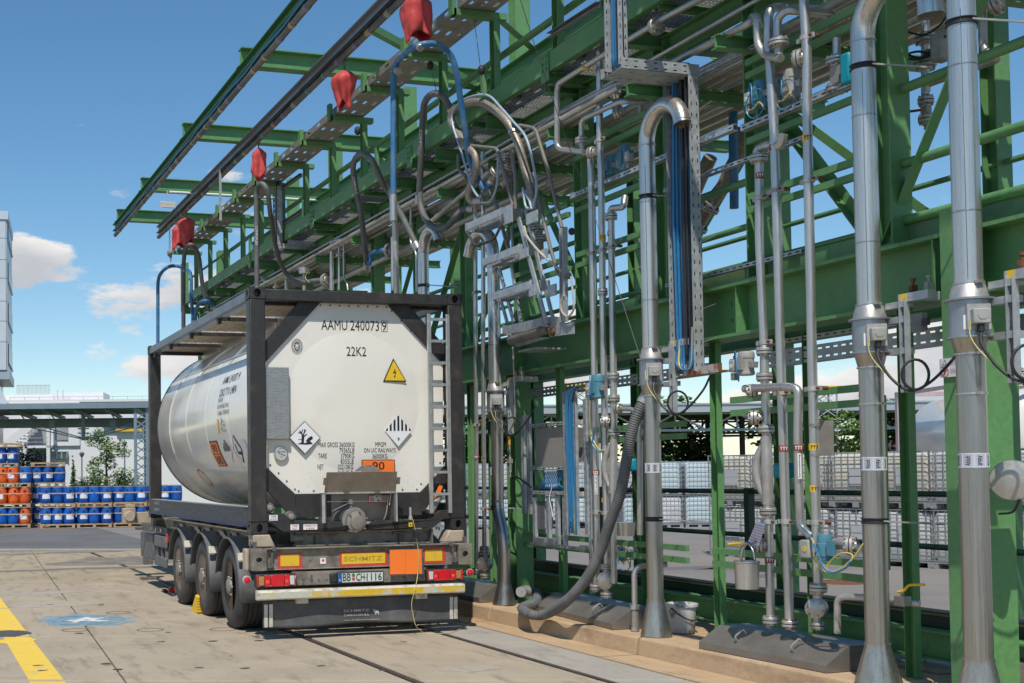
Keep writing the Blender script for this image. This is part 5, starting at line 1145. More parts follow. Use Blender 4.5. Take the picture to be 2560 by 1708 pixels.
# ================================================================ process pipes
def flange(t, c, ax, r, th=.022, n=8, rust=False):
    c, ax = V(c), V(ax).normalized(); mb = MB()
    for s in (-1, 1): mb.lathe(c+ax*s*.004, ax*s, [(r, 0), (r, th*.8), (r*.94, th), (r*.62, th), (r*.56, th*1.9)], 24)
    o = mb.build('flange', STEELM, t)
    MB().lathe(c-ax*.004, ax, [(r*.97, 0), (r*.97, .008)], 24).build('gasket', RUBBERB, o)
    u = ax.orthogonal().normalized(); v_ = ax.cross(u); mb = MB()
    for k in range(n): a = 2*math.pi*(k+.5)/n; p = c+(u*math.cos(a)+v_*math.sin(a))*r*.8; mb.lathe(p-ax*(th+.016), ax, [(r*.085+.003, 0), (r*.085+.003, th*2+.032)], 6)
    mb.build('flange_bolt', RUST if rust else STEELD, o); return o
def clampz(t, c, r, side=-1):
    c = V(c); o = MB().lathe(c-V((0, 0, .018)), (0, 0, 1), [(r, 0), (r+.007, .001), (r+.007, .035), (r, .036)], 20).build('pipe_clamp', GALVW, t)
    MB().box(c+V((0, r+.03, 0)), (.02, .05, .036)).box(c+V((0, -r-.03, 0)), (.02, .05, .036)).build('clamp_ear', GALVW, o)
    MB().lathe(c+V((-.012, -r-.036, 0)), (-1, 0, 0), [(.012, 0), (.012, .018)], 6).lathe(c+V((.02, -r-.04, 0)), (1, 0, 0), [(.016, 0), (.016, .05)], 8).build('clamp_bolt', RUST, o)
REDT = pm('maroon_band', (.26, .05, .04), .5, var=.1)
def band(t, c, r, mt=None, h=.07, n=2):
    c = V(c); o = MB().lathe(c-V((0, 0, h/2)), (0, 0, 1), [(r, 0), (r+.0025, .001), (r+.0025, h-.001), (r, h)], 20).build('marker_band', mt or YEL, t); mb = MB()
    for a0 in (205, 235, 265):
        a = R(a0); p = c+V((math.cos(a), math.sin(a), 0))*(r+.003); mb.box(p, (.003, .006, h*.55), M.Rotation(a, 3, 'Z')).box(p+V((0, 0, h*.2)), (.003, .016, .008), M.Rotation(a, 3, 'Z'))
    mb.build('flow_arrow', RUST if mt is None else FILM, o)
def tagstrip(t, c, r, h, st, a0=238):
    c = V(c); a = R(a0); p = c+V((math.cos(a), math.sin(a), 0))*(r+.001); o = MB().box(p, (.003, r*.8, h), M.Rotation(a, 3, 'Z')).build('name_strip', FILM, t)
    def wr(q): aa = R(a0)-q.z/(r+.004); return V((c.x+(r+.004)*math.cos(aa), c.y+(r+.004)*math.sin(aa), c.z+q.x))
    lettering('strip_text', [(st, (-h*.46, 0, -.009), (h*.46, 0, .009))], PRINT, o, wrap=wr)
def pipe(lab, pts, r, fil=.08, mt=STEEL, group='process pipes on the rack'):
    t = thing('process_pipe', lab, 'pipe', (0, 0, 0), 0, group)
    MB().tube(fillet(pts, fil), r, 18).build('pipe_run', mt, t); return t
def actuator(t, c, side, enamel, h=.2, r=.06, ph=V((0, 1, 0)), limit=True):
    """valve actuator: finned drum standing beside a pipe, limit-switch box in front, brackets"""
    c = V(c); o = MB().lathe(c-V((0, 0, h/2)), (0, 0, 1), [(r*.82, 0), (r, .01), (r, .03), (r*.93, .034), (r*.93, h*.7), (r, h*.72), (r, h-.02), (r*.9, h)], 22).build('actuator', enamel, t)
    MB().bar(c, c+V((0, -side*.12, -.02)), .05, .05).build('mounting_yoke', STEELM, o)
    MB().box(c+V((-r, .0, 0)), (.02, r*1.1, h*.55)).build('end_cover', enamel, o)
    if limit:
        b = c+V((-.02, side*(r+.055), -.01)); q = MB().box(b, (.075, .07, .105)).build('switch_box', GREYP, o); bevel(q, .01)
        MB().lathe(b+V((-.038, 0, -.005)), (-1, 0, 0), [(.02, 0), (.02, .006), (.012, .008)], 16).build('position_window', LENSW, o)
        MB().box(b+V((0, -.0, .045)), (.05, .075, .03)).cyl(b+V((0, 0, .06)), b+V((0, 0, .085)), .014).build('top_gland', BLUEC, o)
        MB().tube(smooth_path([b+V((0, 0, .085)), b+V((-.02, -side*.03, .12)), b+V((-.06, -side*.1, .08)), b+V((-.08, -side*.13, -.06)), b+V((-.04, -side*.1, -.14))], 6), .006, 6).build('blue_lead', BLUEC, o)
        MB().box(b+V((0, 0, -.09)), (.05, .05, .06)).build('solenoid', STEELD, o)
    MB().box(c+V((-r*.9, -.0, .02)), (.012, .022, .07)).build('yellow_label', YEL, o)
    return o
X1 = 6.80
# right group, four risers
p1 = pipe('riser with flow meter and hand valve, leftmost of the right-hand pipe group', [(6.8,8.622,.464), (6.8,8.621,1.288), (6.8,8.627,2.676), (6.8,8.66,3.634), (6.8,8.64,4.328), (6.8,8.665,4.393), (6.8,8.513,4.402), (6.8,8.374,4.344), (6.8,8.333,4.438)], .035, .06)
z = lambda p: p[2]
flange(p1, (6.8,8.644,4.313), (0, 0, 1), .072); flange(p1, (6.8,8.626,2.699), (0, 0, 1), .066); flange(p1, (6.8,8.633,2.485), (0, 0, 1), .066); flange(p1, (6.8,8.627,2.05), (0, 0, 1), .066); flange(p1, (6.8,8.627,1.37), (0, 0, 1), .066); flange(p1, (6.8,8.622,.474), (0, 0, 1), .064)
MB().cyl((6.8,8.626,2.688), (6.8,8.633,2.496), .036).build('valve_body', STEELM, p1)
actuator(p1, (6.74,8.783,2.608), 1, GREYP, .2, .068)
flange(p1, (6.72,8.674,2.15), (-.6, .5, 0), .062); MB().cyl((6.8,8.627,2.148), (6.73,8.678,2.15), .026).build('side_branch', STEELM, p1)
MB().bar((6.68,8.773,2.172), (6.7,8.621,2.153), .012, .012).build('branch_lever', STEELD, p1)
flange(p1, (6.74,8.719,2.374), (-.7, .4, 0), .058)
# teardrop flow meter
def meter(t, a, b, bow, r=.045):
    a, b = V(a), V(b); o = MB().cyl(a, b, r, 20).build('flow_meter_tube', STEELM, t); n = 18; vs = []
    d_ = b-a; L_ = d_.length; ax = d_.normalized(); bw = V(bow)
    mb = MB(); path = []; rad = []
    for i in range(n+1):
        s_ = i/n; k = math.sin(math.pi*s_); e = k**.7; path.append(a+ax*L_*(.06+.88*s_)+bw*e); rad.append(.012+.026*e)
    mb.tube(path, rad, 14); mb.build('flow_meter_bow', STEELM, o)
    MB().poly([a+ax*L_*.12, a+ax*L_*.5+bw*.9, a+ax*L_*.88], (.03, 0, 0)).build('bow_web', STEELM, o); return o
meter(p1, (6.8,8.625,1.426), (6.8,8.627,1.992), (-.03, .095, 0))
clampz(p1, (6.8,8.621,1.285), .036); band(p1, (6.8,8.62,.97), .035, REDT, .05); tagstrip(p1, (6.8,8.646,.835), .035, .28, 'Kondensat'); tagstrip(p1, (6.8,8.644,.618), .035, .24, 'Spülwasser'); band(p1, (6.8,8.633,4.166), .035, REDT, .05); clampz(p1, (6.8,8.631,3.981), .036); clampz(p1, (6.8,8.627,2.771), .036)
# hand valve with yellow lever on the tee, with a paper tag and the pail on it
flange(p1, (6.72,8.636,1.092), (-.6, .55, 0), .062)
MB().cyl((6.8,8.619,1.096), (6.68,8.685,1.096), .024).build('drain_valve', STEELM, p1); lv = MB().tube([(6.66,8.659,1.104), (6.62,8.738,1.101)], .006, 8).build('lever_stem', STEELM, p1)
MB().tube([(6.62,8.728,1.104), (6.6,8.874,1.091)], .013, 8).build('lever_grip', YEL, p1)
MB().tube(smooth_path([(6.66,8.715,1.113), (6.64,8.747,1.052), (6.64,8.778,.952)], 6), .012, 8).build('drain_spout', STEELM, p1)
tg = tag(MB().poly([(6.7,8.757,1.116), (6.66,8.568,1.091), (6.7,8.531,1.27), (6.72,8.671,1.283)], (-.002, 0, 0)).build('paper_tag', FILM, smooth=False), 'white paper tag with red lines clipped to the hand valve', 'tag')
mb = MB()
a, b, c, d_ = V((6.695,8.751,1.117)), V((6.655,8.561,1.091)), V((6.695,8.525,1.271)), V((6.715,8.665,1.284))
for k in range(7): s_ = .15+k*.12; mb.bar(a.lerp(d_, s_)-V((.004, 0, 0)), b.lerp(c, s_)-V((.004, 0, 0)), .001, .004)
mb.build('ruled_line', REDF, tg)['kind'] = 'stuff'
p2 = pipe('second riser from the left in the right-hand pipe group, no valve', [(6.8,8.393,.465), (6.8,8.414,1.407), (6.8,8.43,2.657), (6.8,8.432,3.591), (6.8,8.446,4.521), (6.8,8.488,5.213), (6.8,8.482,5.537), (7.1,8.438,5.538), (7.6,8.64,5.636)], .037, .10)
for q in ((6.8,8.392,.471),): flange(p2, q, (0, 0, 1), .062, rust=True)
clampz(p2, (6.8,8.404,1.292), .038); clampz(p2, (6.8,8.424,2.339), .038); clampz(p2, (6.8,8.444,3.999), .038); band(p2, (6.8,8.418,1.885), .037, REDT, .05); tagstrip(p2, (6.8,8.44,1.724), .037, .18, 'Kreislauf'); band(p2, (6.8,8.451,4.354), .037, REDT, .05)
p3 = pipe('short return loop bent over at its top between two risers', [(6.74,8.808,2.398), (6.7,8.257,2.375), (6.72,8.129,2.355), (6.72,8.153,1.965), (6.74,8.173,1.303), (6.74,8.157,1.253), (6.76,8.068,1.188)], .034, .08)
band(p3, (6.72,8.148,1.885), .034, REDT, .05); tagstrip(p3, (6.72,8.146,1.739), .034, .2, 'Sammelleitung')
p4 = pipe('rightmost riser with two yellow arrow bands left of the wide column', [(6.78,8.031,.802), (6.78,8.039,1.303), (6.78,8.042,2.618), (6.78,8.037,3.168), (6.78,8.035,3.887), (6.78,8.03,4.608), (6.78,8.018,4.99), (6.78,8.039,5.407), (6.78,8.041,5.61)], .037, .09)
for q in ((6.78,8.043,1.887), (6.78,8.043,1.561), (6.78,8.035,4.321)): band(p4, q, .037, None, .052)
tagstrip(p4, (6.78,8.06,1.71), .037, .24, 'Dampfein'); clampz(p4, (6.78,8.039,2.344), .038); clampz(p4, (6.78,8.043,1.298), .038); clampz(p4, (6.78,8.03,3.986), .038); clampz(p4, (6.78,8.031,5.117), .038); flange(p4, (6.78,8.031,.79), (0, 0, 1), .066)
flange(p4, (6.75,8.079,4.971), (.5, -.8, 0), .07)
MB().cyl((6.78,8.029,2.07), (6.78,8.03,2.05), .04).cyl((6.78,8.037,1.835), (6.78,8.038,1.817), .04).build('hose_clip', STEELD, p4)
a, b = (6.9,8.139,2.097), (6.9,8.032,1.818); MB().poly([(6.9, a[1], a[2]), (6.95, b[1], a[2]), (6.95, b[1], b[2]), (6.9, a[1], b[2])], (.01, 0, 0)).build('steel_name_board', STEELD, p4)
# pump under riser four and its teal valve
def pump(lab, c, r, tall=.12):
    c = V(c); t = thing('pump', lab, 'pump', c, 0, 'flanged steel pumps on the island')
    ax = V((-.82, -.5, .0)).normalized()
    MB().lathe(ax*-.075, ax, [(r*.7, 0), (r*.95, .02), (r, .05), (r, .10)], 28).build('housing', STEELM, t)
    MB().lathe(ax*.028, ax, [(r*1.05, 0), (r*1.05, .014), (r*.98, .018), (r*.5, .026), (r*.2, .03)], 28).build('cover', STEELM, t)
    u = V((0, 0, 1)); v_ = ax.cross(u); mb = MB()
    for k in range(6): a = k*math.pi/3+.3; mb.lathe(ax*.042+(u*math.cos(a)+v_*math.sin(a))*r*.86, ax, [(.011, 0), (.011, .014)], 6)
    mb.build('cover_bolt', STEELD, t)
    for s in (-1, 1):
        MB().cyl((0, 0, s*r*.8), (0, 0, s*(r+tall*.45)), r*.38).build('nozzle', STEELM, t); flange(t, (0, 0, s*(r+tall*.5)), (0, 0, 1), r*.72, .016)
    return t
pump('round steel pump below the teal valve, right of the big steel cover', (6.8,8.077,.626), .075)
pump('round steel pump behind the trailer lamp at the left end of the island', (6.8,13.902,.591), .085)
pump('round steel pump behind the leaning grey hose', (6.8,11.127,.602), .085)
MB().cyl((6.8,8.059,.685), (6.8,8.055,.788), .027).build('pump_riser', STEELM, p4)
pv = thing('teal_valve', 'teal drum actuator valve with coiled yellow and blue leads at knee height', 'valve')
c = V((6.66,7.808,1.118)); MB().lathe(c-V((0, 0, .1)), (0, 0, 1), [(.05, 0), (.056, .01), (.056, .03), (.062, .035), (.062, .13), (.055, .135), (.055, .18), (.05, .2)], 24).build('drum', TEAL, pv)
MB().box((6.62,7.699,1.119), (.03, .06, .11)).build('side_cover', TEAL, pv); q = bevel(MB().box((6.62,7.944,1.101), (.08, .1, .14)).build('switch_box', GREYP, pv), .012); MB().lathe((6.58,7.933,1.102), (-1, 0, 0), [(.022, 0), (.022, .004)], 14).build('position_window', YELP, q)
MB().cyl((6.7,7.745,1.148), (6.72,7.556,1.157), .045).build('valve_body', STEELD, pv); flange(pv, (6.72,7.608,1.141), (.6, -.8, 0), .075); MB().cyl((6.72,7.586,1.142), (6.74,7.491,1.122), .028).build('outlet', STEELM, pv)
MB().tube(smooth_path([(6.58,7.853,1.19), (6.58,7.794,1.071), (6.58,7.727,.976), (6.58,7.644,.938), (6.58,7.507,.991), (6.6,7.453,1.079), (6.58,7.548,1.091), (6.58,7.672,1.013), (6.58,7.689,.946), (6.58,7.582,.964), (6.6,7.454,1.058), (6.62,7.371,1.168)], 6), .006, 6).build('yellow_lead', YELC, pv)
MB().tube(smooth_path([(6.6,7.9,1.21), (6.57,7.797,1.104), (6.57,7.738,.998), (6.57,7.678,.947), (6.57,7.601,.947), (6.57,7.496,.987), (6.58,7.454,1.037)], 6), .008, 6).build('blue_lead', BLUEC, pv)
MB().tube(smooth_path([(6.6,7.826,1.063), (6.6,7.858,1.034), (6.6,7.828,1.002), (6.6,7.834,1.046), (6.6,7.79,.96), (6.6,7.713,.938)], 6), .005, 6).build('yellow_coil', YELC, pv)
# low steam line with the yellow ball valve
ps = pipe('low steel pipe with a yellow-handled ball valve across the island foot', [(6.78,7.837,.461), (6.76,7.804,.743), (6.8,7.57,.757), (6.85,7.353,.749), (6.95,7.198,.738)], .026, .07, STEELM)
MB().box((6.86,7.266,.756), (.07, .09, .07)).build('ball_valve', STEELM, ps); MB().tube(fillet([(6.84,7.284,.819), (6.84,7.229,.829), (6.86,7.208,.877), (6.9,7.102,.884)], .03), .010, 8).build('valve_handle', YEL, ps); MB().cyl((6.86,7.265,.788), (6.86,7.264,.82), .012).build('valve_stem', STEELD, ps)
tag(MB().cyl((7.72, Y0, .58), (7.72, 16, .58), .028, 10).build('long_pipe', pm('dusty_pipe', (.36, .29, .24), .7, .3, var=.12)), 'long dusty pinkish pipe lying along the dark sill beam', 'pipe')
# left group
def riser(lab, pts, r=.034, fil=.08, mt=STEEL): return pipe(lab, pts, r, fil, mt)
q1 = riser('leftmost riser of the middle pipe group, next to the blue cable bundle', [(6.8,11.323,.537), (6.8,11.294,1.055), (6.8,11.283,2.304), (6.8,11.283,3.618), (6.8,11.279,4.813), (6.8,11.284,4.983)], .034)
flange(q1, (6.8,11.328,.519), (0, 0, 1), .06); clampz(q1, (6.8,11.274,1.295), .035); clampz(q1, (6.8,11.279,3.983), .035); band(q1, (6.8,11.287,1.706), .034, REDT, .055); tagstrip(q1, (6.8,11.288,1.592), .034, .22, 'Produkt')
q2 = riser('middle riser of the middle pipe group with a yellow arrow band', [(6.8,11.111,.748), (6.8,11.103,1.306), (6.8,11.096,2.166), (6.8,11.098,3.15), (6.8,11.084,4.177), (6.8,11.084,4.84), (6.8,11.098,4.989), (6.8,11.083,5.646), (6.8,11.069,6.039)], .034)
flange(q2, (6.8,11.092,3.553), (0, 0, 1), .05); band(q2, (6.8,11.081,4.108), .034, None, .07); clampz(q2, (6.8,11.086,3.983), .035); clampz(q2, (6.8,11.096,5.121), .035); band(q2, (6.8,11.117,1.424), .034, None, .04); clampz(q2, (6.8,11.103,1.294), .035)
q3 = riser('middle-group riser with flow meter and teal valve, right of the other two', [(6.8,10.983,.589), (6.8,10.968,1.48), (6.8,10.924,2.285), (6.8,10.919,2.916), (6.8,10.917,3.564), (6.8,10.91,4.259), (6.8,10.916,4.377), (6.8,10.682,4.341), (6.85,10.732,4.455)], .034, .05)
flange(q3, (6.8,10.911,4.293), (0, 0, 1), .062); flange(q3, (6.8,10.921,2.675), (0, 0, 1), .058); flange(q3, (6.8,10.919,2.449), (0, 0, 1), .058); flange(q3, (6.8,10.935,2.107), (0, 0, 1), .058)
clampz(q3, (6.8,10.911,3.983), .035); band(q3, (6.8,10.917,4.122), .034, REDT, .05)
MB().cyl((6.8,10.919,2.651), (6.8,10.92,2.462), .032).build('valve_body', STEELM, q3); actuator(q3, (6.72,11.081,2.58), 1, TEAL, .24, .066)
meter(q3, (6.8,10.974,1.492), (6.8,10.937,2.046), (-.03, .11, 0), .04)
flange(q3, (6.74,10.996,2.225), (-.7, .4, 0), .06); flange(q3, (6.75,10.767,2.342), (.4, -.8, 0), .05); MB().tube(fillet([(6.78,10.883,2.346), (6.74,10.497,2.318), (6.72,10.382,2.257)], .04), .022, 14).build('hose_branch', STEELM, q3)
# reducing elbow pipe a: hooked pipe coming from the rack overhead
pa = pipe('hooked silver pipe dropping from the rack beside the cable tray', [(6.66,9.015,5.848), (6.66,9.69,5.881), (6.66,10.613,5.886), (6.66,11.693,5.877), (6.7,11.787,5.201), (6.74,11.308,5.046)], .031, .09)
flange(pa, (6.66,9.852,5.851), (0, 1, 0), .085); band(pa, (6.66,11.106,5.867), .031, None, .05); flange(pa, (6.74,11.158,5.001), (.4, -.85, 0), .065)
pb = pipe('thick beige pipe ending in an elbow under the horizontal cable tray', [(6.8,15.767,5.084), (6.8,12.062,5.626), (6.8,10.778,5.598), (7,10.678,5.629), (7.2,10.966,5.564), (7.2,10.974,5.341)], .034, .1, STEELM)
pc = pipe('brown-ended pipe running up under the walkway to the top right', [(6.8,9.909,5.51), (6.8,8.702,5.487), (6.9,8.812,5.585), (6.78,8.597,5.494), (6.78,8.596,5.248), (6.78,8.504,5.134), (6.76,8.295,5.043)], .033, .07, STEELM)
flange(pc, (6.8,9.969,5.541), (0, 1, 0), .07, rust=True); pd_ = pipe('bent pipe with flange left of the big bent duct', [(6.76,11.388,5.182), (6.76,11.38,5.41), (6.76,10.629,5.383), (7,10.553,5.373)], .028, .08); flange(pd_, (6.76,11.388,5.189), (0, 0, 1), .068); MB().cyl((6.76,11.383,5.188), (6.76,11.367,5.055), .027).build('stub', STEELM, pd_)
flange(pd_, (6.95,10.978,5.389), (.5, -.8, .1), .08)
pe = pipe('looped pipe with horizontal flange below the top right pipes', [(6.76,8.328,5.155), (6.76,8.325,5.374), (6.78,8.252,5.424), (6.9,8.184,5.399), (7.2,8.221,5.417), (7.2,8.189,5.336)], .034, .1); flange(pe, (6.76,8.322,5.178), (0, 0, 1), .082); MB().cyl((6.76,8.32,5.165), (6.76,8.317,5.076), .034).build('stub', STEELM, pe)
# upper actuators on the rack
def upvalve(lab, c, en, side=1, h=.22, r=.065, coil=True):
    t = thing('actuated_valve', lab, 'valve', (0, 0, 0), 0, 'actuated valves high on the rack'); c = V(c); actuator(t, c, side, en, h, r)
    if coil: MB().tube([c+V((-.09, .12*math.cos(k*.2618)-.04, -.10+.12*math.sin(k*.2618))) for k in range(25)], .005, 6).build('lead_coil', BLUEC, t); MB().tube(smooth_path([c+V((-.07, .08, -.12)), c+V((-.08, .0, -.13)), c+V((-.08, -.08, -.1)), c+V((-.07, -.13, -.17))], 6), .006, 6).build('yellow_lead', YELC, t); return t
upvalve('teal valve actuator with blue coil left of the tall riser at the top', (6.9,8.723,4.89), TEAL); t = upvalve('light grey valve actuator behind the tall riser at the top', (6.92,8.37,4.861), GREYP, 1, .24, .07); upvalve('teal valve actuator nearest the bent duct in the upper middle', (6.95,10.875,4.885), TEAL, -1, .26, .055, False); upvalve('teal valve actuator behind and left of its twin in the upper middle', (7,11.211,4.9), TEAL, 1, .22, .055, False)
upvalve('grey valve actuator with two leads right of the trailer-side riser', (7.3,11.478,.884), GREYP, 1, .2, .06)
pg = pipe('flanged drop pipe with teal valve left of the right-hand bent duct', [(6.95,7.888,5.083), (6.95,7.895,4.682)], .03); flange(pg, (6.95,7.894,4.908), (0, 0, 1), .08); flange(pg, (6.95,7.888,4.69), (0, 0, 1), .085); MB().box((6.9,7.828,4.767), (.06, .1, .13)).build('valve_body', STEELD, pg); bevel(MB().box((6.85,7.669,4.762), (.06, .1, .24)).build('teal_actuator', pm('bright_teal', (.0, .25, .33), .4), pg), .02)
ph_ = pipe('drain pipe with flanged valves hanging free against the sky', [(7.5,7.56,5.318), (7.5,7.585,4.592)], .030); flange(ph_, (7.5,7.57,5.019), (0, 0, 1), .08); flange(ph_, (7.5,7.577,4.827), (0, 0, 1), .08); flange(ph_, (7.5,7.581,4.541), (0, 0, 1), .058); flange(ph_, (7.5,7.582,4.398), (0, 0, 1), .058); MB().cyl((7.5,7.582,4.591), (7.5,7.582,4.319), .018).box((7.5,7.582,4.472), (.05, .06, .07)).build('drain_stub', STEELD, ph_); MB().tube([(7.4,7.522,4.445), (7.35,7.639,4.457)], .01, 8).build('drain_lever', RUST, ph_)
bevel(MB().box((7.4,7.313,4.858), (.12, .14, .22)).build('grey_actuator', GREYP, ph_), .03); MB().cyl((7.5,7.572,4.905), (7.42,7.358,4.846), .03).build('actuator_neck', STEELD, ph_); MB().tube(fillet([(7.5,7.575,4.609), (7.5,7.567,4.666), (7.6,7.098,4.689), (7.6,6.999,4.685), (7.6,7.14,4.789), (7.6,7.135,5.111), (7.6,7.039,5.123)], .08), .03, 14).build('side_line', STEELM, ph_); flange(ph_, (7.6,7.018,5.096), (.3, -.9, .2), .085)
MB().tube(smooth_path([(7.4,7.745,5.161), (7.4,7.601,5.065), (7.4,7.466,5.008), (7.35,7.282,5.006), (7.3,7.155,5.041)], 6), .008, 6).tube(smooth_path([(7.4,7.751,4.977), (7.4,7.658,4.89), (7.4,7.533,4.839), (7.4,7.435,4.841), (7.35,7.48,4.876), (7.35,7.586,4.892), (7.36,7.492,4.832), (7.36,7.381,4.848), (7.36,7.236,4.914)], 6), .009, 6).build('control_cable', BLACKC, ph_)
# far-left risers beside the container
r1 = riser('left of the two slim risers between container and kinked duct', [(6.8,14.14,.486), (6.8,14.114,1.232), (6.8,14.08,2.289), (6.8,14.062,3.308), (6.8,14.038,4.079), (6.8,14.015,4.744), (6.8,14.024,5.047)], .026); r2 = riser('right of the two slim risers between container and kinked duct', [(6.8,13.906,.767), (6.8,13.888,1.297), (6.8,13.876,2.281), (6.8,13.852,3.286), (6.8,13.823,4.046), (6.8,13.794,4.866), (6.8,13.777,5.688)], .027)
flange(r1, (6.8,14.15,.486), (0, 0, 1), .05); flange(r2, (6.8,13.906,.774), (0, 0, 1), .06); band(r1, (6.8,14.086,1.917), .026, REDT, .05); band(r2, (6.8,13.886,1.894), .027, None, .05); band(r2, (6.8,13.891,1.655), .027, None, .05); clampz(r1, (6.8,14.079,2.32), .028); clampz(r1, (6.8,14.042,3.98), .028); clampz(r2, (6.8,13.889,1.275), .028)
# pipes seen over the container roof
for i, (pts, r, lab) in enumerate([([(6.8,19.518,4.818), (6.8,19.489,5.628), (6.8,19.1,5.595), (7.1,18.513,5.499)], .034, 'shiny double-bent pipe over the middle of the container roof'), ([(6.8,19.159,4.765), (6.8,19.117,5.618)], .016, 'thin vertical tube with a valve over the container roof'), ([(6.8,18.716,4.699), (6.8,18.752,4.811), (6.8,18.918,4.954), (6.8,18.897,5.557)], .013, 'thin crooked tube over the container roof'), ([(6.8,16.655,4.385), (6.8,16.636,5.325)], .034, 'shiny vertical pipe over the right part of the container roof'), ([(6.8,16.784,4.404), (6.8,16.779,5.195)], .026, 'slim vertical pipe beside the shiny one over the roof'), ([(6.8,15.909,4.258), (6.8,15.903,4.81), (6.8,16.11,5), (6.8,16.07,5.535)], .015, 'thin bent tube left of the rear bent duct'), ([(6.9,24.117,5.783), (6.9,23.858,5.645), (6.9,23.224,5.535), (6.9,23.107,5.352)], .036, 'short elbowed grey pipe just over the container corner'), ([(6.9,23.148,5.359), (6.9,23.1,5.551), (6.9,22.383,5.496), (6.9,21.42,5.333)], .036, 'second elbowed grey pipe over the container corner'), ([(6.9,22.431,5.252), (6.9,22.42,5.559)], .035, 'vertical stub over the container roof')]):
    q = pipe(lab, pts, r, .08, STEEL)
flange(q, (6.8,19.109,5.34), (0, 0, 1), .06, rust=True)
gj = thing('junction_cylinder', 'steel cylindrical junction box on a thin stem over the container roof', 'junction box', (0, 0, 0)); MB().cyl((6.7,20.694,5.285), (6.7,20.69,5.39), .10, 20).build('cylinder', STEEL, gj); MB().cyl((6.7,20.705,4.98), (6.7,20.693,5.296), .03).build('stem', STEELM, gj); MB().tube(smooth_path([(6.62,20.278,5.236), (6.6,20.32,5.148), (6.6,20.091,5.03)], 6), .006, 6).build('earth_wire', YELC, gj)
# ---- pipe rack under the roof: long runs seen from below
rrk = random.Random(11); xs = 7.36; k = 0
RK = [pm('rack_pipe_steel', (.58, .54, .48), .42, .6, col2=(.44, .39, .33), sc=2, var=.12), pm('rack_pipe_clad', (.62, .62, .62), .35, .6, var=.1), pm('rack_pipe_dusty', (.40, .36, .31), .6, .4, col2=(.30, .26, .21), sc=2, var=.15)]
spec = [(6.72, .03), (6.83, .045), (6.95, .032), (7.28, .05), (7.40, .032), (7.51, .06), (7.65, .04), (7.77, .032), (7.9, .065), (8.06, .045), (8.2, .05), (8.36, .06), (8.55, .05)]
for i, (x, r) in enumerate(spec):
    o = tag(MB().cyl((x, 4.3 if i > 2 else 10.6+i*.5, 5.482+r), (x, 30.4, 5.482+r), r, 12).build('rack_pipe', RK[i % 3]), ['thick', 'slim', 'medium'][0 if r > .05 else 1 if r < .037 else 2]+' overhead rack pipe running lengthwise, number '+['one', 'two', 'three', 'four', 'five', 'six', 'seven', 'eight', 'nine', 'ten', 'eleven', 'twelve', 'thirteen'][i]+' from the walkway side', 'pipe', 'overhead rack pipes')
for i, (x, z_, r, lab) in enumerate([(6.95, 5.62, .03, 'single clad pipe along the inner edge of the walkway underside'), (7.0, 5.46, .024, 'slim pipe slung just below the walkway edge'), (7.04, 5.05, .04, 'lowest lengthwise pipe on the rack front, light from below'), (6.98, 5.75, .02, 'thin tube strapped under the walkway beam')]):
    tag(MB().cyl((x, 12.6 if i < 3 else 4.4, z_), (x, 29.5, z_), r, 12).build('rack_pipe', RK[(i+1) % 3]), lab, 'pipe', 'overhead rack pipes')


# ================================================================ hoses
def ribbed(pts, r, step=.022, amp=.10, n=14):
    P_ = [V(p) for p in pts]; out = []; d = [0]
    for a, b in zip(P_, P_[1:]): d.append(d[-1]+(b-a).length)
    L_ = d[-1]; m = max(4, int(L_/(step/2))); j = 0; rad = []
    for i in range(m+1):
        s = L_*i/m
        while j < len(d)-2 and d[j+1] < s: j += 1
        t = (s-d[j])/max(1e-6, d[j+1]-d[j]); out.append(P_[j].lerp(P_[j+1], t)); rad.append(r*(1+amp/2*(1 if i % 2 else -1)))
    return MB().tube(out, rad, n)
def hose(lab, pts, r, mt, rib=True, step=.03, ends=True, txt=None, n=8, cat='hose', amp=.1):
    t = thing('hose', lab, cat, (0, 0, 0), 0, 'hanging transfer hoses' if 'hang' in lab else None)
    sp = smooth_path(pts, n)
    (ribbed(sp, r, step, amp) if rib else MB().tube(sp, r, 14)).build('hose_body', mt, t)
    if ends:
        for a, b in ((sp[0], sp[2]), (sp[-1], sp[-3])):
            d_ = (b-a).normalized(); MB().cyl(a-d_*.06, a+d_*.05, r*1.15, 16).build('coupling', STEELM, t)
    return t, sp
def hose_text(p0, p1, r, st='COMPOFLEX', mt=None):
    p0, p1 = V(p0), V(p1); d_ = (p1-p0); L_ = d_.length; d_.normalize(); c = (p0+p1)/2; n_ = (V((0, 0, 1.7))-c); n_ = (n_-d_*n_.dot(d_)).normalized(); s_ = n_.cross(d_)
    lettering('hose_print', [(st, (0, 0, -r*.42), (L_, 0, r*.42))], mt or FILM, h, wrap=lambda q: p0+d_*q.x+n_*(r*1.07)+s_*q.z, bold=.0)
# corrugated grey hose sagging to the kerb
h, sp = hose('thick ribbed grey hose curving from the pipe down onto the kerb', [(6.66,10.159,2.4), (6.6,10.196,2.259), (6.56,10.269,2.013), (6.52,10.372,1.538), (6.5,10.519,1.268), (6.48,10.713,.924), (6.42,10.865,.659), (6.34,11.151,.4), (6.41,11.7,.22), (6.315,11.836,.21), (6.438,12.255,.22), (6.573,12.397,.24), (6.718,12.475,.26), (6.935,12.832,.3), (6.943,13.003,.34), (6.686,12.719,.36)], .052, GREYH, step=.022)
MB().cyl((6.781,12.757,.36), (6.699,12.745,.36), .066, 18).build('hose_clip', STEELM, h); MB().cyl((6.686,12.719,.36), (6.624,12.745,.36), .04, 16).build('end_coupling', STEELD, h)
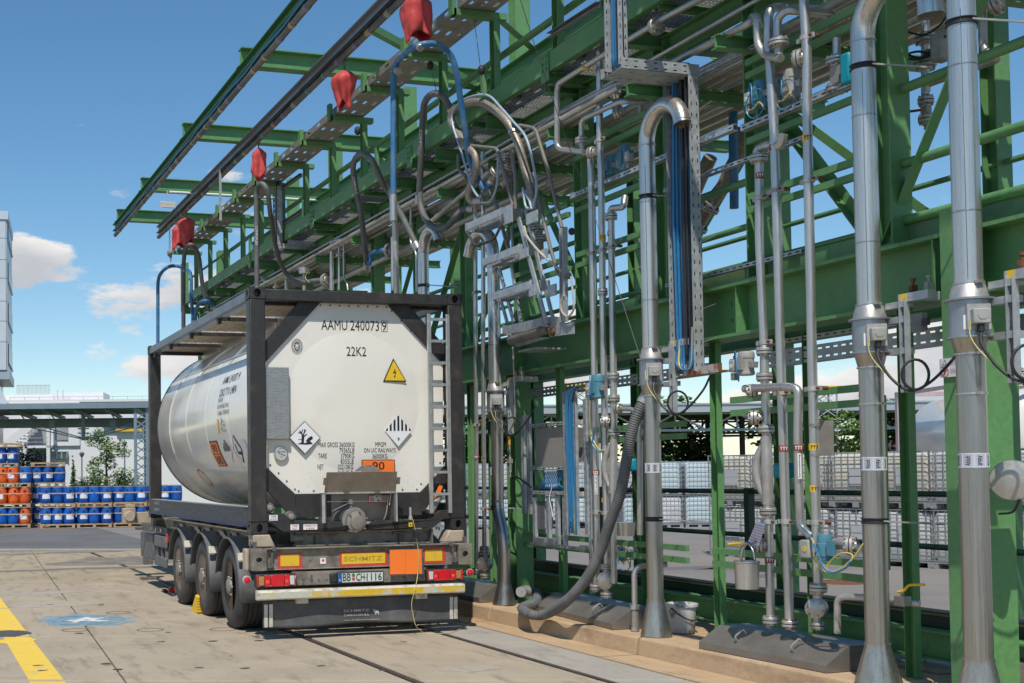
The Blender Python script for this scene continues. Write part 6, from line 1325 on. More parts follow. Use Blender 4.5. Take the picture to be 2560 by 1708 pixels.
# hanging hoses on the monorail
h, sp = hose('large smooth blue hose hanging in an arch from the nearest red bag', [(5.7,14.016,5.096), (5.7,13.98,6.129), (5.7,13.928,6.65), (5.7,13.639,6.759), (5.7,13.137,6.704), (5.9,13.115,6.722), (6.1,13.2,6.663), (6.2,13.228,6.468), (6.3,13.33,6.141), (6.4,13.413,5.787), (6.5,13.527,5.514), (6.6,13.431,5.187), (6.65,13.399,5.147), (6.7,13.32,5.22)], .037, BLUEH, False, txt=1)
for p in ((5.7,13.866,6.661), (5.7,13.174,6.717)): MB().lathe(V(p)-V((0, .02, .02)), (0, -.8, -.6), [(.04, 0), (.047, .01), (.047, .05), (.04, .06)], 18).build('hose_band', STEELM, h)
MB().cyl((5.7,14.021,5.103), (5.7,14.017,4.823), .046, 18).build('steel_coupling', STEEL, h); MB().cyl((5.75,14.11,4.845), (5.8,14.199,3.953), .034, 16).build('standing_tube', STEELM, h)
h, sp = hose('grey ribbed hose hanging in an arch just right of the big blue hose', [(6.6,15.327,5.434), (6.55,15.107,5.914), (6.5,14.932,6.376), (6.45,14.725,6.566), (6.4,14.326,6.551), (6.45,14.128,6.438), (6.55,14.123,6.266)], .042, GREYH)
hose_text((6.48,14.94,6.275), (6.55,15.149,5.925), .045)
h, sp = hose('lower grey loop of hose sagging to the rear bent duct', [(6.6,15.221,6.046), (6.6,15.285,5.521), (6.6,15.205,5.234), (6.6,14.906,4.978), (6.62,14.533,4.888), (6.65,14.271,4.973), (6.7,14.179,5.041), (6.75,14.015,5.026)], .042, GREYH)
h, sp = hose('grey hose hanging as a narrow loop above the container corner', [(5.7,20.243,4.898), (5.7,20.229,5.901), (5.7,20.205,6.553), (5.72,19.972,6.664), (5.8,19.89,6.528), (5.9,20.066,6.185), (6.1,20.54,5.875), (6.3,20.857,5.52), (6.5,20.941,5.253), (6.6,20.492,5.092), (6.7,20.131,5.07), (6.8,19.914,5.051)], .042, GREYH)
hose_text((5.7,20.226,5.982), (5.7,20.238,5.656), .046); hose_text((5.95,20.224,6.138), (6.07,20.472,5.945), .046)
flange(h, (6.82,19.878,5.042), (.4, -.8, 0), .12, rust=True)
h, sp = hose('grey ribbed hose hanging in a loop left of the big blue hose', [(6.75,17.717,4.927), (6.6,17.412,5.215), (6.4,17.018,5.576), (6.3,16.938,5.907), (6.2,16.783,6.163), (6.15,16.551,6.254), (6.1,16.137,6.223), (6.15,15.883,6.065), (6.3,15.927,5.807), (6.45,16.005,5.653), (6.6,15.859,5.261), (6.7,15.644,4.859)], .042, GREYH)
hose_text((6.2,16.802,6.08), (6.32,16.97,5.844), .046); hose_text((6.62,17.477,5.191), (6.73,17.683,4.976), .046)
MB().tube(smooth_path([(6.75,17.64,4.933), (6.78,17.535,5.081), (6.8,17.189,5.074), (6.85,17.028,5.03)], 6), .04, 14).build('bent_end', BLUEH, h); flange(h, (6.85,16.98,5.03), (.3, -.9, 0), .12, rust=True)
h, sp = hose('grey hose hanging as a loop at the far end of the rack', [(5.75,26.39,4.885), (5.7,26.126,5.787), (5.7,26.066,6.4), (5.72,25.896,6.635), (5.75,25.606,6.661), (5.9,25.787,6.608), (6,25.887,6.428), (6.1,26.062,5.947), (6.2,26.162,5.574), (6.3,26.255,5.307)], .046, GREYH)
h, sp = hose('blue hose bent over like a cane at the far left end of the rack', [(5.75,29.305,4.702), (5.75,29.258,5.909), (5.75,29.184,6.452), (5.8,28.971,6.627), (5.9,28.691,6.705), (6.1,28.817,6.759), (6.25,28.549,6.661), (6.3,28.081,6.451), (6.3,28.024,5.923), (6.3,27.859,5.284)], .042, BLUEH, False)
h, sp = hose('second blue hose loop just above the container side rail', [(6.1,26.794,5.164), (6.1,26.642,5.4), (6.1,26.355,5.519), (6.15,26.019,5.529), (6.3,26.114,5.492), (6.4,26.134,5.388)], .044, BLUEH, False)
# braided metal hose loop with pale blue pilot line
BRAID = pm('braided_steel', (.36, .315, .26), .55, .5, col2=(.27, .235, .195), sc=30, lo=.45, hi=.55, var=.15, vsc=60)
h, sp = hose('fat braided steel hose looping beside the folding steps', [(6.6,13.517,5.01), (6.55,13.596,5.024), (6.5,13.562,5.127), (6.5,13.391,5.297), (6.5,13.365,5.515), (6.48,13.524,5.66), (6.48,13.806,5.914), (6.48,13.998,6.116), (6.48,13.894,6.225), (6.5,13.595,6.218), (6.5,13.201,6.112), (6.52,12.87,5.921), (6.55,12.657,5.744), (6.58,12.554,5.59), (6.6,12.456,5.4), (6.62,12.373,5.136), (6.64,12.294,4.924), (6.66,12.247,4.691)], .048, BRAID, True, .014, amp=.04)
MB().lathe((6.58,12.544,5.582), (0, .35, 1), [(.05, -.02), (.062, -.015), (.062, .015), (.05, .02)], 20).build('hose_clamp', STEEL, h)
t = tag(MB().tube(smooth_path([(6.4,13.106,4.956), (6.4,13.279,5.137), (6.42,13.635,5.696), (6.42,13.821,6.009), (6.42,13.816,6.166), (6.42,13.568,6.23), (6.42,13.148,6.176), (6.43,12.837,6.073), (6.45,12.604,5.878), (6.5,12.397,5.657), (6.52,12.144,5.408), (6.55,12.031,5.048), (6.55,11.979,4.802), (6.55,12.076,4.604)], 8), .014, 8).build('pilot_line', pm('pale_blue_line', (.32, .42, .50), .4)), 'thin pale blue pilot line strapped along the braided hose', 'hose')
for i, (pts, lab) in enumerate([([(6.5,12.202,4.865), (6.5,12.147,4.661), (6.5,12.073,4.601)], 'first short pale blue line above the folding steps'), ([(6.52,12.24,4.867), (6.52,12.092,4.694), (6.52,12.05,4.597)], 'second short pale blue line above the folding steps'), ([(6.5,12.779,5.366), (6.5,12.824,5.038), (6.5,12.999,4.891), (6.5,13.242,4.928)], 'sagging pale blue line left of the folding steps')]):
    tag(MB().tube(smooth_path(pts, 8), .013, 8).build('pilot_line', MT['pale_blue_line']), lab, 'hose')
DULLT = pm('dull_tube', (.20, .185, .165), .7, .2, var=.15)
for i, (pts, r, lab) in enumerate([([(6.5,12.452,5.343), (6.5,12.409,5.197), (6.5,12.368,5.008), (6.5,12.38,4.666)], .022, 'bent beige guard tube standing over the folding steps'), ([(6.45,12.679,5.383), (6.48,12.553,5.05), (6.5,12.442,4.724)], .020, 'dark slanted guard tube left of the beige one'), ([(6.6,12.755,5.755), (6.6,12.076,5.499), (6.6,11.802,4.952), (6.6,11.542,4.297)], .020, 'long dark tube sloping down to the upright of the folding steps'), ([(6.62,12.191,5.032), (6.6,11.989,4.603), (6.6,11.774,4.085), (6.6,11.641,3.834), (6.6,11.56,3.765)], .020, 'second dark tube sloping down behind the folding steps'), ([(6.55,13.952,5.684), (6.55,13.959,5.502), (6.55,13.735,5.349)], .022, 'short grey bent tube left of the braided hose'), ([(6.5,13.425,5.651), (6.5,12.803,5.459), (6.5,12.722,5.315)], .020, 'short grey guard tube under the braided hose'), ([(6.6,13.128,4.988), (6.6,13.029,4.856), (6.65,12.97,4.534), (6.65,12.845,4.293)], .022, 'grey slanted tube behind the top step')]):
    tag(MB().tube(fillet(pts, .08), r, 12).build('guard_tube', DULLT), lab, 'tube')
# clustered quick couplings behind the steps
qc = thing('coupling_cluster', 'cluster of dark flanged couplings hung behind the folding steps', 'coupling')
for a, b, r in (((6.7,13.392,5.197), (6.7,13.179,5.29), .05), ((6.7,13.213,5.282), (6.75,13.038,5.306), .06), ((6.75,13.037,5.322), (6.72,13.008,5.439), .05), ((6.72,13.087,5.111), (6.75,12.975,5.181), .05), ((6.7,13.648,5.076), (6.7,13.359,5.109), .055), ((6.78,12.383,4.516), (6.78,12.351,4.12), .05)): MB().cyl(a, b, r, 16).build('coupling_body', STEELD, qc)
for c_, ax, r in (((6.7,13.213,5.298), (.2, -.7, .5), .085), ((6.73,13.016,5.307), (.2, -.3, .8), .09), ((6.72,13.026,5.427), (0, 0, 1), .09), ((6.78,12.369,4.468), (0, 0, 1), .085), ((6.78,12.343,4.343), (0, 0, 1), .085)): flange(qc, c_, ax, r, rust=True)
# ---- braided hoses slung behind the frame
h, sp = hose('braided hose hanging behind the vertical cable tray, left one', [(8.3,11.332,5.104), (8.3,11.515,4.914), (8.3,11.662,4.742)], .075, BRAID, True, .014, ends=False, amp=.04); h, sp = hose('braided hose hanging behind the vertical cable tray, with flanged end', [(8.4,10.908,5.316), (8.4,10.936,5.121), (8.4,11.132,4.925), (8.4,11.258,4.782), (8.4,11.486,4.645), (8.4,11.642,4.52), (8.4,11.814,4.427)], .075, BRAID, True, .014, ends=False, amp=.04)
flange(h, (8.3,11.4,4.574), (-.2, .6, -.7), .13, rust=True); flange(h, (8.3,11.609,4.405), (-.2, .6, -.7), .13, rust=True)
tag(MB().tube([(8.2,10.806,5.434), (8.2,10.822,4.944), (8.2,10.814,4.698), (8.2,10.823,4.431)], .045, 12).build('hose', BLUEH), 'short straight blue hose behind the frame right of the cable tray', 'hose')
# ---- thin wires
tag(MB().tube([(5.8,10.877,6.408), (6.1,11.07,5.911), (6.5,11.323,5.294), (6.6,10.886,4.273), (6.6,10.127,2.776)], .004, 5).build('guy_wire', IRON), 'thin guy wire slanting down from the walkway to the exhaust fan', 'wire')
tag(MB().tube([(6.4,13.186,7.266), (6.4,12.993,6.44), (6.4,12.905,6.098)], .004, 5).build('hanger_wire', IRON), 'thin hanger wire holding the braided hose loop', 'wire'); tag(MB().tube([(6.4,14.451,7.01), (6.4,14.247,6.551)], .004, 5).build('hanger_wire', IRON), 'thin hanger wire holding the grey hose arch', 'wire')
for p, lab in (((6.4,14.425,6.943), 'black ball weight on the grey hose wire'), ((6.4,12.97,6.418), 'black ball weight on the braided hose wire'), ((5.7,15.24,6.274), 'black ball weight hanging left of the blue hose')): tag(MB().ell(p, (.045, .045, .06)).build('weight', RUBBERB), lab, 'weight', 'cable weights')

# ================================================================ folding steps
st = thing('folding_steps', 'galvanised folding gangway steps raised against the green girder', 'gangway')
XA, XC = 6.52, 6.80
def step(pl, pr, d_=.28, h_=.085):
    pl, pr = V(pl), V(pr); n = V((d_, 0, 0)); o = MB()
    o.bar(pl, pr, .012, h_).bar(pl+n, pr+n, .012, h_).bar(pl, pl+n, .012, h_*1.3).bar(pr, pr+n, .012, h_*1.3)
    q = o.build('step_frame', GALV, st); mb = MB(); L_ = (pr-pl).length
    for k in range(1, 12): a = pl.lerp(pr, k/12)-V((0, 0, h_*.3)); mb.bar(a, a+n, .006, .02)
    for k in range(1, 7): a = pl+n*(k/7)-V((0, 0, h_*.3)); b = pr+n*(k/7)-V((0, 0, h_*.3)); mb.bar(a, b, .006, .02)
    mb.build('step_grating', GALV, q)
step((6.42,13.501,4.674), (6.42,12.595,4.67)); step((6.45,13.102,4.182), (6.45,12.238,4.19), .24); step((6.48,12.929,3.76), (6.48,12.035,3.762), .24); step((6.5,12.733,3.344), (6.5,11.821,3.33), .24)
for a, b, w_ in (((6.5,12.306,4.546), (6.5,11.721,3.304), .055), ((6.6,12.336,4.662), (6.6,11.744,3.323), .05), ((6.74,13.605,4.466), (6.74,13.082,3.476), .045), ((6.72,13.387,4.458), (6.72,12.877,3.451), .05), ((6.72,13.039,4.551), (6.72,12.716,3.431), .05), ((6.74,12.943,4.595), (6.74,12.919,4.31), .03)): MB().bar(a, b, w_, .02, up=(1, 0, 0)).build('side_bar', GALV, st)
for a, b, w_ in (((6.42,12.593,4.707), (6.42,12.326,4.532), .2), ((6.5,12.136,4.556), (6.5,11.899,4.463), .12), ((6.45,12.208,4.17), (6.45,12.029,4.051), .1), ((6.5,11.823,4.103), (6.5,11.695,4.052), .1), ((6.48,12.065,3.752), (6.48,11.934,3.661), .12), ((6.52,11.729,3.703), (6.52,11.561,3.663), .12)): MB().bb((a[0], a[1], a[2]), (a[0]+.02, b[1], a[2]-w_)).build('hinge_plate', GALV, st)
MB().tube(fillet([(6.38,13.401,4.605), (6.36,13.114,4.376), (6.36,12.635,4.364), (6.4,12.511,4.523), (6.42,12.531,4.634)], .06), .016, 10).build('bump_bar', RUBBER, st)
MB().ch((6.62,11.515,3.296), (6.62,11.495,4.288), .075, .06, .007).build('stop_upright', GALV, st)
for p in ((6.58,11.306,4.207), (6.58,11.389,3.762)): MB().lathe(p, (-.5, -.8, 0), [(.035, -.02), (.035, .03), (.02, .032)], 16).build('stop_roller', RUBBERB, st)
MB().cyl((6.62,12.774,3.237), (6.62,11.896,3.271), .055, 18).build('torsion_tube', STEELD, st)
MB().poly([(6.6,11.928,3.389), (6.6,11.714,3.376), (6.6,11.495,3.265), (6.6,11.346,3.274), (6.6,11.35,3.15), (6.6,11.835,3.17)], (.02, 0, 0)).build('pivot_plate', GALV, st); MB().bb((6.62, 12.2, 3.08), (7.0, 12.6, 3.1)).build('mounting_plate', GALV, st)
MB().lathe((6.59,11.744,3.216), (-1, 0, 0), [(.045, 0), (.045, .02), (.025, .03)], 16).lathe((6.59,11.841,3.299), (-1, 0, 0), [(.03, 0), (.03, .02)], 12).build('pivot_bolt', RUST, st); MB().poly([(6.64,12.892,3.312), (6.64,11.907,3.171), (6.64,12.637,3.147), (6.64,12.879,3.218)], (.01, 0, 0)).build('lower_plate', GALV, st)
ROPE = pm('rope', (.46, .42, .34), .9, var=.25, vsc=40)
tag(MB().tube(smooth_path([(6.46,12.111,4.417), (6.46,12.039,4.286), (6.48,11.874,4.126), (6.5,11.739,4.017), (6.54,11.616,3.912), (6.56,11.488,3.822)], 8), .013, 8).build('rope', ROPE), 'pale twisted rope hanging from the folding steps', 'rope')
tag(MB().tube(smooth_path([(6.56,11.301,3.736), (6.56,11.268,3.538), (6.56,11.259,3.4), (6.56,11.369,3.331), (6.56,11.489,3.388), (6.56,11.514,3.476), (6.56,11.456,3.565)], 8), .011, 8).build('rope', ROPE), 'loop of rope behind the upright of the folding steps', 'rope')

# ================================================================ cable trays and cabinet
def ladder_tray(t, o, u, v_, n_, L_, W_, D_, mt=GALV, cols=None):
    """U-shaped perforated tray: base spanned by u (length) and v (width), sides raised along n"""
    o, u, v_, n_ = V(o), V(u), V(v_), V(n_); c_ = cols or max(3, int(L_/.10)); mb = MB()
    slotted(mb, o, u, v_, n_, L_, W_, .003, 2, c_, .05, .016); b = mb.build('tray_base', mt, t, smooth=False)
    for s in (0, W_):
        mb = MB(); slotted(mb, o+v_*s, u, n_, v_*(1 if s == 0 else -1), L_, D_, .003, 2, c_, .035, .012); mb.build('tray_side', mt, t, smooth=False)
tv = thing('vertical_cable_tray', 'tall galvanised cable tray full of blue and black cables beside the bent duct', 'cable tray')
zA, zB_ = (6.8,9.726,2.611)[2], (6.8,9.715,5.346)[2]; yT = 9.715
ladder_tray(tv, (6.86, yT-.20, zA), (0, 0, 1), (0, 1, 0), (-1, 0, 0), zB_-zA+.05, .36, .11)
ladder_tray(tv, (6.06, yT+.14, zB_-.05), (1, 0, 0), (0, -1, 0), (0, 0, 1), .81, .34, .10)
ladder_tray(tv, (6.16, yT-.16, zB_), (0, 0, 1), (0, 1, 0), (-1, 0, 0), 1.7, .22, .10)
rr = random.Random(21)
for i in range(16):
    yy = yT-.17+.30*i/15; mtc = BLUEC if (i > 9 or i == 4) else BLACKC; xx = 6.80+rr.uniform(-.03, .03); e = rr.uniform(-.01, .01)
    MB().tube([(xx, yy+e, zA+.1+rr.uniform(0, .15)), (xx-.01, yy-e, (zA+zB_)/2), (xx, yy+e*2, zB_+.06)], rr.uniform(.008, .013), 7).build('cable', mtc, tv)
    MB().tube(fillet([(xx, yy, zB_+.06), (6.11+.02*rr.random(), yy*.55+yT*.45-.06, zB_+.03), (6.11, yy*.55+yT*.45-.06, zB_+1.7)], .08), .011, 7).build('cable', mtc, tv)
for i in range(4): MB().tube(smooth_path([(6.78, yT-.02+i*.035, zA+.3), (6.77, yT-.02+i*.035, zA+.08), (6.77, yT-.06-i*.01, zA+.02), (6.77, yT-.12-i*.012, zA+.1), (6.78, yT-.13-i*.012, zA+.4)], 6), .012, 7).build('cable', BLUEC if i != 2 else YELC, tv)
for k in range(9): MB().bar((6.82, yT-.20, zA+.25+k*.3), (6.8, yT-.46, zA+.27+k*.3), .004, .004).build('loose_tie_end', STEELM, tv)
ba = thing('rusty_bracket', 'rust-streaked horizontal bracket under the vertical cable tray', 'bracket'); MB().bb((6.78, yT-.55, zA-.035), (6.88, yT+.13, zA-.02)).bb((6.78, yT-.55, zA-.02), (6.785, yT-.0, zA+.04)).build('bracket_plate', pm('flaking_paint', (.42, .41, .38), .7, 0, col2=(.22, .085, .035), sc=9, lo=.45, hi=.55, var=.2), ba)
# horizontal trays behind the risers
def htray(lab, y0, y1, x, z, W_=.10, D_=.06, face='x'):
    t = thing('strut_rail', lab, 'cable rail', group='galvanised rails behind the pipes'); mb = MB(); n_ = int(abs(y1-y0)/.09)
    slotted(mb, (x, min(y0, y1), z), (0, 1, 0), (0, 0, 1), (1, 0, 0), abs(y1-y0), W_, .003, 2 if W_ > .07 else 1, n_, .05, .014); mb.bb((x, min(y0, y1), z), (x+D_, max(y0, y1), z+.004)).bb((x, min(y0, y1), z+W_-.004), (x+D_, max(y0, y1), z+W_)); mb.build('rail', GALV, t, smooth=False)
htray('perforated cable rail behind the right-hand risers at chest height', 9.25, 4.4, 7.3, (7.3,8.712,2.622)[2], .14, .10); htray('slim slotted rail just above it behind the right-hand risers', 9.25, 7.7, 7.3, (7.3,8.522,2.808)[2], .05, .04)
htray('perforated rail from the cabinet to the middle risers', 14.2, 10.0, 7.3, (7.3,13.021,2.631)[2], .11, .08); htray('slotted rail carrying the upper actuators in the middle', 11.88, 9.1, 6.9, (6.9,10.737,4.684)[2], .06, .05); htray('slotted rail carrying the upper actuators at the top right', 9.0, 7.65, 6.9, (6.9,8.217,4.642)[2], .06, .05)
htray('thin strut crossing behind the vertical tray, upper', 10.3, 8.3, 7.0, (7,9.584,4.406)[2], .045, .04); htray('thin strut crossing behind the vertical tray, lower', 10.3, 8.4, 7.0, (7,9.615,3.481)[2], .045, .04); htray('short strut at the mouth of the middle bent duct', 9.95, 8.9, 7.0, (7,10.358,5.352)[2], .05, .04)
# drop tray on the walkway near the slim bag
tw_ = thing('drop_tray', 'tall slotted cable drop tray between two walkway posts, left of centre', 'cable tray'); ladder_tray(tw_, (6.6,21.652,5.91), (0, 0, 1), (0, 1, 0), (-1, 0, 0), 1.15, .28, .10); ladder_tray(tw_, (6.55,21.488,5.868), (1, 0, 0), (0, -1, 0), (0, 0, 1), 1.6, .30, .1); MB().tube([(6.55,21.79,5.955), (6.55,21.783,7.2)], .03, 8).build('cable', BLACKC, tw_)
# window struts on the walkway
for i, (a, b, lab) in enumerate((((6.66,21.772,7.04), (6.66,20.607,7.02), 'short dark strut rail between walkway posts, upper one'), ((6.66,21.795,6.387), (6.66,20.63,6.372), 'short dark strut rail between walkway posts, lower one'), ((6.6,11.693,6.39), (6.6,10.699,6.359), 'long dark strut rail across the walkway post at the top'))): tag(MB().ch(a, b, .06, .06, .006).build('strut', MONZ), lab, 'strut')
tag(MB().bb((5.62, 22.5, 6.55), (5.66, 22.54, 7.5)).build('hanger_strut', GALV), 'thin hanger strut dropping from the third cross beam', 'strut')
# cabinet frame
cb = thing('cable_cabinet', 'open electrical frame with taupe panel and bundles of blue cables', 'cabinet')
def upr(px0, y0z, y1z, w_, x=6.86): pass
def strut(a, b, w_=.05, d_=.04): a = V(a); b = V(b); mb = MB(); L_ = (a-b).length; lo = min(a.z, b.z); slotted(mb, (a.x, a.y-w_/2, lo), (0, 0, 1), (0, 1, 0), (1, 0, 0), L_, w_, .003, 1, max(3, int(L_/.07)), .035, .012); mb.bb((a.x, a.y-w_/2, lo), (a.x+d_, a.y-w_/2+.003, lo+L_)).bb((a.x, a.y+w_/2-.003, lo), (a.x+d_, a.y+w_/2, lo+L_)); mb.build('upright', GALV, cb, smooth=False)
for a, b, w_ in (((6.86,12.997,1.237), (6.86,12.957,2.382), .055), ((6.84,12.817,1.235), (6.84,12.777,2.38), .055), ((6.82,11.959,1.034), (6.82,11.906,2.587), .05), ((6.82,11.757,1.043), (6.82,11.704,2.579), .06), ((6.86,11.6,1.049), (6.86,11.551,2.49), .05), ((6.84,12.707,.885), (6.84,12.697,1.431), .05), ((6.84,12.39,.901), (6.84,12.407,1.449), .05), ((6.84,12.192,.885), (6.84,12.187,1.5), .05), ((6.84,12.036,.886), (6.84,12.059,1.501), .05), ((6.88,11.565,.427), (6.88,11.497,2.473), .045)): strut(a, b, w_)
for a, b in (((6.83,12.739,2.246), (6.83,11.976,2.246)), ((6.83,12.756,1.753), (6.83,11.965,1.76)), ((6.83,12.766,1.473), (6.83,11.975,1.495)), ((6.83,12.787,.888), (6.83,11.621,.902))):
    mb = MB(); a, b = V(a), V(b); slotted(mb, (a.x, min(a.y, b.y), (a.z+b.z)/2-.02), (0, 1, 0), (0, 0, 1), (1, 0, 0), abs(a.y-b.y), .045, .003, 1, 9, .06, .014); mb.bb((a.x, min(a.y, b.y), (a.z+b.z)/2-.02), (a.x+.05, max(a.y, b.y), (a.z+b.z)/2-.016)); mb.build('cross_rail', GALV, cb, smooth=False)
a, b = (6.87,12.682,1.774), (6.87,12.041,2.219); MB().bb((6.87, a[1], a[2]), (6.90, b[1], b[2])).build('taupe_panel', BOXG, cb); a, b = (6.92,11.868,1.826), (6.92,11.713,2.192); MB().bb((6.92, a[1], a[2]), (6.95, b[1], b[2])).build('small_panel', BOXG, cb)
a, b = (6.88,12.739,1.086), (6.88,12.51,1.39); MB().bb((6.88, a[1], a[2]), (6.98, b[1], b[2])).build('terminal_box', GREYP, cb); a, b = (6.88,12.718,1.074), (6.88,12.514,1.391); MB().bb((6.87, a[1], a[2]), (6.96, b[1], b[2])).build('dark_box', pm('slate_box', (.12, .125, .135), .5), cb)
for a, b in (((6.82,12.67,.887), (6.82,12.446,.979)), ((6.82,12.381,.902), (6.82,12.231,.982)), ((6.8,11.642,.895), (6.8,11.521,.939))): MB().bb((a[0], a[1], a[2]), (a[0]+.06, b[1], b[2])).build('strip_block', GALVW, cb)
PINK = pm('faded_tag', (.52, .42, .44), .6)
for p in ((6.82,11.605,2.244), (6.82,11.609,1.761), (6.82,11.606,1.485)): MB().box(p, (.02, .06, .045)).build('tag_plate', PINK, cb)
for i in range(13):
    f = i/12; p = [(6.8,11.622,2.633), (6.79,11.749,2.569), (6.79,11.802,2.33), (6.79,11.789,1.792), (6.79,11.763,1.39), (6.79,11.767,1.061)]
    off = V((rr.uniform(-.02, .03), (f-.5)*.10, 0)); pts = [V(q)+off*(1 if k else .4)+V((0, rr.uniform(-.008, .008), 0)) for k, q in enumerate(p)]
    MB().tube(smooth_path(pts, 5), .0075, 6).build('cable', YELC if i in (3,) else BLUEC, cb)
for i in range(11):
    a = V((6.88,12.47,1.729)).lerp(V((6.88,12.081,1.733)), i/10); MB().tube(smooth_path([a, a+V((-.02, .02, -.08)), a+V((-.03, .05, -.15)), a+V((-.02, .14-.02*i, -.20))], 5), .007, 6).build('cable', BLUEC, cb)
for pts in ([(6.78,11.318,2.461), (6.77,11.319,2.305), (6.77,11.29,2.071), (6.77,11.173,1.951), (6.77,11.032,1.929)], [(6.77,11.284,2.252), (6.76,11.298,2.071), (6.76,11.205,1.939), (6.76,11.04,1.91)], [(6.76,11.053,2.546), (6.75,11.122,2.474), (6.76,11.309,2.461)]): MB().tube(smooth_path(pts, 6), .007, 6).build('signal_cable', YELC, cb)
MB().tube(smooth_path([(6.76,11.234,2.172), (6.75,11.259,2.005), (6.75,11.165,1.926), (6.75,11.047,1.917)], 6), .008, 6).build('signal_cable', BLUEC, cb)
for k in range(5): MB().tube(smooth_path([(6.82,12.241,1.548), (6.8,12.265,1.437), (6.8,12.227,1.327), (6.8,12.189,1.218)], 5), .004, 5).build('thin_wire', FILM, cb) if k < 1 else None
# small sampling line left of the cabinet
sl_ = thing('sampling_line', 'thin steel sampling tube with orange sleeve and small valve left of the cabinet', 'pipe'); MB().tube(fillet([(6.75,12.977,3.192), (6.75,12.957,2.826), (6.75,12.95,2.315), (6.75,13.105,2.19), (6.75,13.094,1.955), (6.75,13.089,1.647)], .04), .010, 8).build('tube', STEELM, sl_); MB().cyl((6.75,13.103,2.139), (6.75,13.1,2.043), .017).build('orange_sleeve', pm('ochre_sleeve', (.62, .30, .03), .5), sl_); MB().box((6.75,13.097,1.852), (.05, .06, .05)).cyl((6.75,13.089,1.896), (6.75,13.089,1.72), .017).build('small_valve', STEELM, sl_); MB().tube(smooth_path([(6.75,13.082,1.654), (6.76,12.961,1.668), (6.78,12.788,1.603), (6.8,12.678,1.546)], 6), .010, 7).build('black_line', BLACKC, sl_)

# ================================================================ things on the island
# stainless pit covers
COV = pm('cover_steel', (.30, .275, .245), .42, .6, col2=(.22, .195, .17), sc=3, lo=.35, hi=.7, var=.10, vsc=12)
def cover(lab, fl, fr, w_, dz=.19, lip=.055):
    fl, fr = V(fl), V(fr); d_ = (fr-fl).normalized(); n_ = V((-d_.y, d_.x, 0)); n_ = n_ if n_.x > 0 else -n_; L_ = (fr-fl).length
    t = thing('pit_cover', lab, 'cover', (0, 0, 0), 0, 'stainless pit covers on the island'); z0 = .172
    pr = [(0, z0), (0, z0+lip), (.22, z0+dz), (w_, z0+dz), (w_, z0)]
    vs = [(fl+n_*a+V((0, 0, z-fl.z))) for a, z in pr]+[(fr+n_*a+V((0, 0, z-fr.z))) for a, z in pr]; n = 5
    o = MB().add(vs, [tuple(range(n)), tuple(range(n, 2*n))]+[(i, (i+1) % n, n+(i+1) % n, n+i) for i in range(n)]).build('cover_sheet', COV, t, smooth=False); 
    for f in (.28, .72):
        c = fl+d_*L_*f; a = c+n_*.07+V((0, 0, z0+lip+.05-fl.z)); b = c+n_*.16+V((0, 0, z0+lip+.11-fl.z)); up = V((-.03, 0, .04))
        MB().tube(fillet([a, a+up, b+up, b], .02), .008, 8).build('handle', STEEL, t)
    return t
cover('large sloping steel pit cover with two handles at the lower right', (6.571,9.276,.172), (6.641,7.802,.172), .55)
cover('long sloping steel pit cover under the grey hose', (6.723,12.488,.172), (6.573,10.664,.172), .5)
cover('sloping steel pit cover beside the trailer bumper', (6.457,15.465,.172), (6.508,13.465,.172), .5)
cover('steel pit cover cut off by the bottom right corner', (7.314,7.008,.172), (7.36,6.553,.172), .45)
# flat dark trays behind the covers
for a, b, lab in (((7.267,7.772,.2), (7.94,7.925,.2), 'flat dark drip tray right of the pumps'), ((7.792,11.063,.2), (8.422,10.952,.2), 'flat dark drip tray behind the white bucket'), ((7.619,14.725,.2), (7.978,14.027,.2), 'flat dark drip tray behind the grey hose end')):
    t = thing('drip_tray', lab, 'tray', (0, 0, 0), 0, 'drip trays'); a, b = V(a), V(b); MB().bb((a.x+.1, min(a.y, b.y)-.3, .172), (a.x+.7, max(a.y, b.y)+.1, .21)).build('tray', STEELD, t); MB().tube(fillet([(a.x+.25, (a.y+b.y)/2-.1, .21), (a.x+.25, (a.y+b.y)/2-.1, .26), (a.x+.25, (a.y+b.y)/2+.1, .26), (a.x+.25, (a.y+b.y)/2+.1, .21)], .02), .007, 6).build('tray_handle', STEELD, t)
# white bucket
bc = V((7.074,10.25,.172)); bt = thing('white_bucket', 'white plastic bucket smeared with black at the foot of the duct', 'bucket', bc)
BUCK = pm('smeared_white_plastic', (.62, .60, .56), .5, 0, col2=(.12, .115, .11), sc=7, lo=.52, hi=.62, var=.06)
MB().lathe((0, 0, 0), (0, 0, 1), [(.115, 0), (.118, .004), (.140, .245), (.155, .25), (.155, .275), (.148, .278), (.140, .25), (.112, .01), (.02, .008)], 32).build('bucket', BUCK, bt)
MB().tube([V((.15*math.cos(a), .15*math.sin(a), .235-.11*math.sin((a-3.5)/(2.9)*math.pi) if 3.5 < a < 6.4 else .235)) for a in [3.4+k*.13 for k in range(24)]], .006, 6).build('handle', RUBBERB, bt)
# sight glass beside the duct foot
sg = V((6.717,10.488,.172)); t = thing('sight_glass_filter', 'short glass filter pot with clamped steel caps beside the duct cone', 'filter', sg); MB().cyl((0, 0, .0), (0, 0, .035), .04, 18).cyl((0, 0, .21), (0, 0, .245), .045, 18).build('cap', STEEL, t); MB().cyl((0, 0, .035), (0, 0, .21), .034, 18).build('glass_tube', pm('smoked_glass', (.30, .29, .27), .12, .3, var=.1), t); MB().tube(fillet([(0, 0, .24), (0, 0, .62), (.3, -.1, .64)], .1), .028, 14).build('outlet_pipe', STEEL, t)
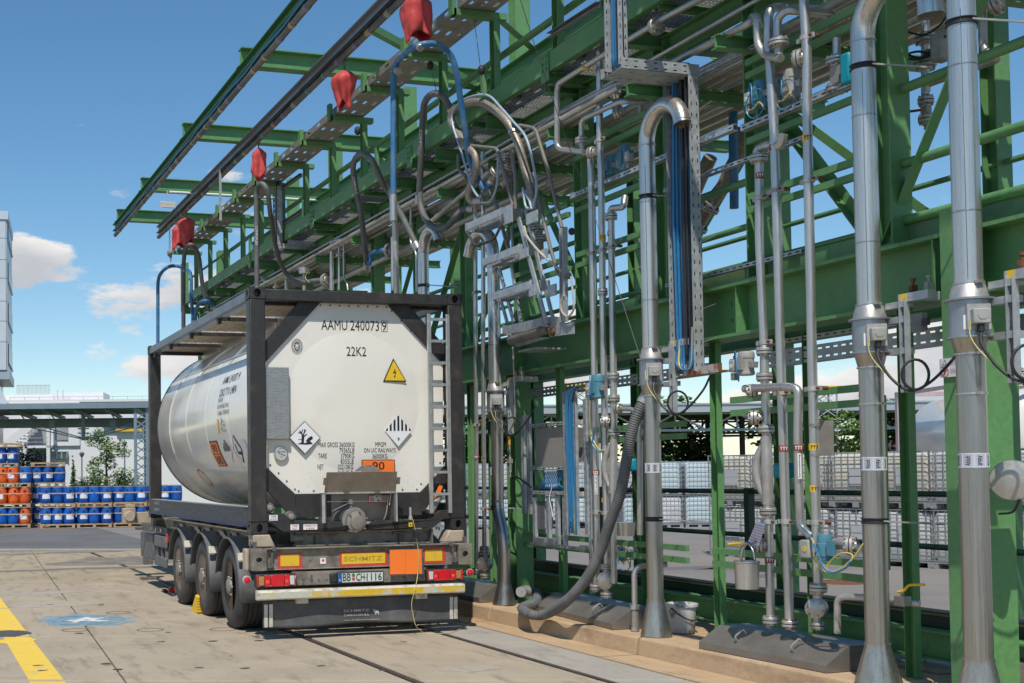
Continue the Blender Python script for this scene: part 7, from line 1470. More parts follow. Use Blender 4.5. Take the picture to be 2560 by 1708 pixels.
# steel pail hanging from the hand valve
pp_ = V((6.64,8.703,.957)); t = thing('steel_pail', 'shiny steel pail with spout hanging from the yellow-handled valve', 'pail', pp_)
MB().lathe((0, 0, -.225), (0, 0, 1), [(.092, 0), (.092, .01), (.100, .215), (.106, .22), (.106, .228), (.098, .228), (.094, .21), (.086, .015), (.02, .012)], 32).build('pail', STEEL, t); MB().poly([(-.02, .098, 0), (.02, .098, 0), (.0, .165, .005), (-.0, .10, -.07)], (.004, 0, 0)).build('spout', STEEL, t); MB().tube([(0, .10*math.cos(a), .02+.13*math.sin(a)) for a in [math.pi*k/12 for k in range(13)]], .006, 6).build('bail', STEEL, t)
# hanging reel at the right edge and warning sign
t = thing('hose_reel', 'round steel drum reel bracketed to the right-hand leg', 'reel'); c = V((6.7,6.165,1.628)); MB().lathe(c, (-.75, -.66, .0), [(.125, -.12), (.13, -.02), (.125, .0), (.06, .012), (.02, .014)], 32).build('drum', pm('dull_tin', (.46, .43, .38), .45, .7, var=.08), t); MB().bb((c.x+.02, c.y+.02, c.z-.05), (7.0, c.y+.2, c.z+.05)).build('bracket', GALVW, t); MB().tube(smooth_path([c+V((0, -.05, -.12)), c+V((.02, .02, -.2)), c+V((.1, .2, -.22))], 6), .008, 6).build('cord', BLACKC, t)
sg_ = thing('warning_sign', 'white explosion and no-smoking sign in German on the green leg', 'sign'); a, b = (6.915,6.928,2.342), (6.915,6.738,2.473); SIGN = pm('sign_white', (.70, .68, .70), .45, var=.03)
MB().bb((6.912, a[1], a[2]), (6.92, b[1], b[2])).build('board', SIGN, sg_)
def sp_(u, v_): return V((6.910, a[1]+(b[1]-a[1])*u, a[2]+(b[2]-a[2])*v_))
def tri(c, s, mt, e): return MB().poly([c+V((-e, -s*.9*sg1, -s*.55)) if k == 0 else c+V((-e, s*.9*sg1, -s*.55)) if k == 1 else c+V((-e, 0, s)) for k in range(3)], (.0005, 0, 0)).build('triangle', mt, sg_, smooth=False)
sg1 = 1; c = sp_(.24, .68); tri(c, .034, PRINT, 0); tri(c-V((0, 0, .001)), .026, SIGN, .001); 
def signtxt(items): lettering('sign_text', [(s_, sp_(u0, v0), sp_(u1, v1)) for s_, u0, v0, u1, v1 in items], PRINT, sg_, ax='x', wrap=lambda q: V((6.9085, q.y, q.z)))
signtxt([('EX', .16, .60, .32, .70), ('Vorsicht!', .5, .80, .95, .90), ('Explosionsfähige', .5, .70, .97, .76), ('Atmosphäre', .5, .62, .9, .68), ('Feuer, offenes', .5, .37, .95, .43), ('Licht und Rauchen', .5, .29, .97, .35), ('verboten', .5, .21, .8, .27)])
c = sp_(.24, .26); mb = MB(); n = 24
for i in range(n):
    a1, b1 = 2*math.pi*i/n, 2*math.pi*(i+1)/n; mb.poly([c+V((0, r*math.cos(t_), r*math.sin(t_))) for r, t_ in ((.027, a1), (.033, a1), (.033, b1), (.027, b1))], (.0005, 0, 0))
mb.bar(c+V((-.001, -.02, .02)), c+V((-.001, .02, -.02)), .001, .006); mb.build('prohibition_ring', REDF, sg_); MB().box(c+V((-.0005, 0, 0)), (.001, .008, .03)).build('flame', PRINT, sg_)
# control box beside duct
t = thing('control_box', 'small grey control box on a galvanised arm right of the fan housing', 'control box'); MB().box((7,7.189,2.767), (.05, .10, .13)).build('box', GALV, t); MB().box((6.98,7.109,2.761), (.03, .05, .05)).build('switch', pm('plum_switch', (.12, .08, .12), .5), t)
# teal transmitter behind the meters
for p, lab in (((7.2,8.916,1.707), 'teal transmitter head behind the right-hand flow meter'), ((7.2,11.222,1.782), 'teal transmitter head behind the leaning grey hose')):
    t = thing('transmitter', lab, 'transmitter', (0, 0, 0), 0, 'teal transmitters'); p = V(p); bevel(MB().box(p, (.12, .15, .13)).build('head', MT['bright_teal'], t), .02); MB().cyl(p-V((0, 0, .06)), p-V((0, 0, .1)), .02).build('gland', RUBBERB, t); MB().tube(smooth_path([p-V((0, 0, .1)), p+V((0, .03, -.2)), p+V((0, .12, -.28)), p+V((0, .2, -.22))], 6), .007, 6).build('lead', BLACKC, t)
tag(MB().cyl((7,11.066,1.06), (7,11.062,1.194), .085, 24, .10).build('canister', STEEL), 'shiny steel canister behind the leaning hose', 'canister')
tag(MB().cyl((6.9,10.657,1.087), (6.9,10.618,2.221), .03, 14).build('standpipe', STEELM), 'plain steel standpipe left of the middle exhaust duct', 'pipe')


# ================================================================ IBC tanks in the yard
IBCW = pm('ibc_bottle', (.66, .63, .54), .45, 0, col2=(.56, .53, .44), sc=3, var=.05, rnd=.08); IBCB = pm('ibc_bluish_bottle', (.50, .60, .64), .45, 0, var=.05, rnd=.08); IBCN = pm('ibc_clear_bottle', (.60, .61, .61), .4, 0, col2=(.48, .50, .52), sc=2, var=.05, rnd=.08)
CAGE = pm('cage_tube', (.44, .45, .46), .45, .6, var=.1)
mb = MB(); nseg = 5
def rbox(mb, sx, sy, z0, z1, r=.09, bul=.02):
    pr = [(z0, .94), (z0+.06, 1), ((z0+z1)/2, 1), (z1-.1, 1), (z1-.03, .96), (z1, .80)]; vs = []; n = 0
    for z, k in pr:
        ring = []
        for cx, cy, a0 in ((1, 1, 0), (-1, 1, 90), (-1, -1, 180), (1, -1, 270)):
            for q in range(5): a = R(a0+q*22.5); ring.append(((cx*(sx/2-r)+r*math.cos(a))*k, (cy*(sy/2-r)+r*math.sin(a))*k, z))
        n = len(ring); vs += ring
    m_ = len(pr); mb.add(vs, [(i*n+j, i*n+(j+1) % n, (i+1)*n+(j+1) % n, (i+1)*n+j) for i in range(m_-1) for j in range(n)]+[tuple(range((m_-1)*n, m_*n))])
rbox(mb, .93, 1.13, .14, 1.10)
me_bot = [mb.mesh('bottle', m_, True, 25) for m_ in (IBCW, IBCB, IBCN)]
mb = MB().lathe((0, 0, 1.10), (0, 0, 1), [(.09, 0), (.09, .035), (.08, .04)], 16); me_cap = mb.mesh('cap', RUBBERB)
mb = MB()
for k in range(8): x = -.49+.98*k/7; mb.bb((x-.008, -.595, .13), (x+.008, -.58, 1.13)).bb((x-.008, .58, .13), (x+.008, .595, 1.13))
for k in range(9): y = -.585+1.17*k/8; mb.bb((-.498, y-.008, .13), (-.483, y+.008, 1.13)).bb((.483, y-.008, .13), (.498, y+.008, 1.13))
for k in range(7):
    z_ = .15+.98*k/6; mb.bb((-.505, -.603, z_-.009), (.505, -.594, z_+.009)).bb((-.505, .594, z_-.009), (.505, .603, z_+.009)).bb((-.507, -.6, z_-.009), (-.498, .6, z_+.009)).bb((.498, -.6, z_-.009), (.507, .6, z_+.009))
me_cage = mb.mesh('cage', CAGE, False)
mb = MB().bb((-.5, -.6, .10), (.5, .6, .125))
for x in (-.44, 0, .44):
    for y in (-.52, 0, .52): mb.bb((x-.06, y-.07, .0), (x+.06, y+.07, .10))
for y in (-.55, .55): mb.bb((-.5, y-.05, 0), (.5, y+.05, .02))
me_pal = mb.mesh('pallet_frame', CAGE, False)
me_lab = MB().bb((-.507, -.25, .45), (-.501, .12, .8)).mesh('label_plate', pm('label_plate', (.45, .47, .50), .5, var=.05), False)
def ibc(loc, rz, kind, lab):
    t = thing('ibc_tank', lab, 'IBC tank', loc, rz, 'stacked IBC tanks in the yard'); t.scale = (.89, .89, .89); inst('bottle', me_bot[kind], t); inst('cap', me_cap, t); inst('cage', me_cage, t); inst('pallet_frame', me_pal, t); inst('label_plate', me_lab, t); t.rotation_euler.z += random.uniform(-.035, .035); t.location.x += random.uniform(-.03, .03)
A0 = V((15.66, 21.70, 0)); dr = V((.262, -.965, 0)); rz = math.atan2(-dr.x, dr.y)
ORD = ['first', 'second', 'third', 'fourth', 'fifth', 'sixth', 'seventh', 'eighth', 'ninth', 'tenth', 'eleventh', 'twelfth']
nn_ = V((.965, .262, 0))
for i in range(9):
    for tier in (0, 1):
        p = A0+dr*(.915*i+.46+(.07 if i > 4 else 0))+nn_*.55; rzz = rz+math.pi*0
        o = ibc((p.x, p.y, tier*1.037-.012), math.atan2(dr.y, dr.x)+R(90), 0 if tier and i < 5 else 2, ('upper' if tier else 'lower')+' caged IBC tank, '+ORD[i]+' from the left in the near row')
for i in range(5):
    p = A0+dr*(.915*i+.46)+nn_*1.72; ibc((p.x, p.y, 1.025), math.atan2(dr.y, dr.x)+R(90), 0, 'upper caged IBC tank behind the near row, '+ORD[i]+' from the left'); ibc((p.x, p.y, -.012), math.atan2(dr.y, dr.x)+R(90), 2, 'lower caged IBC tank behind the near row, '+ORD[i]+' from the left')
B0 = V((16.2, 35.4, 0)); d2 = V((.965, -.26, 0))
for i in range(12):
    for tier in (0, 1):
        p = B0+d2*(.96*i+(.9 if i > 4 else 0)); ibc((p.x, p.y, tier*1.037-.012), R(-15), 1 if (i+tier) % 3 else 2, ('upper' if tier else 'lower')+' bluish IBC tank, '+ORD[i]+' from the left in the far row')
for i, q in enumerate(((14.254,18.706,0), (13.478,19.064,0), (13.831,17.113,0))): blob('yard_patch', ASPH, q[:2], .9, .35, -.0125, 80+i, parent=yard, h=.003)
q = (13.66,15.716,0); o = MB().lathe((q[0], q[1], -.012), (0, 0, 1), [(.42, 0), (.42, .006), (.36, .006), (.36, .002)], 30).build('yard_manhole', RUST, yard)
# ================================================================ platform roof on the right
def frame_at(name, lab, cat, d_, px=0, py=0): pass
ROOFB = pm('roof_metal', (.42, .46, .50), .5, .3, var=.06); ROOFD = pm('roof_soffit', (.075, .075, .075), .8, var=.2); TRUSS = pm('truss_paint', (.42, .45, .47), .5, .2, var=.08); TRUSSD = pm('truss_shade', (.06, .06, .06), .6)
yaw = R(-16.72)
rf = thing('platform_roof', 'long flat platform roof on steel trusses behind the IBC tanks', 'roof', (25.6, 54.9, 0), yaw)
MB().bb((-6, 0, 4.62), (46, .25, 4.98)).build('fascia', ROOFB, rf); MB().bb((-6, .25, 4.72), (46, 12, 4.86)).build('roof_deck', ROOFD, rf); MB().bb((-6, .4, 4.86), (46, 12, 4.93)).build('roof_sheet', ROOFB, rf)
MB().bb((-6, -.06, 4.98), (46, .3, 5.06)).build('gutter', ROOFB, rf)
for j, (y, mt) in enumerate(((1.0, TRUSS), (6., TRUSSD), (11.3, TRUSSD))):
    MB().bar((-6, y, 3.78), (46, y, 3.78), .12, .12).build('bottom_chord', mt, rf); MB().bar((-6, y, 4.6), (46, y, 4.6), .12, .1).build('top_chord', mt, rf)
    for k in range(17):
        x = -6+k*3.06; MB().bar((x, y, 3.78), (x+1.53, y, 4.6), .08, .08).build('truss_web', mt, rf); MB().bar((x+1.53, y, 4.6), (x+3.06, y, 3.78), .08, .08).build('truss_web', mt, rf); MB().bar((x+1.53, y, 3.78), (x+1.53, y, 4.6), .07, .07).build('truss_web', mt, rf)
    for k in range(6): MB().bar((-2+k*9., y+.0, 0), (-2+k*9., y+.0, 4.6), .22, .22).build('roof_post', mt, rf)
for k in range(11):
    x = -5+k*4.8
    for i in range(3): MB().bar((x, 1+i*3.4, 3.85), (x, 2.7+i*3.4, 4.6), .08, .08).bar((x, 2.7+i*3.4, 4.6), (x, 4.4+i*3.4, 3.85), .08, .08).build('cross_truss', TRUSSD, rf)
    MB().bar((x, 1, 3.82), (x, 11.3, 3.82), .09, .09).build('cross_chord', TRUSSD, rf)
# long low shed wall and green embankment behind the roof
HEDGE = [pm('leaf_green', (.07, .13, .028), .6, 0, var=.25, rnd=.0), pm('leaf_light', (.13, .22, .04), .6, 0, var=.25), pm('leaf_dark', (.035, .075, .022), .6, 0, var=.25), pm('leaf_purple', (.045, .022, .028), .6, 0, var=.3)]
BARK = pm('bark', (.14, .10, .07), .85, var=.2, bump=.4)
tag(MB().poly([(-30, 58, -.1), (140, 8, -.1), (150, 60, -.1), (-10, 130, -.1)], (0, 0, .1+.06)).build('grass_verge', pm('grass', (.10, .15, .04), .9, col2=(.15, .19, .06), sc=.4, var=.3, world=True)), kind='structure')
def leaves(mb, blobs, n, size, rr, flat=.75):
    tot = sum(b[1][0]*b[1][1]*b[1][2] for b in blobs)
    for c, r in blobs:
        k = max(8, int(n*r[0]*r[1]*r[2]/tot))
        for _ in range(k):
            u = V((rr.gauss(0, 1), rr.gauss(0, 1), rr.gauss(0, 1))).normalized()*(rr.random()**.45)
            p = V((c[0]+u.x*r[0], c[1]+u.y*r[1], c[2]+u.z*r[2])); s_ = size*rr.uniform(.6, 1.4)
            a = V((rr.uniform(-1, 1), rr.uniform(-1, 1), rr.uniform(-.5, .5))).normalized(); b = a.cross(V((rr.uniform(-1, 1), rr.uniform(-1, 1), 1))).normalized()
            mb.add([p-a*s_, p+b*s_*.5, p+a*s_, p-b*s_*.5], [(0, 1, 2, 3)])
    return mb
def tree(name, lab, loc, h, blobs, n, size, mt, seed, cat='tree', trunk=True, group=None):
    t = thing(name, lab, cat, loc, 0, group); rr = random.Random(seed)
    o = leaves(MB(), blobs, n, size, rr).build('crown', mt, t, smooth=False, fix=False)
    mb = MB().tube([(0, 0, -.1), (.02, .01, h*.3), (-.03, .02, h*.6), (0, 0, h*.9)], [.05+h*.012, .04+h*.01, .02+h*.006, .01], 8)
    for c, r in blobs[:7]: mb.tube([(0, 0, min(h*.75, max(.2, c[2]-r[2]*1.0))), (c[0]*.5, c[1]*.5, c[2]-r[2]*.4), c], [.035, .025, .008], 5)
    mb.build('trunk', BARK, t); return t
def cl(n, rx, ry, z0, z1, s, seed):
    rr = random.Random(seed); return [((rr.uniform(-1, 1)*rx*(1-.35*abs(k/n-.35)), rr.uniform(-1, 1)*ry, z0+(z1-z0)*(k+.5)/n), (s*rr.uniform(.7, 1.3), s*rr.uniform(.7, 1.2), s*rr.uniform(.6, 1.0))) for k in range(n)]
tree('leafy_tree', 'light green tree behind the platform roof at the right', (59.3, 55.2, 0), 6.8, cl(14, 2.2, 2, 2.0, 7.2, 1.3, 1), 5200, .16, HEDGE[0], 1)
tree('leafy_tree', 'taller dark tree at the right edge beyond the white tank', (66, 54, 0), 7.5, cl(14, 2.6, 2, 2.0, 8., 1.4, 2), 4200, .2, HEDGE[2], 2)
tree('purple_bush', 'purple-leaved bush between the right-hand green legs', (43.7, 44.3, 0), 3.2, cl(10, 1.5, 1.2, .6, 3.5, .9, 3), 4200, .10, HEDGE[3], 3, 'bush'); tree('young_tree', 'pale green sapling in front of the lattice mast', (41.0, 46.8, 0), 3.9, cl(9, .9, .8, 2.0, 4.3, .5, 4), 1300, .10, HEDGE[1], 4)
for i in range(9):
    x = 27+i*5.2; y = 66-i*1.9; tree('hedge_tree', 'low green tree behind the platform roof, '+ORD[i]+' from the left', (x, y, 0), 3.4, cl(9, 3.0, 1.2, .6, 3.6+(i*37 % 5)*.35, 1.5, 30+i), 2400, .2, HEDGE[(0, 1, 0, 2, 1, 0, 1, 2, 0)[i]], 30+i, group='trees behind the platform roof')
for i, (x, y, h_) in enumerate(((74, 82, 7.2), (60, 88, 7.5), (88, 76, 7.0), (46, 92, 6.6))): tree('far_tree', 'far tree top showing over the platform roof, '+ORD[i]+' of a few', (x, y, 0), h_-1, cl(8, 2.6, 2, 2, h_, 1.6, 50+i), 2000, .26, HEDGE[0], 50+i, group='far trees over the roof')
def mast(lab, loc, h, cap=True, w_=.5):
    t = thing('lattice_mast', lab, 'mast', loc, yaw, 'lattice masts in the yard'); s = w_/2
    for a in (-s, s):
        for b in (-s, s): MB().bar((a, b, 0), (a, b, h), .07, .07).build('mast_leg', TRUSS, t)
    n = int(h/.6)
    for k in range(n):
        z_ = k*h/n; z1 = z_+h/n
        for b in (-s, s): MB().bar((-s, b, z_), (s, b, z1), .04, .04).build('lattice_bar', TRUSS, t); MB().bar((s, b, z_), (-s, b, z1), .04, .04).build('lattice_bar', TRUSS, t)
    if cap: MB().bb((-s-.25, -s-.1, h), (s+.25, s+.1, h+.28)).build('yellow_cap', YEL, t)
mast('white lattice mast with yellow head behind the right-hand risers', (41.9, 49.0, 0), 5.45, True, .9); mast('white lattice mast with yellow head behind the middle risers', (30.5, 52.0, 0), 5.7, True, .9)
# tank container parked behind the IBC tanks at the right edge
t = thing('parked_tank_container', 'white tank in a faded pink frame at the right edge behind the IBC tanks', 'tank container', (25.3, 23.4, 0), R(-20)); PINKF = pm('faded_pink_frame', (.50, .38, .38), .6, col2=(.42, .30, .29), sc=4, var=.1)
for x in (.0, 2.3):
    for y in (0, 5.9): MB().bb((x, y, 1.35), (x+.14, y+.16, 3.95)).build('corner_post', PINKF, t)
for y in (0, 5.9): MB().bb((.14, y, 3.83), (2.3, y+.12, 3.95)).bb((.14, y, 1.35), (2.3, y+.12, 1.5)).build('end_beam', PINKF, t)
for x in (.0, 2.34): MB().bb((x, .16, 3.84), (x+.1, 5.9, 3.94)).bb((x, .16, 1.35), (x+.1, 5.9, 1.5)).build('side_rail', PINKF, t)
MB().lathe((1.22, .12, 2.6), (0, 1, 0), [(.4, 0), (.9, .06), (1.08, .2), (1.12, .35), (1.12, 5.4), (.9, 5.7)], 40).build('tank', TANKW, t); MB().bb((.1, .1, .75), (2.3, 6, 1.35)).build('chassis', FRAMEG, t)
for y in (1., 2.3, 5.): 
    for x in (.15, 2.0): MB().cyl((x, y, .5), (x+.3, y, .5), .5, 24).build('wheel', RUBBER, t)

# ================================================================ drums on pallets across the road
mb = MB().lathe((0, 0, 0), (0, 0, 1), [(.165, 0), (.185, .02), (.2, .12), (.207, .3), (.2, .46), (.19, .52), (.186, .545)], 22); me_db = {'blue': mb.mesh('drum_body', BLUEP, True, 45), 'orange': mb.mesh('drum_body', ORAP, True, 45)}
me_ring = MB().lathe((0, 0, .542), (0, 0, 1), [(.186, 0), (.196, .004), (.196, .022), (.186, .026)], 22).mesh('clamp_ring', GALV); me_lid = MB().lathe((0, 0, .56), (0, 0, 1), [(.186, 0), (.182, .012), (.15, .016), (.15, .006)], 22).mesh('lid', RUBBERB)
mb = MB(); vs = []
for i in range(6): a = R(232+i*15); vs += [(.2065*math.cos(a), .2065*math.sin(a), .16), (.2085*math.cos(a), .2085*math.sin(a), .33)]
mb.add(vs, [(2*i, 2*i+2, 2*i+3, 2*i+1) for i in range(5)]); me_dl = mb.mesh('drum_label', FILM, False)
me_dh = MB().lathe((0, -.193, .43), (0, -1, .1), [(.045, 0), (.045, .012), (.03, .014)], 14).mesh('grip', RUBBERB)
def drum(loc, col, lab, rz, labeled=True):
    t = thing('plastic_drum', lab, 'drum', loc, rz, 'plastic drums on pallets'); inst('drum_body', me_db[col], t); inst('clamp_ring', me_ring, t); inst('lid', me_lid, t)
    inst('grip', me_dh, t)
    if labeled: inst('drum_label', me_dl, t)
me_board = MB().bb((-.6, -.05, 0), (.6, .05, .022)).mesh('deck_board', WOOD, False); me_block = MB().bb((-.05, -.05, 0), (.05, .05, .078)).mesh('pallet_block', WOOD, False); me_runner = MB().bb((-.6, -.05, 0), (.6, .05, .022)).mesh('runner', WOOD, False)
STRAPM = pm('strap', (.50, .36, .24), .6, var=.15)
def pallet(loc, rz, lab, strap=None):
    t = thing('wooden_pallet', lab, 'pallet', loc, rz, 'wooden pallets under the drums')
    for y in (-.35, -.175, 0, .175, .35): inst('deck_board', me_board, t, (0, y, .122))
    for y in (-.35, 0, .35):
        inst('runner', me_runner, t, (0, y, 0)); inst('stringer_board', me_runner, t, (0, y, .1))
        for x in (-.54, 0, .54): inst('pallet_block', me_block, t, (x, y, .022))
    if strap:
        a, b, z_ = .615, .41, .144+.34; mb = MB()
        for p, q in (((-a+.1, -b), (a-.1, -b)), ((a-.1, -b), (a, -b+.1)), ((a, -b+.1), (a, b-.1)), ((a, b-.1), (a-.1, b)), ((a-.1, b), (-a+.1, b)), ((-a+.1, b), (-a, b-.1)), ((-a, b-.1), (-a, -b+.1)), ((-a, -b+.1), (-a+.1, -b))): mb.bar((*p, z_), (*q, z_), .004, .035)
        mb.build('strap', STRAPM, t)
rr = random.Random(77); LV = .144+.57
def stack(nm, x, y, levels, off=0, cols='bbb', rz=0.):
    for l in range(levels):
        z_ = l*LV; c_, s_ = math.cos(rz), math.sin(rz); pallet((x, y, z_), rz, 'wooden pallet, level '+ORD[l]+', '+nm, True)
        for i in range(3):
            for j in range(2):
                lx, ly = -.4+.4*i+rr.uniform(-.016, .016), -.2+.4*j+rr.uniform(-.02, .02)
                if l == levels-1 and j == 1 and rr.random() < .2: continue
                key = cols[l] if isinstance(cols, list) else cols; ch_ = key[i % len(key)]; co = 'orange' if ch_ == 'o' else 'blue'
                drum((x+lx*c_-ly*s_, y+lx*s_+ly*c_, z_+.144), co, co+' drum, '+('front', 'rear')[j]+' '+('left', 'middle', 'right')[i]+', level '+ORD[l]+', '+nm, rz+rr.uniform(-.5, .5), rr.random() < .65)
Zr = R(-8)
stack('leftmost orange stack', 3.5, 44.1, 3, cols=['bbo', 'ooo', 'oob'], rz=Zr); stack('stack at the frame edge', 2.2, 44.6, 3, cols=['obo', 'ooo', 'ooo'], rz=Zr); stack('tall blue stack', 4.92, 43.2, 2, rz=Zr); stack('blue stack right of the tall one', 6.17, 43.1, 2, rz=Zr); stack('blue stack beside the trailer', 7.42, 43.2, 2, rz=Zr); stack('last blue stack behind the trailer', 8.7, 43.3, 2, rz=Zr)
stack('rear tall blue stack', 4.75, 44.6, 3, rz=Zr); stack('rear row, second stack', 6.1, 44.5, 2, rz=Zr); stack('rear row, third stack', 7.5, 44.5, 2, rz=Zr); stack('rear row, orange end', 3.2, 45.6, 4, cols=['bbb', 'bbb', 'bbb', 'bbb'], rz=Zr); stack('rear row, fourth stack', 8.9, 44.6, 2, rz=Zr)
pallet((4.75, 44.6, 3*LV), Zr, 'empty wooden pallet on top of the rear tall blue stack'); pallet((3.3, 45.5, 4*LV), Zr, 'empty wooden pallet on top of the rear orange-end stack')
# ================================================================ left canopy, buildings, trees
CANB = pm('canopy_steel', (.21, .27, .31), .5, .25, col2=(.17, .22, .26), sc=2, var=.08); GLASSC = pm('canopy_glass', (.26, .33, .37), .2, .2, var=.05); BWALL = pm('building_white', (.72, .72, .74), .7, 0, var=.03); BDARK = pm('window_dark', (.10, .115, .13), .2, 0, var=.1); BGREY = pm('grey_cladding', (.30, .31, .33), .6, var=.05)
cn = thing('steel_canopy', 'blue-grey steel canopy with deep trusses behind the drums', 'canopy', (3.6, 53.2, 0), yaw)
MB().bb((-2.5, 0, 4.66), (6.4, .18, 4.88)).build('fascia', CANB, cn); MB().bb((-2.5, .18, 4.84), (6.4, 5.5, 4.9)).build('glass_roof', GLASSC, cn)
for k in range(6): MB().bar((-2.5, .5+k*.95, 4.74), (6.4, .5+k*.95, 4.74), .10, .14).build('purlin', CANB, cn)
for k in range(7): x = -2.1+k*1.32; MB().ib((x, .1, 4.62), (x, 5.5, 4.5), .16, .1).build('rafter', CANB, cn); MB().bar((x-.12, 2.2, 4.62), (x+.12, 2.2, 4.3), .08, .05).build('hanger', CANB, cn)
MB().bb((-2.5, 5.3, 4.08), (6.4, 5.45, 4.5)).build('rear_fascia', CANB, cn)
for a, b in (((0.3, 3, 4.3), (3.1, 3, 3.5)), ((3.1, 3, 3.5), (5.9, 3, 4.3)), ((.3, 3.1, 4.1), (3.1, 3.1, 3.45)), ((3.1, 3.1, 3.45), (5.9, 3.1, 4.1))): MB().bar(a, b, .05, .05).build('tie_rod', CANB, cn)
MB().bb((3.02, 2.9, 3.4), (3.18, 3.1, 4.6)).build('king_post', CANB, cn)
for z_ in (3.5, 3.7, 3.9, 4.1): MB().bb((2.85, 2.95, z_), (3.35, 3.05, z_+.05)).build('king_post_arm', CANB, cn)
for x in (1.7, 4.4): MB().bb((x-.12, 2.9, 3.95), (x+.12, 3.1, 4.3)).build('tie_block', CANB, cn)
for x0 in (5.75, -2.3):
    for x, y in ((x0, .2), (x0+.5, .2), (x0, 4.), (x0+.5, 4.)): MB().bar((x, y, 0), (x, y, 4.65), .12, .12).build('lattice_leg', CANB, cn)
    for k in range(12):
        for y in (.2, 4.): MB().bar((x0, y, .2+k*.36), (x0+.5, y, .56+k*.36), .05, .05).bar((x0+.5, y, .2+k*.36), (x0, y, .56+k*.36), .05, .05).build('lattice_bar', CANB, cn)
for x in (-1.6, -1.2, -.7): MB().bar((x, 1.5, 0), (x, 1.5, 4.6), .10, .10).build('support_post', CANB if x != -1.2 else WHITE, cn)
wb = thing('white_building', 'white building with outside stair and few windows behind the canopy', 'building', (5.9, 76.4, 0), yaw)
MB().bb((-8, 0, -.1), (16, 9, 6.35)).build('wall', BWALL, wb); MB().bb((-8.1, -.1, 6.35), (16.1, 9.1, 6.5)).build('parapet', BWALL, wb)
MB().bb((-.1, -.15, 3.7), (4.2, .0, 6.35)).build('upper_bay', BWALL, wb)
for (x0, x1, z0, z1), mt in (((2.72, 3.5, 4.05, 5.05), BGREY), ((2.78, 3.48, 2.92, 3.36), BDARK), ((1.1, 2.45, 3.4, 5.0), BGREY), ((1.6, 2.4, 2.5, 3.35), BDARK)):
    o = MB().bb((x0, -.22, z0), (x1, -.151 if z0 > 3.6 else -.0, z1)).build('window', mt, wb); 
    if mt is BDARK: MB().bb((x0, -.27, z0), (x0+.06, -.22, z1)).bb(((x0+x1)/2-.04, -.27, z0), ((x0+x1)/2+.04, -.22, z1)).bb((x1-.06, -.27, z0), (x1, -.22, z1)).bb((x0, -.27, z1-.05), (x1, -.22, z1)).build('window_frame', pm('mint_frame', (.22, .38, .36), .5), o)
for i in range(9): MB().bb((-.1+i*.22, -1.3, 3.4+i*.17), (.14+i*.22, -.3, 3.46+i*.17)).build('stair_tread', BWALL, wb)
MB().poly([(-.2, -1.35, 3.3), (2.1, -1.35, 5.1), (2.1, -1.35, 5.7), (-.2, -1.35, 3.9)], (0, .06, 0)).build('stair_parapet', BWALL, wb); MB().bb((1.0, -1.3, 3.55), (2.6, -.2, 3.7)).build('landing', BWALL, wb); MB().bb((1.0, -1.3, 0), (1.2, -1.1, 3.6)).bb((2.4, -1.3, 0), (2.6, -1.1, 6.2)).build('stair_column', BWALL, wb)
for z_ in (3.9, 4.15): MB().bar((1.0, -1.28, z_), (2.5, -1.28, z_), .04, .04).build('landing_rail', GALV, wb)
BSIGN = pm('blue_sign', (.03, .12, .38), .5); MB().bb((5.6, -.3, 4.75), (8.0, -.16, 5.15)).build('wall_sign', BSIGN, wb); MB().bb((6.4, -.3, 4.52), (8.0, -.16, 4.68)).build('wall_sign_line', YELP, wb)
for k in range(2): MB().lathe((2.7-.0*k, -.3, 3.0+k*.4), (0, 0, 1), [(.05, 0), (.05, .38)], 10).build('downpipe', BGREY, wb)
rt = thing('rooftop_unit', 'long white rooftop plant housing with railing on the white building', 'rooftop unit', (6.3, 81.5, 6.48), yaw)
MB().bb((0, 0, 0), (2.8, 3, .72)).bb((2.82, 0, 0), (6.0, 3, .80)).build('housing', BWALL, rt); MB().bb((6.0, .5, 0), (9, 2, .35)).build('low_housing', BWALL, rt)
for k in range(26): MB().bar((.4+k*.085, -.02, .74), (.4+k*.085, -.02, 1.3), .025, .025).build('screen_bar', GALVW, rt)
MB().bar((.4, -.02, 1.3), (2.55, -.02, 1.3), .04, .04).build('screen_rail', GALVW, rt)
for k in range(10): MB().bar((k*.95, -.3, 0), (k*.95, -.3, .5), .03, .03).build('rail_post', GALVW, rt)
MB().bar((0, -.3, .5), (9, -.3, .5), .03, .03).bar((0, -.3, .25), (9, -.3, .25), .03, .03).build('rail', GALVW, rt)
for k in range(2): MB().bar((3.1+k*.35, -.35, -.1), (3.1+k*.35, -.35, .95), .04, .04).build('ladder_stile', GALVW, rt)
# pale tower block at the left edge
PALE = pm('pale_blue_panel', (.54, .58, .62), .35, .1, col2=(.50, .54, .58), sc=.7, var=.03); PALED = pm('panel_side', (.34, .40, .46), .4, .1, var=.04)
tb_ = thing('tower_block', 'pale blue panel-clad tower block at the left edge', 'building', (4.5, 60.9, 0), R(-6.9))
MB().bb((-12, .0, 6.98), (.0, 5.4, 14.6)).build('core', PALED, tb_)
zz = [6.98, 8.35, 9.36, 10.33, 11.45, 12.35, 13.4, 14.3]
for i in range(7):
    for k in range(6): bevel(MB().bb((-2*k-1.985, -.06, zz[i]+.012), (-2*k-.0, -.003, zz[i+1]-.012)).build('facade_panel', PALE, tb_), .006)
for i in range(7): bevel(MB().bb((.003, .0, zz[i]+.012), (.05, 5.4, zz[i+1]-.012)).build('side_panel', PALE, tb_), .006)
MB().bb((-12.05, -.12, 14.31), (.12, 5.4, 14.72)).build('roof_edge', PALE, tb_)
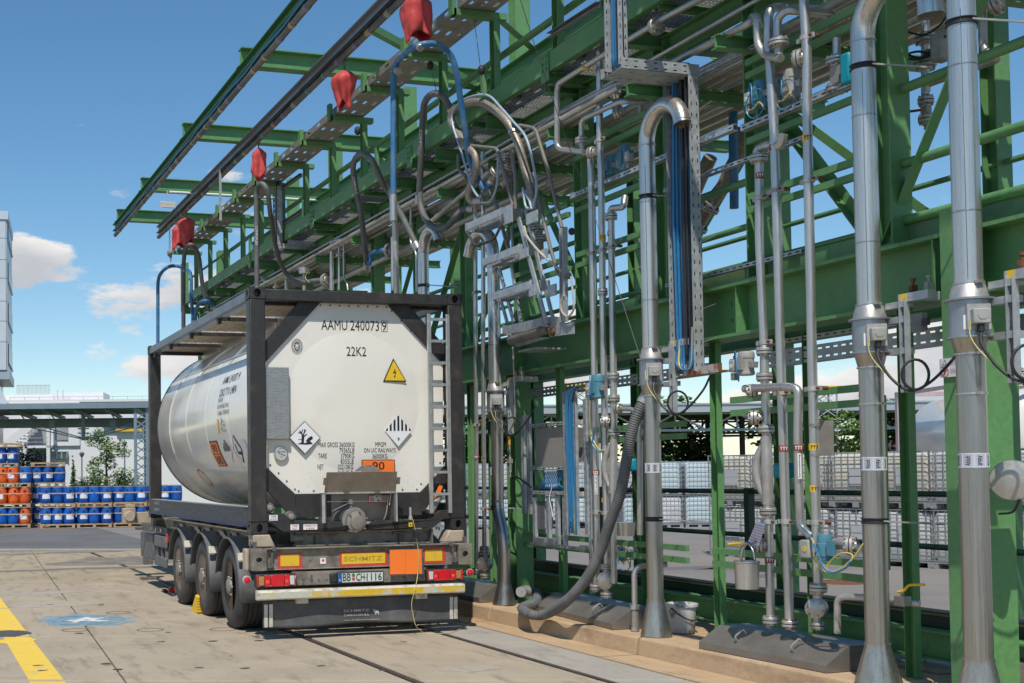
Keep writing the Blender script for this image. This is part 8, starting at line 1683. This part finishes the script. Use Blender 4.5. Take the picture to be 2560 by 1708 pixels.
for z_ in (7.4, 9.4, 11.4, 13.4): MB().bb((.052, .8, z_), (.09, 5., z_+.95)).build('window', BDARK, tb_); MB().bb((.052, .8, z_-.06), (.13, 5., z_)).build('window_sill', PALED, tb_)
MB().bb((-12, 0, 6.55), (.15, 5.4, 6.97)).build('overhang', PALED, tb_); MB().bb((-12, .6, 3.5), (-.4, 5, 6.55)).build('plinth_glass', BDARK, tb_); MB().poly([(-6, -2.5, 4.9), (.3, -2.5, 4.9), (-.3, -2.5, 6.3), (-6, -2.5, 8.2)], (0, .3, 0)).build('stair_flank', PALE, tb_)
# trees, hedge and lamps between canopy and building
tree('young_maple', 'bright green young tree against the white wall behind the canopy', (10.28, 67., 0), 4.0, cl(17, .95, .7, 1.2, 4.25, .46, 7), 2400, .085, HEDGE[1], 7); tree('slim_conifer', 'slim pointed green shrub left of the young tree', (8.5, 67.3, 0), 2.9, [((0, 0, .8+k*.33), (.26-.035*k, .26-.035*k, .3)) for k in range(7)], 900, .07, HEDGE[0], 8, 'shrub'); tree('round_bush', 'round dark green bush under the young tree', (9.0, 65.4, 0), 1.5, cl(8, .6, .5, .5, 1.6, .6, 9), 2600, .06, HEDGE[2], 9, 'bush'); tree('purple_bush', 'dark purple bush behind the orange drums', (5.9, 68., 0), 3.2, cl(11, 1.0, .8, .8, 3.1, .7, 10), 3000, .08, HEDGE[3], 10, 'bush'); tree('hedge', 'low green hedge at the right foot of the canopy', (11.8, 66.4, 0), 1.6, cl(10, 1.2, .5, .6, 1.7, .55, 12), 2400, .07, HEDGE[0], 12, 'hedge')
for i, (x, y, h_, lab) in enumerate(((9.2, 69., 2.9, 'shorter dark street lamp left of the young tree'), (11.6, 69., 3.5, 'taller dark street lamp right of the young tree'))):
    t = thing('street_lamp', lab, 'street lamp', (x, y, 0), 0, 'street lamps'); MB().cyl((0, 0, 0), (0, 0, h_), .04, 10).build('pole', CANB, t); MB().lathe((0, 0, h_), (0, 0, 1), [(.06, 0), (.13, .12), (.15, .22), (.05, .3)], 12).build('lantern', CANB, t)
tag(MB().bb((9., 70, -.1), (13., 70.3, 1.3)).build('brick_wall', pm('brown_brick', (.22, .13, .10), .85, var=.2)), 'low brown wall behind the young tree', 'wall')
# concrete gutter stone between slabs and road
tag(MB().poly([(-20, 41.5, -.1), (6.15, 28.2, -.1), (6.15, 28.75, -.1), (-20, 42.1, -.1)], (0, 0, .115)).build('gutter_strip', CONCP), kind='structure')
# small red trailer part on the ground beside the front wheel
t = thing('wheel_wedge', 'small dark red wheel wedge lying beside the front axle', 'wheel chock', (3.734,18.061,0)); MB().poly([(-.1, -.05, 0), (.1, -.05, 0), (.08, -.05, .05), (-.02, -.05, .09)], (0, .1, 0)).build('wedge', REDF, t, smooth=False); MB().bb((-.14, -.06, 0), (-.09, .06, .05)).build('foot', RUBBERB, t)
